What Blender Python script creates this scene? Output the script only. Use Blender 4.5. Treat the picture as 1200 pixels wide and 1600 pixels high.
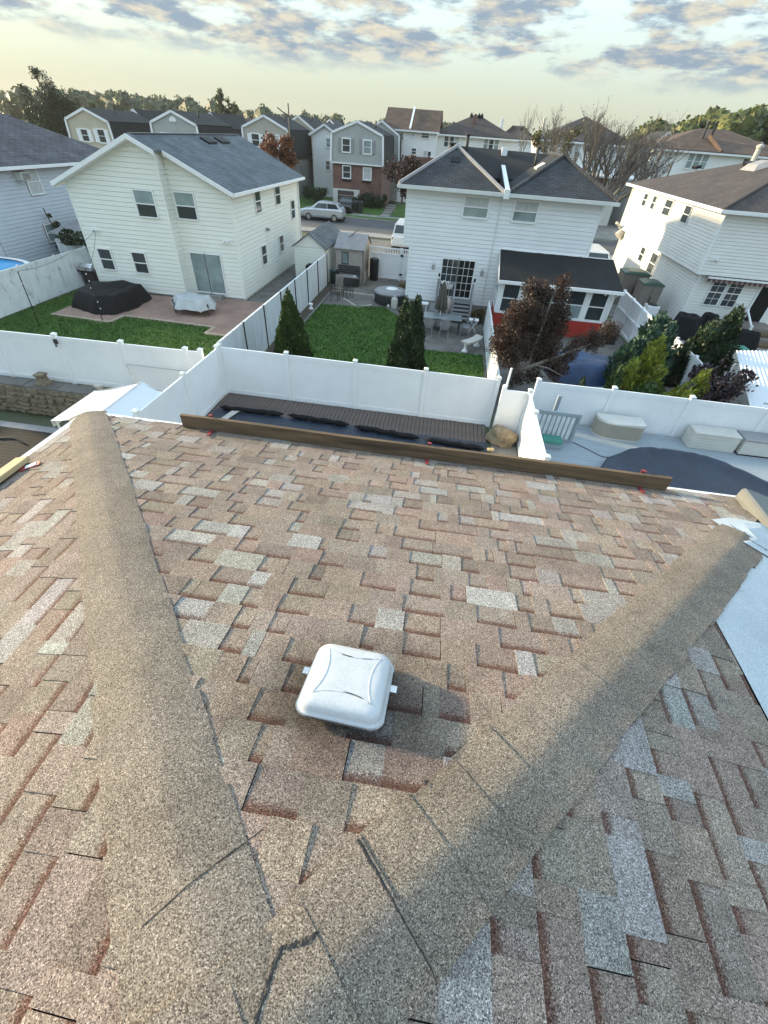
import bpy, bmesh, math, random
import numpy as np
from mathutils import Vector, Matrix
for o in list(bpy.data.objects): bpy.data.objects.remove(o)
SC = bpy.context.scene
COL = SC.collection
PI = math.pi
# ------------------------------------------------------------------ camera
H = 7.75
cd = bpy.data.cameras.new('camera'); cam = bpy.data.objects.new('camera', cd); COL.objects.link(cam)
cd.sensor_fit = 'HORIZONTAL'; cd.sensor_width = 36.0; cd.lens = 36.0*663.93/1200.0
cd.clip_start = 0.05; cd.clip_end = 3000
_p, _r, _y = math.radians(41.7755), math.radians(4.4329), math.radians(-5.3948)
fw = Vector((math.sin(_y)*math.cos(_p), math.cos(_y)*math.cos(_p), -math.sin(_p)))
rt = Vector((math.cos(_y), -math.sin(_y), 0)); up = rt.cross(fw)
r2 = math.cos(_r)*rt + math.sin(_r)*up; u2 = -math.sin(_r)*rt + math.cos(_r)*up
cam.matrix_world = Matrix(((r2.x, u2.x, -fw.x, 0), (r2.y, u2.y, -fw.y, 0), (r2.z, u2.z, -fw.z, H), (0, 0, 0, 1)))
SC.camera = cam
SC.render.resolution_x, SC.render.resolution_y = 768, 1024
SC.render.engine = 'CYCLES'
vs = SC.view_settings
vs.view_transform = 'Standard'; vs.look = 'None'; vs.gamma = 1; vs.use_curve_mapping = False
vs.exposure = 1.7
# ------------------------------------------------------------------ sun and sky
SUN_AZ, SUN_EL = math.radians(-76), math.radians(13.0)      # azimuth from +Y towards +X
sdir = Vector((math.sin(SUN_AZ)*math.cos(SUN_EL), math.cos(SUN_AZ)*math.cos(SUN_EL), math.sin(SUN_EL)))
sl = bpy.data.lights.new('sun', 'SUN'); sl.energy = 3.1; sl.angle = math.radians(4.0); sl.color = (1.0, .80, .50)
so = bpy.data.objects.new('sun', sl); COL.objects.link(so); so.rotation_euler = sdir.to_track_quat('Z', 'Y').to_euler()
so.location = (-60, 20, 40)
W = bpy.data.worlds.new('World'); SC.world = W; W.use_nodes = True
def sky_world():
    nt = W.node_tree; N = nt.nodes; L = nt.links; N.clear()
    def nd(t, **k):
        n = N.new(t)
        for a, b in k.items(): setattr(n, a, b)
        return n
    def mth(op, a, b=None, c=None, clamp=False):
        n = nd('ShaderNodeMath', operation=op, use_clamp=clamp)
        for i, v in enumerate((a, b, c)):
            if v is None: continue
            if hasattr(v, 'is_linked'): L.new(v, n.inputs[i])
            else: n.inputs[i].default_value = v
        return n.outputs[0]
    sk = nd('ShaderNodeTexSky', sky_type='NISHITA', sun_disc=False)
    sk.sun_elevation = SUN_EL; sk.sun_rotation = SUN_AZ; sk.altitude = 0
    sk.air_density = 1.3; sk.dust_density = .45; sk.ozone_density = 1.4
    tc = nd('ShaderNodeTexCoord'); sp = nd('ShaderNodeSeparateXYZ'); L.new(tc.outputs['Generated'], sp.inputs[0])
    z = sp.outputs[2]
    # cloud layer: direction flattened into long streaks
    mp = nd('ShaderNodeMapping'); L.new(tc.outputs['Generated'], mp.inputs[0]); mp.inputs['Scale'].default_value = (1, 1, 3.8)
    n1 = nd('ShaderNodeTexNoise'); L.new(mp.outputs[0], n1.inputs['Vector']); n1.inputs['Scale'].default_value = 9.5; n1.inputs['Detail'].default_value = 9; n1.inputs['Roughness'].default_value = .62
    n2 = nd('ShaderNodeTexNoise'); L.new(mp.outputs[0], n2.inputs['Vector']); n2.inputs['Scale'].default_value = 2.6; n2.inputs['Detail'].default_value = 3
    n3 = nd('ShaderNodeTexNoise'); L.new(mp.outputs[0], n3.inputs['Vector']); n3.inputs['Scale'].default_value = 22; n3.inputs['Detail'].default_value = 7; n3.inputs['Roughness'].default_value = .6
    low = mth('MULTIPLY_ADD', n2.outputs[0], .05, z)                       # wavy lower edge of the cloud deck
    low = mth('MULTIPLY_ADD', n1.outputs[0], .05, low)
    edge = nd('ShaderNodeMapRange', interpolation_type='SMOOTHSTEP'); L.new(low, edge.inputs[0])
    edge.inputs[1].default_value = .116; edge.inputs[2].default_value = .150
    dens = mth('MULTIPLY_ADD', n2.outputs[0], .55, n1.outputs[0]); dens = mth('MULTIPLY_ADD', z, -.55, dens)     # clouds close up towards the horizon
    cov = nd('ShaderNodeMapRange', interpolation_type='SMOOTHSTEP'); L.new(dens, cov.inputs[0])
    cov.inputs[1].default_value = .59; cov.inputs[2].default_value = .74
    mask = mth('MULTIPLY', edge.outputs[0], cov.outputs[0]); mask = mth('MULTIPLY', mask, .93)
    lit = nd('ShaderNodeMapRange'); L.new(n3.outputs[0], lit.inputs[0]); lit.inputs[1].default_value = .43; lit.inputs[2].default_value = .62
    cr = nd('ShaderNodeMix', data_type='RGBA'); L.new(lit.outputs[0], cr.inputs['Factor'])
    cr.inputs['A'].default_value = (.70, .92, 1.18, 1); cr.inputs['B'].default_value = (1.85, 1.72, 1.38, 1)
    # a high thin veil evens out the sky behind the clouds
    vc = nd('ShaderNodeMix', data_type='RGBA'); vc.inputs['Factor'].default_value = .60
    L.new(sk.outputs[0], vc.inputs['A']); vc.inputs['B'].default_value = (3.0, 3.85, 4.5, 1)
    hz = nd('ShaderNodeMapRange', interpolation_type='SMOOTHSTEP'); L.new(z, hz.inputs[0]); hz.inputs[1].default_value = -.02; hz.inputs[2].default_value = .34; hz.inputs[3].default_value = .88; hz.inputs[4].default_value = 0
    hv = nd('ShaderNodeMix', data_type='RGBA'); L.new(hz.outputs[0], hv.inputs['Factor']); L.new(vc.outputs['Result'], hv.inputs['A']); hv.inputs['B'].default_value = (1.12, 1.18, .86, 1); vc = hv
    mx = nd('ShaderNodeMix', data_type='RGBA'); L.new(mask, mx.inputs['Factor']); L.new(vc.outputs['Result'], mx.inputs['A']); L.new(cr.outputs['Result'], mx.inputs['B'])
    bg = nd('ShaderNodeBackground'); bg.inputs[1].default_value = .135; L.new(mx.outputs['Result'], bg.inputs[0])
    out = nd('ShaderNodeOutputWorld'); L.new(bg.outputs[0], out.inputs[0])
sky_world()

# ------------------------------------------------------------------ helpers
random.seed(7); RNG = np.random.default_rng(11)
U = random.uniform
class MB:
    def __init__(s): s.v = []; s.f = []; s.c = None
    def add(s, vs, fs):
        b = len(s.v); s.v += [tuple(p) for p in vs]; s.f += [tuple(i+b for i in f) for f in fs]; return s
    def bx(s, x0, x1, y0, y1, z0, z1):
        return s.add([(x0,y0,z0),(x1,y0,z0),(x1,y1,z0),(x0,y1,z0),(x0,y0,z1),(x1,y0,z1),(x1,y1,z1),(x0,y1,z1)],
                     [(0,3,2,1),(4,5,6,7),(0,1,5,4),(1,2,6,5),(2,3,7,6),(3,0,4,7)])
    def box(s, c, d, rz=0, tilt=None):
        M = Matrix.Rotation(rz, 3, 'Z')
        if tilt: M = M @ Matrix.Rotation(tilt[0], 3, 'X') @ Matrix.Rotation(tilt[1], 3, 'Y')
        vs = [Vector(c) + M @ Vector((sx*d[0]/2, sy*d[1]/2, sz*d[2]/2)) for sz in (-1,1) for sx, sy in ((-1,-1),(1,-1),(1,1),(-1,1))]
        return s.add(vs, [(0,3,2,1),(4,5,6,7),(0,1,5,4),(1,2,6,5),(2,3,7,6),(3,0,4,7)])
    def bar(s, a, b, w, h=None):
        a, b = Vector(a), Vector(b); h = h or w; d = (b-a).normalized()
        u = d.cross(Vector((0,0,1))); u = u.normalized() if u.length > 1e-3 else Vector((1,0,0)); n = u.cross(d)
        vs = [p + u*(i*w/2) + n*(j*h/2) for p in (a, b) for i, j in ((-1,-1),(1,-1),(1,1),(-1,1))]
        return s.add(vs, [(0,3,2,1),(4,5,6,7),(0,1,5,4),(1,2,6,5),(2,3,7,6),(3,0,4,7)])
    def slab(s, pts, off):                      # polygon extruded along the vector off
        n = len(pts); o = Vector(off); vs = [Vector(p) for p in pts] + [Vector(p)+o for p in pts]
        return s.add(vs, [tuple(range(n)), tuple(range(2*n-1, n-1, -1))] + [(i, (i+1) % n, n+(i+1) % n, n+i) for i in range(n)])
    def poly(s, pts): return s.add(pts, [tuple(range(len(pts)))])
    def tube(s, pts, rs, n=6, cap=True):
        pts = [Vector(p) for p in pts]; rs = rs if isinstance(rs, (list, tuple)) else [rs]*len(pts); vs = []
        for i, p in enumerate(pts):
            d = (pts[min(i+1, len(pts)-1)] - pts[max(i-1, 0)]).normalized()
            u = d.cross(Vector((.13, .31, 1))); u = u.normalized() if u.length > 1e-4 else Vector((1,0,0)); w = d.cross(u)
            vs += [p + (u*math.cos(2*PI*k/n) + w*math.sin(2*PI*k/n))*rs[i] for k in range(n)]
        fs = [(i*n+k, i*n+(k+1) % n, (i+1)*n+(k+1) % n, (i+1)*n+k) for i in range(len(pts)-1) for k in range(n)]
        if cap: fs += [tuple(range(n-1, -1, -1)), tuple(range((len(pts)-1)*n, len(pts)*n))]
        return s.add(vs, fs)
    def lathe(s, c, prof, n=20, cap=True):                # prof: (radius, z)
        vs = [(c[0]+r*math.cos(2*PI*k/n), c[1]+r*math.sin(2*PI*k/n), c[2]+z) for r, z in prof for k in range(n)]
        m = len(prof); fs = [(i*n+k, i*n+(k+1) % n, (i+1)*n+(k+1) % n, (i+1)*n+k) for i in range(m-1) for k in range(n)]
        if cap: fs += [tuple(range(n-1, -1, -1)), tuple(range((m-1)*n, m*n))]
        return s.add(vs, fs)
    def rings(s, rings, closed=True, caps=True):
        n = len(rings[0]); vs = [p for r in rings for p in r]; m = n if closed else n-1
        fs = [(i*n+k, i*n+(k+1) % n, (i+1)*n+(k+1) % n, (i+1)*n+k) for i in range(len(rings)-1) for k in range(m)]
        if caps: fs += [tuple(range(n-1, -1, -1)), tuple(range((len(rings)-1)*n, len(rings)*n))]
        return s.add(vs, fs)
def wloc(o):
    v = Vector((0,0,0))
    while o: v = v + o.location; o = o.parent
    return v
def put(mb, name, mat, parent=None, world=True, smooth=False, bevel=0):
    me = bpy.data.meshes.new(name); sh = wloc(parent) if (parent and world) else Vector((0,0,0))
    me.from_pydata([(p[0]-sh.x, p[1]-sh.y, p[2]-sh.z) for p in mb.v], [], mb.f)
    o = bpy.data.objects.new(name, me); COL.objects.link(o); me.materials.append(mat)
    if smooth: me.shade_smooth()
    if bevel:
        m = o.modifiers.new('bevel', 'BEVEL'); m.width = bevel; m.segments = 2; m.limit_method = 'ANGLE'
    if parent: o.parent = parent
    return o
def tag(o, label=None, cat=None, group=None, kind=None):
    if label: o['label'] = label
    if cat: o['category'] = cat
    if group: o['group'] = group
    if kind: o['kind'] = kind
    return o
def thing(name, label, cat, loc=(0,0,0), group=None, rz=0):
    o = bpy.data.objects.new(name, None); COL.objects.link(o); o.location = loc; o.rotation_euler = (0,0,rz); o.empty_display_size = .2
    return tag(o, label, cat, group)
def struct(mb, name, mat, parent=None, **k):
    o = put(mb, name, mat, parent, **k)
    if not parent: o['kind'] = 'structure'
    return o
def copy_tree(o, parent=None):
    c = o.copy(); COL.objects.link(c); c.parent = parent
    for ch in list(o.children): copy_tree(ch, c)
    return c

# ------------------------------------------------------------------ materials
def mat(name, col, rough=.6, var=.12, scale=3.0, bump=0.0, bscale=60, col2=None, c2scale=1.2, c2lo=.45, c2hi=.65, metal=0, spec=.5, stretch=None, coat=0, fine=0, fscale=200):
    m = bpy.data.materials.new(name); m.use_nodes = True; nt = m.node_tree; N = nt.nodes; L = nt.links
    b = N['Principled BSDF']; b.inputs['Roughness'].default_value = rough; b.inputs['Metallic'].default_value = metal
    b.inputs['Specular IOR Level'].default_value = spec
    if coat: b.inputs['Coat Weight'].default_value = coat
    tc = N.new('ShaderNodeTexCoord'); vec = tc.outputs['Object']
    if stretch:
        mp = N.new('ShaderNodeMapping'); mp.inputs['Scale'].default_value = stretch; L.new(vec, mp.inputs[0]); vec = mp.outputs[0]
    nz = N.new('ShaderNodeTexNoise'); nz.inputs['Scale'].default_value = scale; nz.inputs['Detail'].default_value = 5; L.new(vec, nz.inputs['Vector'])
    mr = N.new('ShaderNodeMapRange'); mr.inputs[1].default_value = .3; mr.inputs[2].default_value = .7; mr.inputs[3].default_value = 1-var; mr.inputs[4].default_value = 1+var
    L.new(nz.outputs[0], mr.inputs[0])
    mu = N.new('ShaderNodeMix'); mu.data_type = 'RGBA'; mu.blend_type = 'MULTIPLY'; mu.inputs['Factor'].default_value = 1
    mu.inputs['A'].default_value = (*col, 1); L.new(mr.outputs[0], mu.inputs['B']); c = mu.outputs['Result']
    if col2:
        n2 = N.new('ShaderNodeTexNoise'); n2.inputs['Scale'].default_value = c2scale; n2.inputs['Detail'].default_value = 6; n2.inputs['Roughness'].default_value = .65; L.new(vec, n2.inputs['Vector'])
        m2 = N.new('ShaderNodeMapRange'); m2.inputs[1].default_value = c2lo; m2.inputs[2].default_value = c2hi; L.new(n2.outputs[0], m2.inputs[0])
        mx = N.new('ShaderNodeMix'); mx.data_type = 'RGBA'; L.new(m2.outputs[0], mx.inputs['Factor']); L.new(c, mx.inputs['A']); mx.inputs['B'].default_value = (*col2, 1); c = mx.outputs['Result']
    if fine:
        n3 = N.new('ShaderNodeTexNoise'); n3.inputs['Scale'].default_value = fscale; n3.inputs['Detail'].default_value = 2; L.new(tc.outputs['Object'], n3.inputs['Vector'])
        m3 = N.new('ShaderNodeMapRange'); m3.inputs[1].default_value = .3; m3.inputs[2].default_value = .7; m3.inputs[3].default_value = 1-fine; m3.inputs[4].default_value = 1+fine; L.new(n3.outputs[0], m3.inputs[0])
        mx = N.new('ShaderNodeMix'); mx.data_type = 'RGBA'; mx.blend_type = 'MULTIPLY'; mx.inputs['Factor'].default_value = 1; L.new(c, mx.inputs['A']); L.new(m3.outputs[0], mx.inputs['B']); c = mx.outputs['Result']
    L.new(c, b.inputs['Base Color'])
    if bump:
        nb = N.new('ShaderNodeTexNoise'); nb.inputs['Scale'].default_value = bscale; nb.inputs['Detail'].default_value = 4; L.new(vec, nb.inputs['Vector'])
        bp = N.new('ShaderNodeBump'); bp.inputs['Strength'].default_value = bump; bp.inputs['Distance'].default_value = .02; L.new(nb.outputs[0], bp.inputs['Height']); L.new(bp.outputs[0], b.inputs['Normal'])
    return m
def brickmat(name, c1, c2, mortar, bw, rh, axis='XZ', rough=.85, msize=.02, bump=.4, var=.25, offset=.5):
    m = bpy.data.materials.new(name); m.use_nodes = True; nt = m.node_tree; N = nt.nodes; L = nt.links; b = N['Principled BSDF']; b.inputs['Roughness'].default_value = rough
    tc = N.new('ShaderNodeTexCoord'); sp = N.new('ShaderNodeSeparateXYZ'); L.new(tc.outputs['Object'], sp.inputs[0]); cb = N.new('ShaderNodeCombineXYZ')
    for i, a in enumerate(axis): L.new(sp.outputs['XYZ'.index(a)], cb.inputs[i])
    bt = N.new('ShaderNodeTexBrick'); L.new(cb.outputs[0], bt.inputs['Vector']); bt.offset = offset
    bt.inputs['Scale'].default_value = 1; bt.inputs['Brick Width'].default_value = bw; bt.inputs['Row Height'].default_value = rh; bt.inputs['Mortar Size'].default_value = msize*rh; bt.inputs['Bias'].default_value = 0
    bt.inputs['Color1'].default_value = (*c1, 1); bt.inputs['Color2'].default_value = (*c2, 1); bt.inputs['Mortar'].default_value = (*mortar, 1)
    nz = N.new('ShaderNodeTexNoise'); nz.inputs['Scale'].default_value = 1.1; nz.inputs['Detail'].default_value = 6; L.new(tc.outputs['Object'], nz.inputs['Vector'])
    mr = N.new('ShaderNodeMapRange'); mr.inputs[1].default_value = .3; mr.inputs[2].default_value = .7; mr.inputs[3].default_value = 1-var; mr.inputs[4].default_value = 1+var; L.new(nz.outputs[0], mr.inputs[0])
    mu = N.new('ShaderNodeMix'); mu.data_type = 'RGBA'; mu.blend_type = 'MULTIPLY'; mu.inputs['Factor'].default_value = 1; L.new(bt.outputs[0], mu.inputs['A']); L.new(mr.outputs[0], mu.inputs['B'])
    L.new(mu.outputs['Result'], b.inputs['Base Color'])
    bp = N.new('ShaderNodeBump'); bp.inputs['Strength'].default_value = bump; bp.inputs['Distance'].default_value = .01; bp.invert = True; L.new(bt.outputs['Fac'], bp.inputs['Height']); L.new(bp.outputs[0], b.inputs['Normal'])
    return m
def leafmat(name, cols, rough=.55, trans=.25):
    m = bpy.data.materials.new(name); m.use_nodes = True; nt = m.node_tree; N = nt.nodes; L = nt.links; b = N['Principled BSDF']; b.inputs['Roughness'].default_value = rough
    ge = N.new('ShaderNodeNewGeometry'); cr = N.new('ShaderNodeValToRGB'); L.new(ge.outputs['Random Per Island'], cr.inputs[0])
    e = cr.color_ramp.elements
    while len(e) < len(cols): e.new(.5)
    for i, c in enumerate(cols): e[i].position = i/(len(cols)-1); e[i].color = (*c, 1)
    tc = N.new('ShaderNodeTexCoord'); nz = N.new('ShaderNodeTexNoise'); nz.inputs['Scale'].default_value = 1.6; L.new(tc.outputs['Object'], nz.inputs['Vector'])
    mr = N.new('ShaderNodeMapRange'); mr.inputs[1].default_value = .35; mr.inputs[2].default_value = .65; mr.inputs[3].default_value = .65; mr.inputs[4].default_value = 1.3; L.new(nz.outputs[0], mr.inputs[0])
    mu = N.new('ShaderNodeMix'); mu.data_type = 'RGBA'; mu.blend_type = 'MULTIPLY'; mu.inputs['Factor'].default_value = 1; L.new(cr.outputs[0], mu.inputs['A']); L.new(mr.outputs[0], mu.inputs['B'])
    L.new(mu.outputs['Result'], b.inputs['Base Color'])
    tr = N.new('ShaderNodeBsdfTranslucent'); L.new(mu.outputs['Result'], tr.inputs[0]); ms = N.new('ShaderNodeMixShader'); ms.inputs[0].default_value = trans
    L.new(b.outputs[0], ms.inputs[1]); L.new(tr.outputs[0], ms.inputs[2]); L.new(ms.outputs[0], N['Material Output'].inputs[0])
    return m
def glassmat(name, col, rough=.06):
    m = mat(name, col, rough, .25, 1.5, spec=.6); return m
M = {}
M['vinyl'] = mat('vinyl', (.78,.80,.82), .42, .03, 2, col2=(.66,.70,.72), c2scale=.8, c2lo=.5, c2hi=.95)
M['vinyl_cap'] = mat('vinyl_cap', (.80,.79,.70), .4, .05, 6)
M['old_white'] = mat('old_white', (.66,.69,.70), .75, .08, 3, col2=(.16,.18,.17), c2scale=3.2, c2lo=.56, c2hi=.76, stretch=(1,1,.45))
M['grey_ply'] = mat('grey_ply', (.56,.60,.63), .75, .10, 3, col2=(.36,.40,.42), c2scale=3.5, c2lo=.52, c2hi=.8, stretch=(2,2,.2))
M['trim'] = mat('trim', (.76,.77,.77), .45, .03, 3)
M['gutter'] = mat('gutter', (.62,.64,.62), .45, .08, 2)
M['cream'] = mat('cream', (.76,.775,.715), .55, .04, 1.2, col2=(.67,.69,.63), c2scale=.6, c2lo=.5, c2hi=.9)
M['h2white'] = mat('h2white', (.76,.78,.79), .55, .03, 1.0)
M['h3white'] = mat('h3white', (.74,.735,.70), .55, .04, 1.0)
M['bluegrey'] = mat('bluegrey', (.50,.545,.60), .6, .06, 1.0)
M['farwhite'] = mat('farwhite', (.74,.75,.74), .6, .05, .8)
M['beige'] = mat('beige', (.47,.42,.32), .7, .06, 1)
M['tan'] = mat('tan', (.40,.37,.32), .7, .06, 1)
M['greysid'] = mat('greysid', (.34,.36,.35), .7, .06, 1)
M['roof_grey'] = brickmat('roof_grey', (.085,.10,.115), (.12,.135,.15), (.05,.06,.07), .33, .14, 'YX', msize=.12, var=.3)
M['roof_dark'] = brickmat('roof_dark', (.030,.033,.038), (.05,.055,.062), (.016,.017,.02), .33, .14, 'XY', msize=.14, var=.35)
M['roof_black'] = mat('roof_black', (.011,.012,.0135), .9, .3, 1.5, bump=.3, bscale=80, fine=.3, fscale=60)
M['roof_brown'] = brickmat('roof_brown', (.046,.035,.032), (.070,.053,.048), (.025,.019,.018), .33, .14, 'YX', msize=.12, var=.3)
M['roof_rust'] = brickmat('roof_rust', (.085,.052,.035), (.12,.075,.05), (.05,.03,.02), .33, .16, 'XY', msize=.12, var=.3)
M['roof_purple'] = brickmat('roof_purple', (.062,.058,.070), (.10,.092,.105), (.035,.033,.04), .5, .17, 'YX', msize=.14, var=.4)
M['roof_light'] = mat('roof_light', (.30,.31,.32), .7, .15, 2, col2=(.18,.18,.19), c2scale=2)
M['brick'] = brickmat('brick', (.16,.052,.036), (.11,.035,.026), (.2,.16,.14), .2, .07, 'XZ', msize=.15)
M['red'] = mat('red', (.36,.030,.020), .55, .08, 2)
M['glass'] = glassmat('glass', (.035,.045,.05)); M['glass2'] = glassmat('glass2', (.22,.28,.28), .12); M['curtain'] = mat('curtain', (.45,.47,.47), .4, .2, 9, stretch=(3,3,.3))
M['dark'] = mat('dark', (.007,.007,.008), .6, .2, 4, spec=.25); M['black_plastic'] = mat('black_plastic', (.015,.015,.017), .45, .15, 6)
M['darkmetal'] = mat('darkmetal', (.04,.042,.045), .45, .2, 8, metal=.4); M['steel'] = mat('steel', (.55,.56,.57), .3, .15, 8, metal=.9)
M['galv'] = mat('galv', (.42,.43,.42), .45, .2, 6, metal=.7); M['blackpipe'] = mat('blackpipe', (.03,.03,.032), .6, .2, 5)
M['concrete'] = mat('concrete', (.27,.26,.24), .9, .14, 1.4, bump=.2, bscale=40, col2=(.19,.18,.165), c2scale=.8)
M['concrete_dark'] = mat('concrete_dark', (.14,.135,.125), .9, .2, 1.4, bump=.2, bscale=40, col2=(.09,.085,.08), c2scale=1.2)
M['asphalt'] = mat('asphalt', (.075,.076,.08), .9, .15, .8, bump=.2, bscale=120, fine=.2, fscale=60)
M['grass'] = mat('grass', (.040,.100,.009), .9, .25, 1.3, bump=.8, bscale=60, col2=(.058,.125,.011), c2scale=.7, fine=.5, fscale=35)
M['soil'] = mat('soil', (.06,.045,.035), .95, .3, 5, bump=.5, bscale=30)
M['pavers'] = brickmat('pavers', (.33,.20,.155), (.26,.17,.135), (.17,.125,.105), .2, .1, 'XY', msize=.1, var=.2)
M['paver_edge'] = mat('paver_edge', (.36,.29,.22), .9, .15, 5, bump=.2)
M['plank_wood'] = mat('plank_wood', (.135,.088,.048), .85, .3, 4, bump=.3, bscale=30, col2=(.055,.036,.022), c2scale=2.2, c2lo=.48, c2hi=.68, stretch=(.5,4,6))
M['grey_wood'] = mat('grey_wood', (.15,.155,.145), .8, .2, 4, bump=.3, bscale=30, stretch=(4,.5,4))
M['new_wood'] = mat('new_wood', (.42,.32,.17), .8, .15, 4, bump=.2, stretch=(4,.5,4))
M['deck_brown'] = mat('deck_brown', (.105,.080,.070), .75, .22, 2.5, bump=.2, bscale=40, stretch=(6,.8,2))
M['deck_grey'] = mat('deck_grey', (.27,.31,.34), .6, .08, 2.5, bump=.1, stretch=(.6,5,2))
M['deck_dark'] = mat('deck_dark', (.012,.013,.0135), .7, .25, 2.5, spec=.2)
M['navy'] = mat('navy', (.006,.013,.034), .5, .3, 2.5, bump=.9, bscale=5, stretch=(1,1,1))
M['black_cloth'] = mat('black_cloth', (.006,.0065,.009), .7, .2, 3, bump=.6, bscale=4, spec=.2)
M['poolliner'] = mat('poolliner', (.016,.026,.044), .38, .3, 6, bump=.6, bscale=14, stretch=(3,.4,1))
M['grey_cloth'] = mat('grey_cloth', (.40,.42,.43), .6, .12, 3, bump=.5, bscale=5)
M['tarp_white'] = mat('tarp_white', (.62,.65,.68), .35, .03, 1, bump=.15, bscale=2)
M['bluetarp'] = mat('bluetarp', (.016,.045,.12), .5, .25, 2, bump=.6, bscale=4); M['paletarp'] = mat('paletarp', (.16,.23,.30), .5, .2, 2, bump=.6, bscale=4)
M['resin'] = mat('resin', (.55,.54,.50), .6, .05, 3); M['resin_tan'] = mat('resin_tan', (.30,.28,.23), .6, .06, 3); M['resin_brown'] = mat('resin_brown', (.20,.17,.15), .6, .08, 3)
M['teal'] = mat('teal', (.05,.22,.17), .5, .1, 4); M['darkgreen'] = mat('darkgreen', (.03,.07,.055), .5, .1, 4)
M['stone'] = mat('stone', (.20,.165,.115), .95, .3, 5, bump=.8, bscale=12, col2=(.10,.085,.06), c2scale=4); M['boulder'] = mat('boulder', (.22,.175,.115), .9, .25, 4, bump=1, bscale=8, col2=(.17,.13,.08), c2scale=5)
M['statue'] = mat('statue', (.46,.44,.40), .85, .15, 10, bump=.2); M['shedwood'] = mat('shedwood', (.36,.33,.30), .75, .08, 3); M['shedroof'] = mat('shedroof', (.24,.24,.25), .7, .12, 3)
M['rubber'] = mat('rubber', (.012,.012,.012), .8, .1, 9); M['silver'] = mat('silver', (.50,.53,.56), .3, .03, 2, metal=.6, coat=.5); M['carwhite'] = mat('carwhite', (.78,.79,.80), .3, .02, 2, coat=.6); M['carblack'] = mat('carblack', (.015,.015,.017), .25, .05, 2, coat=.6)
M['redplastic'] = mat('redplastic', (.22,.025,.03), .6, .1, 9); M['tail'] = mat('tail', (.30,.01,.01), .25, .05, 9)
M['bark'] = mat('bark', (.075,.055,.042), .95, .25, 8, bump=.6, bscale=20); M['greybark'] = mat('greybark', (.15,.13,.11), .95, .2, 8, bump=.5, bscale=20)
M['garage'] = mat('garage', (.055,.040,.038), .6, .06, 3); M['awning'] = None
M['purple'] = mat('purple', (.16,.07,.22), .7, .05, 2); M['bin_green'] = mat('bin_green', (.02,.045,.045), .5, .1, 5)
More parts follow.
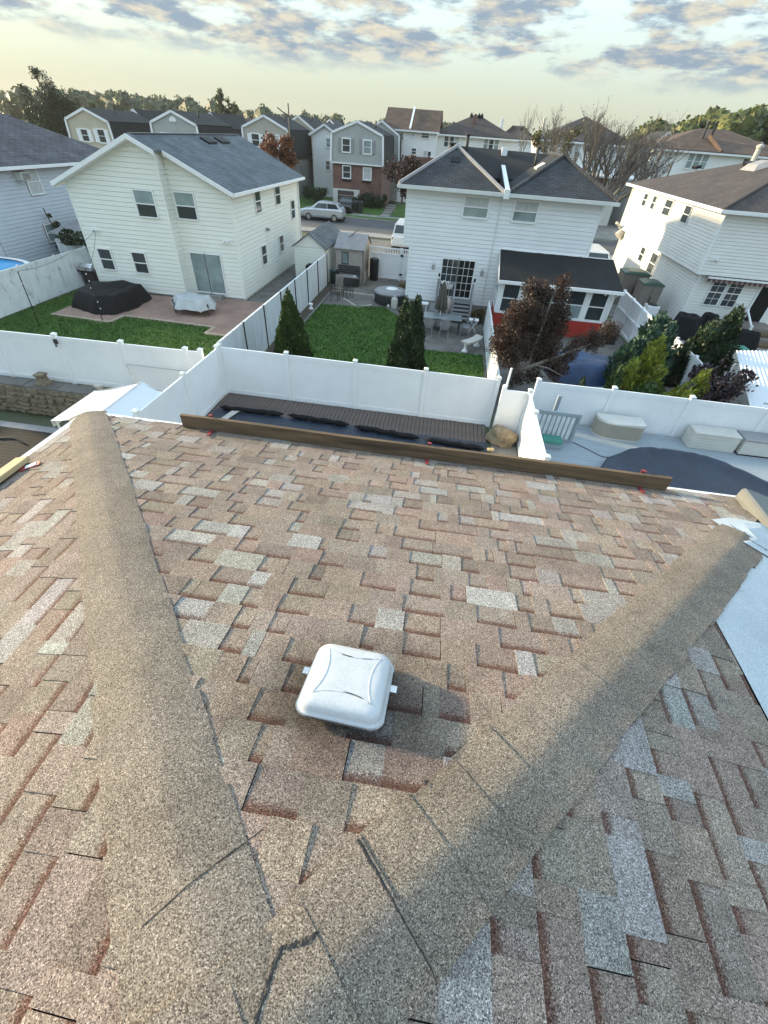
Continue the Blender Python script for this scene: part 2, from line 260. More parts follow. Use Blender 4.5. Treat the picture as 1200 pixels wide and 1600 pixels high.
# ================================================================== the roof in the foreground
XA, YA, ZA = -.222, -.17, H-1.4575
MF, ML, MR = .25, .28, .2625           # pitch of the front, left and right slopes
KL, KR = 1.12, 1.05                    # run of the two hips: dy = KL*-dx, dy = KR*dx
YE = 3.55                              # front eave
XL, XR = XA-(YE-YA)/KL, XA+(YE-YA)/KR  # side eaves
YB = -4.5
def plane(k, x, y):
    return ZA-MF*(y-YA) if k == 'F' else (ZA+ML*(x-XA) if k == 'L' else ZA-MR*(x-XA))
def roofz(x, y): return min(plane(k, x, y) for k in 'FLR')
def shingle_mat(name, band=True):
    m = bpy.data.materials.new(name); m.use_nodes = True; nt = m.node_tree; N = nt.nodes; L = nt.links; b = N['Principled BSDF']; b.inputs['Roughness'].default_value = .9; b.inputs['Specular IOR Level'].default_value = .25
    at = N.new('ShaderNodeAttribute'); at.attribute_name = 'tint'; tc = N.new('ShaderNodeTexCoord'); P = tc.outputs['Object']
    def noise(sc, det=2, rough=.5):
        n = N.new('ShaderNodeTexNoise'); n.inputs['Scale'].default_value = sc; n.inputs['Detail'].default_value = det; n.inputs['Roughness'].default_value = rough; L.new(P, n.inputs['Vector']); return n.outputs[0]
    def rng(v, a, bb, c, d, smooth=False):
        r = N.new('ShaderNodeMapRange'); L.new(v, r.inputs[0])
        if smooth: r.interpolation_type = 'SMOOTHSTEP'
        for i, q in enumerate((a, bb, c, d)): r.inputs[i+1].default_value = q
        return r.outputs[0]
    def mul(a, bq):
        x = N.new('ShaderNodeMix'); x.data_type = 'RGBA'; x.blend_type = 'MULTIPLY'; x.inputs['Factor'].default_value = 1
        for s, v in (('A', a), ('B', bq)):
            if hasattr(v, 'is_linked'): L.new(v, x.inputs[s])
            else: x.inputs[s].default_value = v
        return x.outputs['Result']
    def mix(f, a, bq):
        x = N.new('ShaderNodeMix'); x.data_type = 'RGBA'; L.new(f, x.inputs['Factor'])
        for s, v in (('A', a), ('B', bq)):
            if hasattr(v, 'is_linked'): L.new(v, x.inputs[s])
            else: x.inputs[s].default_value = v
        return x.outputs['Result']
    c = at.outputs['Color']
    # the dark rust band printed along the head of the thin layer
    bn = N.new('ShaderNodeMath'); bn.operation = 'ADD'; L.new(at.outputs['Alpha'], bn.inputs[0]); L.new(rng(noise(170, 2), .3, .7, -.09, .09), bn.inputs[1])
    c = mix(rng(bn.outputs[0], .70, .84, 0, .85), c, (.090, .036, .024, 1))
    # single granules: cells of pale, tan, rust and black grit
    v1 = N.new('ShaderNodeTexVoronoi'); v1.inputs['Scale'].default_value = 340; L.new(P, v1.inputs['Vector'])
    sp = N.new('ShaderNodeSeparateColor'); L.new(v1.outputs['Color'], sp.inputs[0])
    cr = N.new('ShaderNodeValToRGB'); L.new(sp.outputs[0], cr.inputs[0]); e = cr.color_ramp.elements; cr.color_ramp.interpolation = 'CONSTANT'
    pal = [(0, (.30,.29,.30)), (.14, (.55,.52,.50)), (.30, (.86,.82,.79)), (.52, (1.02,1.0,.97)), (.72, (1.24,1.22,1.16)), (.87, (1.6,1.58,1.55)), (.96, (2.1,2.1,2.1))]
    while len(e) < len(pal): e.new(.5)
    for i, (p, q) in enumerate(pal): e[i].position = p; e[i].color = (*q, 1)
    c = mul(c, cr.outputs[0])
    c = mul(c, rng(noise(420, 2), .3, .7, .72, 1.28))
    c = mul(c, rng(noise(2.3, 5), .3, .7, .88, 1.12))
    c = mul(c, rng(noise(11, 4), .3, .7, .90, 1.10))
    # soot and grime washed round the vent, its shadow partly painted in too
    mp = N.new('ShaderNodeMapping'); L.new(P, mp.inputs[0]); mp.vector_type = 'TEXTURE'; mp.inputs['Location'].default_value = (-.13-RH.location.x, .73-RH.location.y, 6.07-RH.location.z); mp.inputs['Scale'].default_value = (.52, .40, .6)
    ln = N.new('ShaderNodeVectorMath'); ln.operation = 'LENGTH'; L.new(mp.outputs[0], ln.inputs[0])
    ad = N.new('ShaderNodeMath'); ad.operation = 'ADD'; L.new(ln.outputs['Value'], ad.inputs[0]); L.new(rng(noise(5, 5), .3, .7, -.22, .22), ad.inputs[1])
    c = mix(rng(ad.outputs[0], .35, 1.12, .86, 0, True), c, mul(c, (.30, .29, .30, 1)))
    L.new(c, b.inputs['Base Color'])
    bp = N.new('ShaderNodeBump'); bp.inputs['Strength'].default_value = .55; bp.inputs['Distance'].default_value = .004; L.new(sp.outputs[1], bp.inputs['Height']); L.new(bp.outputs[0], b.inputs['Normal'])
    return m
RH = thing('hip_roofed_house', 'house under the camera with weathered tan shingle hip roof', 'house', ((XL+XR)/2, 0, 0))
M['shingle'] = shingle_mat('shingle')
M['felt'] = mat('felt', (.42,.47,.50), .85, .08, 2.5, bump=.4, bscale=150, fine=.28, fscale=170, col2=(.50,.54,.56), c2scale=1.5)
M['tar'] = mat('tar', (.010,.010,.011), .55, .2, 20, bump=.6, bscale=60)
M['capwhite'] = mat('capwhite', (.47,.49,.51), .34, .05, 9, col2=(.40,.40,.38), c2scale=26, c2lo=.63, c2hi=.80, fine=.06, fscale=90)
# deck of the roof (just below the shingles) and the walls of the house
mb = MB()
A = (XA, YA, ZA-.006); d = .006
FLc, FRc = (XL, YE, plane('F', XL, YE)-d), (XR, YE, plane('F', XR, YE)-d)
BLc, BRc, BA = (XL, YB, ZA+ML*(XL-XA)-d), (XR, YB, ZA-MR*(XR-XA)-d), (XA, YB, ZA-d)
mb.slab([A, FLc, FRc], (0,0,-.05)); mb.slab([A, BA, BLc, FLc], (0,0,-.05)); mb.slab([A, FRc, BRc, BA], (0,0,-.05))
ROOF = put(mb, 'roof', M['tar'], RH)
mb = MB(); mb.bx(XL+.25, XR-.25, YB, YE-.3, 0, 5.2); put(mb, 'wall', M['h2white'], RH)
mb = MB()
zf = FLc[2]
mb.bx(XL-.02, XR+.02, YE+.004, YE+.025, zf-.20, zf+.002); put(mb, 'fascia', M['trim'], RH)
mb = MB(); mb.bx(XL-.03, XL-.004, YB, YE, zf-.20, zf+.004); put(mb, 'fascia', M['trim'], RH)
mb = MB(); mb.bx(XR+.004, XR+.03, YB, YE, zf-.20, zf+.002); put(mb, 'fascia', M['trim'], RH)
mb = MB(); mb.bx(XL-.05, XR+.05, YE-.02, YE+.034, zf+.006, zf+.012); put(mb, 'drip_edge', M['trim'], RH)
mb = MB(); mb.bx(XL-.045, XL+.02, YB, YE-.03, zf+.008, zf+.014); put(mb, 'drip_edge', M['trim'], RH)
PAL = [((.382,.322,.275), 30), ((.352,.296,.250), 22), ((.388,.310,.262), 18), ((.305,.256,.220), 9), ((.435,.412,.385), 14), ((.48,.468,.455), 8), ((.355,.278,.238), 7)]
def tint():
    t = random.choices([p[0] for p in PAL], [p[1] for p in PAL])[0]; k = U(.9, 1.1)*.64; return tuple(min(.9, c*k*U(.97, 1.03)) for c in t)
def clip(poly, a, b, c):                 # keep a*s + b*t <= c
    out = []
    for i in range(len(poly)):
        p, q = poly[i], poly[(i+1) % len(poly)]; fp, fq = a*p[0]+b*p[1]-c, a*q[0]+b*q[1]-c
        if fp <= 0: out.append(p)
        if (fp < 0 < fq) or (fq < 0 < fp):
            k = fp/(fp-fq); out.append((p[0]+(q[0]-p[0])*k, p[1]+(q[1]-p[1])*k))
    return out
EXPO = .1455
pieces = []                              # (area seen, verts, faces, tint, alpha per vertex)
def to3(k, s, t, h):
    x, y = (XA+s, YA+t) if k == 'F' else ((XA-t, YA+s) if k == 'L' else (XA+t, YA+s))
    return (x, y, plane(k, x, y)+h)
def facet(k, T, s0, s1, tmax):
    m = {'F': MF, 'L': ML, 'R': MR}[k]; e = EXPO/math.sqrt(1+m*m)
    n = int(T/e)+1
    for i in range(n):
        t1 = T-i*e; t0 = t1-e
        if t0 > tmax: continue
        s = s0-U(0, .4); tooth = random.random() < .5; run = 0; nextseam = s+U(.2, 1.0); col = tint(); first = True
        while s < s1:
            tooth = not tooth if random.random() < .86 else tooth
            w = random.choice((.07, .09, .115, .14, .16, .185, .22, .27)) * U(.9, 1.12)
            if tooth: w *= .95
            if s+w > nextseam: w = max(.05, nextseam-s); nextseam += U(.85, 1.0)
            if random.random() < .93: col = tint()
            a, bb = s, s+w-(.0035 if random.random() < .25 else 0); s += w
            jl = U(-.004, .004)
            cut = [(a, t0-.012), (bb, t0-.012), (bb, t1+jl), (a, t1+jl)]
            if not tooth: cut = [(a, t0-.012), (bb, t0-.012), (bb, t0+e*.30), (bb, t1), (a, t1), (a, t0+e*.30)]
            if k == 'F': q = clip(clip(cut, -1, -1/KL, 0), 1, -1/KR, 0)
            else: q = clip(cut, 1, -(KL if k == 'L' else KR), 0)
            if tmax < T: q = clip(q, 0, 1, tmax)
            if len(q) < 3: continue
            lift = U(.0, .0015); ht = (.0108 if tooth else .0048)+lift
            vs, al = [], []
            for (ss, tt) in q:
                f = (tt-t0)/e; h = .002+(ht-.002)*f + (.0025 if tooth else 0)*(1-f)
                vs.append(to3(k, ss, tt, h)); al.append(0 if tooth else max(0, 1-max(0, f)))
            nq = len(vs); vs += [(x, y, z-.009) for x, y, z in vs]; al += al
            fs = [tuple(range(nq))]+[(j, nq+j, nq+(j+1) % nq, (j+1) % nq) for j in range(nq)]
            c = (sum(v[0] for v in vs)/len(vs), sum(v[1] for v in vs)/len(vs), sum(v[2] for v in vs)/len(vs))
            r = Vector(c)-Vector((0,0,H)); dp = r.dot(fw)
            if dp > .05: uu, vv = r.dot(r2)/dp, r.dot(u2)/dp
            else: uu = vv = 9
            seen = abs(uu) < .93 and abs(vv) < 1.23
            pieces.append(((w*e/max(dp, .05)**2/r.length) if seen else 0, vs, fs, col, al))
facet('F', YE-YA, -3.6, 3.6, 99)
facet('L', XA-XL, -2.2, 3.8, 99)
facet('R', XR-XA, -2.2, 3.8, 1.80-XA)
def tinted(me, cols):
    at = me.color_attributes.new('tint', 'FLOAT_COLOR', 'POINT'); at.data.foreach_set('color', [c for q in cols for c in q])
pieces.sort(key=lambda p: -p[0])
sh = wloc(RH)
for a, vs, fs, c, al in pieces[:300]:
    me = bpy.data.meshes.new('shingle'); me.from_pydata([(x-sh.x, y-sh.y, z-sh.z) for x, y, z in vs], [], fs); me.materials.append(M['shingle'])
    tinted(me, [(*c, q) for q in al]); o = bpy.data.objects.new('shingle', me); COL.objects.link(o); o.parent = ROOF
V, F, Cc = [], [], []
for a, vs, fs, c, al in pieces[300:]:
    b0 = len(V); V += [(x-sh.x, y-sh.y, z-sh.z) for x, y, z in vs]; F += [tuple(i+b0 for i in f) for f in fs]; Cc += [(*c, q) for q in al]
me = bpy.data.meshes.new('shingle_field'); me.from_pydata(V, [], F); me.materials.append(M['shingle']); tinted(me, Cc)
o = bpy.data.objects.new('shingle_field', me); COL.objects.link(o); o.parent = ROOF; o['kind'] = 'stuff'
# bent cap shingles over the hips and the ridge
def caps(kx, ky, L0, L1, sl_p, sl_m, half, seed, step=.150):
    random.seed(seed); hd = Vector((kx, ky, 0)); ln = hd.length; hd /= ln; p = Vector((hd.y, -hd.x, 0))       # p points to the +side
    dz = -(MF*ky/ln) if ky else 0
    n = int((L1-L0)/step)+1
    for i in range(n):
        a = L1-(i+1)*step; bq = min(L1, a+step)
        w = half*U(.96, 1.03); tw = U(-.012, .012); sd = U(-.006, .006); lift = U(0, .003); vs = []; K = 14
        kc = U(.94, 1.05)*.56; col = (.358*kc, .310*kc, .260*kc*U(.98, 1.02))
        for q, (l, base) in enumerate(((a-.03, .0125), ((a+bq)/2, .0155+lift*.5), (bq, .0185+lift*.5))):
            for j in range(K+1):
                u = w*(2*j/K-1); au = abs(u); s = sl_p if u > 0 else sl_m
                drop = s*(math.sqrt(au*au+.014*.014)-.014); edge = (-.0075 if sl_p < sl_m or u < 0 else .0045)*(au/w)**4
                c = Vector((XA, YA, ZA)) + hd*(l+tw*u/w) + p*(u+sd)
                vs.append((c.x, c.y, ZA+dz*(l)+base-drop+edge))
        fs = [(q*(K+1)+j, q*(K+1)+j+1, (q+1)*(K+1)+j+1, (q+1)*(K+1)+j) for q in range(2) for j in range(K)]
        nb = len(vs); vs += [(x, y, z-.008) for x, y, z in vs]
        rim = [j for j in range(K+1)] + [K+(K+1), 2*(K+1)+K] + [2*(K+1)+j for j in range(K-1, -1, -1)] + [K+1]
        fs += [(rim[j], nb+rim[j], nb+rim[(j+1) % len(rim)], rim[(j+1) % len(rim)]) for j in range(len(rim))]
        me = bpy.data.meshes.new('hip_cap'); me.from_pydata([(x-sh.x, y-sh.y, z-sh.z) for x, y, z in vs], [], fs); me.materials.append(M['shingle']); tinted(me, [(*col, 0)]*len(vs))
        me.shade_smooth(); me.set_sharp_from_angle(angle=.7)
        o = bpy.data.objects.new('hip_cap', me); COL.objects.link(o); o.parent = ROOF
hl = math.hypot(1, KL); hr = math.hypot(1, KR)
caps(-1, KL, -.05, 4.985, MF*1/hl, ML*KL/hl, .178, 3, .2006)
caps(1, KR, .02, 4.067, MR*KR/hr, MF*1/hr, .178, 4, .2)
random.seed(9)
# pale blue roll of underlayment on the lower right slope, wrapped round the hip end
mb = MB()
def fz(x, y): return roofz(x, y)+.0055+.0025*math.sin(9*x+4*y)+.002*math.sin(17*y-6*x)
def felt(xf, y0, y1, nx=10, ny=30):
    for j in range(ny+1):
        y = y0+(y1-y0)*j/ny
        for i in range(nx+1): yield (xf(y, i/nx), y)
g = list(felt(lambda y, f: (1.775+.03*math.sin(y*1.3)) + f*(XR-.01-1.775), -2.2, YE-.62))
nx, ny = 10, 30
for j in range(ny):
    for i in range(nx):
        q = [g[j*(nx+1)+i], g[j*(nx+1)+i+1], g[(j+1)*(nx+1)+i+1], g[(j+1)*(nx+1)+i]]
        q = clip(q, -KR, 1, YA-KR*XA+.20)
        if len(q) >= 3: mb.add([(x, y, fz(x, y)+.004) for x, y in q], [tuple(range(len(q)))])
# tongue lying over the end of the hip
tp = [(2.42, 2.94), (2.62, 3.03), (2.86, 3.02), (3.10, 2.9), (3.1, 2.6), (2.75, 2.5), (2.5, 2.62)]
ctr = (2.76, 2.8)
for i in range(len(tp)):
    a, b_ = tp[i], tp[(i+1) % len(tp)]
    for f0, f1 in ((0, .34), (.34, .67), (.67, 1)):
        q = [(ctr[0]+(a[0]-ctr[0])*f0, ctr[1]+(a[1]-ctr[1])*f0), (ctr[0]+(a[0]-ctr[0])*f1, ctr[1]+(a[1]-ctr[1])*f1), (ctr[0]+(b_[0]-ctr[0])*f1, ctr[1]+(b_[1]-ctr[1])*f1), (ctr[0]+(b_[0]-ctr[0])*f0, ctr[1]+(b_[1]-ctr[1])*f0)]
        mb.poly([(x, y, roofz(x, y)+.018+.012*(1-max(f0, .3))) for x, y in q])
o = put(mb, 'underlayment', M['felt'], ROOF); o['label'] = 'pale blue granular underlayment on the lower right slope'
# tar that seals the meeting of the caps, with one open crack
def capz(x, y):
    best = roofz(x, y)+.012
    for kx, ky, ln, sp_, sm_ in ((-1, KL, hl, MF/hl, ML*KL/hl), (1, KR, hr, MR*KR/hr, MF/hr)):
        hx, hy = kx/ln, ky/ln; l = (x-XA)*hx+(y-YA)*hy; u = (x-XA)*hy-(y-YA)*hx
        if abs(u) < .178 and l > -.1:
            s = sp_ if u > 0 else sm_; best = max(best, ZA-MF*ky/ln*l+.021-s*(math.sqrt(u*u+.0036)-.06)-.010*(abs(u)/.178)**4)
    return best
from mathutils.bvhtree import BVHTree
bv, bf = [], []
for q_ in ROOF.children:
    if q_.name.startswith('hip_cap'):
        n0 = len(bv); bv += [v.co+Vector(sh) for v in q_.data.vertices]; bf += [tuple(i+n0 for i in p.vertices) for p in q_.data.polygons]
TREE = BVHTree.FromPolygons(bv, bf)
def surf(x, y):
    h_ = TREE.ray_cast(Vector((x, y, 9)), Vector((0, 0, -1))); return h_[0].z if h_[0] else roofz(x, y)+.012
def ribbon(pts, ws, jag=.35, lift=.0016):
    mb = MB(); L1, R1 = [], []; n = len(pts)
    for i in range(n-1):
        for f in (0, .2, .4, .6, .8):
            p = Vector(pts[i]).lerp(Vector(pts[i+1]), f); d = (Vector(pts[i+1])-Vector(pts[i])).normalized(); w = ws[i]+(ws[i+1]-ws[i])*f; nn = Vector((-d.y, d.x))
            for S_, sg in ((L1, 1), (R1, -1)): q = p+nn*sg*w*U(1-jag, 1+jag); S_.append((q.x, q.y))
    k = len(L1); up_ = [(x, y, surf(x, y)+lift) for x, y in L1]+[((l[0]+r[0])/2, (l[1]+r[1])/2, surf((l[0]+r[0])/2, (l[1]+r[1])/2)+lift*1.5) for l, r in zip(L1, R1)]+[(x, y, surf(x, y)+lift) for x, y in R1]
    mb.add(up_, [(i, i+1, k+i+1, k+i) for i in range(k-1)]+[(k+i, k+i+1, 2*k+i+1, 2*k+i) for i in range(k-1)]); return mb
put(ribbon([(-.088, .088), (-.098, .072), (-.112, .060), (-.130, .052), (-.150, .044), (-.168, .040), (-.177, .020), (-.182, -.03), (-.188, -.08), (-.194, -.15), (-.2, -.22)], [.001, .005, .0075, .006, .0045, .006, .0055, .005, .0055, .005, .005], .38), 'tar_seal', M['tar'], ROOF)
put(ribbon([(-.030, .288), (.02, .235), (.07, .185), (.13, .125), (.20, .06), (.222, .03)], [.0042, .0045, .0028, .0024, .0016, .001]), 'crack', M['tar'], ROOF)
put(ribbon([(-.31, .268), (-.36, .215), (-.42, .15), (-.48, .08), (-.545, .008)], [.0020, .0026, .0020, .0016, .0012]), 'crack', M['tar'], ROOF)
mb = MB(); mb.add([(.157, .487, 0), (.177, .490, 0), (.163, .470, 0)], [(0, 1, 2)]); mb.v = [(x, y, roofz(x, y)+.019) for x, y, z in mb.v]
put(mb, 'tar_spot', M['tar'], ROOF)

# ------------------------------------------------------------------ vent on the roof
VX, VY = -.166, .772
vt = thing('roof_vent', 'white square domed metal vent cap on the tan shingles', 'vent', (VX, VY, plane('F', VX, VY)))
vt.rotation_euler = (-math.atan(MF), 0, math.radians(-2.5)); vt.scale = (.95, .95, .80)
def rsq(h, r, z, n=7):
    pts = []
    for cx, cy, a0 in ((h-r, h-r, 0), (-h+r, h-r, PI/2), (-h+r, -h+r, PI), (h-r, -h+r, 1.5*PI)):
        for i in range(n+1): a = a0+PI/2*i/n; pts.append((cx+r*math.cos(a), cy+r*math.sin(a), z))
    return pts
mb = MB(); mb.rings([rsq(.172, .05, .052), rsq(.174, .052, .058), rsq(.169, .05, .062), rsq(.166, .05, .085), rsq(.163, .05, .108), rsq(.155, .05, .124), rsq(.140, .048, .134), rsq(.110, .04, .139), rsq(.05, .02, .1395)], caps=False)
mb.add(rsq(.05, .02, .1395), [tuple(range(32))])
dome = put(mb, 'dome', M['capwhite'], vt, world=False, smooth=True)
# pressed star-shaped crease on the dome
def star(n=64):
    pts = []
    for i in range(n):
        t = i/n*4; k = int(t); f = t-k; c0 = PI/4+k*PI/2; p0 = Vector((math.cos(c0), math.sin(c0)))*.165; p1 = Vector((math.cos(c0+PI/2), math.sin(c0+PI/2)))*.165
        mid = (p0+p1)/2; b_ = mid*(.56); q = p0*(1-f)**2+b_*2*f*(1-f)+p1*f*f
        r = max(abs(q.x), abs(q.y)); z = .1385 if r < .10 else (.1385-(r-.10)*.13); pts.append((q.x, q.y, z))
    return pts
sp_ = star(); mb = MB(); q = sp_+[sp_[0]]; mb.tube(q, .0034, 6, cap=False); put(mb, 'crease', M['capwhite'], dome, world=False, smooth=True)
mb = MB()
for idx, rr in ((list(range(40, 47)), .0026), (list(range(8, 13)), .0022), (list(range(2, 7)), .0012)):
    pts = [(sp_[i][0]*.99, sp_[i][1]*.99, sp_[i][2]+.0028) for i in idx]; mb.tube(pts, [rr*.3]+[rr]*(len(pts)-2)+[rr*.3], 5)
put(mb, 'scuff', M['tar'], dome, world=False)
mb = MB(); ring = rsq(.175, .052, .055, 20)
for i, p in enumerate(ring):
    n = Vector((p[0], p[1], 0)).normalized(); t = math.atan2(n.y, n.x)
    for f in (0, .5):
        qx = ring[(i+1) % len(ring)]; c = (p[0]+(qx[0]-p[0])*f, p[1]+(qx[1]-p[1])*f, .054); 
        if i % 21 != 20: mb.box(c, (.006, .0035, .012), t)
L_ = .35-.104
for sx, sy, ax in ((0, -1, 0), (0, 1, 0), (-1, 0, 1), (1, 0, 1)):
    for i in range(34):
        u = -L_/2+L_*(i+.5)/34; c = (u, sy*.175, .054) if ax == 0 else (sx*.175, u, .054); mb.box(c, (.0036, .006, .012) if ax == 0 else (.006, .0036, .012))
put(mb, 'crimped_hem', M['steel'], vt, world=False)
mb = MB(); mb.rings([rsq(.168, .05, .050), rsq(.168, .05, .0535)]); put(mb, 'underside', M['tar'], vt, world=False)
mb = MB(); mb.lathe((0, 0, 0), [(.10, .0), (.10, .052)], 24); put(mb, 'throat', M['galv'], vt, world=False, smooth=True)
mb = MB(); mb.rings([rsq(.150, .02, .016), rsq(.150, .02, .019)]); put(mb, 'flashing', M['darkmetal'], vt, world=False)
for sx in (-1, 1):
    mb = MB(); mb.bx(min(sx*.160, sx*.205), max(sx*.160, sx*.205), .02, .055, .046, .049); mb.bx(min(sx*.160, sx*.164), max(sx*.160, sx*.164), .02, .055, .02, .046); put(mb, 'bracket', M['steel'], vt, world=False)
# ------------------------------------------------------------------ planks and brackets on the eaves
mb = MB(); K = 24; rings = []
for i in range(K+1):
    x = -2.45+4.76*i/K; w = .004*math.sin(i*.5); z = plane('F', x, 3.50)+.012
    rings.append([(x, 3.487+w, z), (x, 3.527+w, z-.004), (x, 3.527+w, z+.137), (x, 3.487+w, z+.138+.002*math.sin(i*1.3))])
mb.rings(rings); pl = put(mb, 'toe_board', M['plank_wood'], bevel=.004); tag(pl, 'long rough brown timber plank standing on edge along the front eave', 'plank')
for x, r in ((-2.115, .5), (.055, 0), (2.05, -.25)):
    t = thing('roof_bracket', {-2.115: 'red metal roof bracket behind the left end of the brown plank', .055: 'red metal roof bracket at the middle of the brown plank', 2.05: 'red metal roof bracket near the right end of the brown plank'}[x], 'bracket', (x, 3.4, plane('F', x, 3.4)+.014), 'red brackets holding the plank')
    t.rotation_euler = (-math.atan(MF), 0, r*.5)
    mb = MB(); mb.bx(-.016, .016, -.07, .13, .002, .008); put(mb, 'strap', M['redplastic'], t, world=False)
    mb = MB(); mb.bx(-.016, .016, .128, .136, .0, .15); put(mb, 'upright', M['redplastic'], t, world=False)
    mb = MB(); mb.bx(-.017, .017, .085, .136, .152, .157); put(mb, 'lip', M['redplastic'], t, world=False)
mb = MB(); mb.box((-3.43, 1.50, plane('L', -3.43, 0)+.05), (.14, 2.2, .042), 0, (0, -.25)); o = put(mb, 'toe_board', M['new_wood'], bevel=.006); tag(o, 'pale yellowish timber plank lying on the left eave', 'plank')
t = thing('roof_bracket', 'small red and white bracket tab under the pale left plank', 'bracket', (-3.30, 2.5, plane('L', -3.3, 0)+.016), 'red brackets holding the plank'); t.rotation_euler = (0, -math.atan(ML), .5)
mb = MB(); mb.bx(-.07, .10, -.03, .03, 0, .006); put(mb, 'strap', M['redplastic'], t, world=False); mb = MB(); mb.bx(-.02, .07, -.02, .022, .0065, .0105); put(mb, 'tag', M['trim'], t, world=False)
mb = MB()
rs_ = []
for yy in (3.47, 3.45, 2.2, .9): rs_.append([(2.90, yy, 5.425), (3.17, yy, 5.355), (3.185, yy, 5.455), (3.165, yy, 5.478), (2.93, yy, 5.54), (2.905, yy, 5.525)])
mb.rings(rs_); o = put(mb, 'toe_board', M['grey_wood'], bevel=.006); tag(o, 'weathered grey timber plank lying along the right eave', 'plank')
# ================================================================== ground, street and yards
M['ground'] = mat('ground', (.10,.10,.075), .95, .2, .4, bump=.3, bscale=20, col2=(.045,.07,.02), c2scale=.12, c2lo=.42, c2hi=.55)
PX0, PX1, PY0, PY1 = -19.0, -7.74, 3.0, 12.92        # the sunken yard on the left
mb = MB(); B = 1500; z = -.012
for x0, x1, y0, y1 in ((-B, PX0, -B, B), (PX1, B, -B, B), (PX0, PX1, PY1, B), (PX0, PX1, -B, PY0)): mb.poly([(x0,y0,z),(x1,y0,z),(x1,y1,z),(x0,y1,z)])
mb.bx(PX0, PX1, PY0, PY1+.1, -1.16, -1.1); mb.poly([(PX0,PY0,z),(PX0,PY1,z),(PX0,PY1,-1.1),(PX0,PY0,-1.1)]); mb.poly([(PX1,PY0,z),(PX1,PY1,z),(PX1,PY1,-1.1),(PX1,PY0,-1.1)]); mb.poly([(PX0,PY0,z),(PX1,PY0,z),(PX1,PY0,-1.1),(PX0,PY0,-1.1)])
struct(mb, 'ground', M['ground'])
def sheet(name, pts, z, m, **k):
    mb = MB(); mb.slab([(x, y, z) for x, y in pts], (0, 0, -.05)); return struct(mb, name, m, **k)
sheet('street', [(-160, 48.6), (120, 50.6), (120, 59.4), (-160, 57.4)], .008, M['asphalt'])
def strip(name, y0l, y0r, y1l, y1r, z, m, x0=-160, x1=120):
    f = lambda yl, yr, x: yl+(yr-yl)*(x+160)/280
    mb = MB(); mb.slab([(x0, f(y0l, y0r, x0), z), (x1, f(y0l, y0r, x1), z), (x1, f(y1l, y1r, x1), z), (x0, f(y1l, y1r, x0), z)], (0, 0, -.2)); return struct(mb, name, m)
strip('kerb', 57.4, 59.4, 57.6, 59.6, .13, M['concrete']); strip('kerb', 48.4, 50.4, 48.6, 50.6, .13, M['concrete'])
strip('verge', 57.6, 59.6, 59.2, 61.2, .10, M['grass']); strip('sidewalk', 59.2, 61.2, 60.7, 62.7, .115, M['concrete']); strip('sidewalk', 46.6, 48.6, 48.4, 50.4, .11, M['concrete'])
def lawn_slope(name, x0, x1, y0=61.6, y1=72, z1=.45):
    mb = MB(); mb.slab([(x0, y0, .12), (x1, y0, .12), (x1, y1, z1), (x0, y1, z1)], (0, 0, -.3)); return struct(mb, name, M['grass'])
lawn_slope('front_lawn', -60, -14.6); lawn_slope('front_lawn', -12.3, -9.15, 61.6, 66); lawn_slope('front_lawn', -7.95, 14.0); lawn_slope('front_lawn', 25, 90)
mb = MB(); mb.slab([(-14.55, 61.5, .135), (-12.35, 61.5, .135), (-12.35, 66.5, .5), (-14.55, 66.5, .5)], (0,0,-.3)); struct(mb, 'driveway', M['concrete'])
mb = MB(); mb.slab([(14.05, 59.3, .14), (24.9, 59.3, .14), (24.9, 78, .2), (14.05, 78, .2)], (0,0,-.3)); struct(mb, 'driveway', M['concrete'])
wk = thing('front_path', 'stepped concrete path climbing the front lawn beside the brick house', 'path', (-8.55, 61.5, 0))
for i, (y0, y1) in enumerate(((61.5, 63.3), (63.75, 64.6), (65.0, 65.8), (66.2, 67.0), (67.4, 68.2))):
    mb = MB(); z = .15+i*.11; mb.bx(-9.10-.0*i, -8.0, y0, y1, -.1, z); put(mb, 'slab', M['concrete'], wk)
# yard of the white duplex
sheet('patio', [(-7.62, 13.95), (2.3, 13.95), (2.3, 26.9), (-2.4, 26.9), (-2.4, 47), (-7.62, 47)], .004, M['concrete_dark'])
lawn2 = [(-7.05, 14.3), (2.2, 14.3), (2.2, 20.75), (-.9, 20.6), (-1.4, 24.2), (-2.75, 25.6), (-3.45, 26.55), (-5.2, 26.1), (-7.2, 25.85)]
sheet('lawn', lawn2, .035, M['grass'])
mb = MB(); mb.bx(-7.62, -7.12, 14.3, 30.0, 0, .06); struct(mb, 'flower_bed', M['soil'])
mb = MB(); mb.bar((-7.1, 14.3, .05), (-7.08, 29.8, .05), .10, .10); tag(put(mb, 'bed_edging', M['grey_wood']), 'weathered timber edging along the flower bed by the grey fence', 'edging')
mb = MB()
for a, b in (((-6.05, 27.4), (-4.9, 25.95)), ((-4.9, 25.95), (-4.25, 26.75)), ((-7.0, 28.85), (-4.3, 28.7))): mb.bar((*a, .03), (*b, .03), .07, .05)
tag(put(mb, 'patio_edging', M['statue']), 'pale strip of edging set into the grey patio', 'edging')
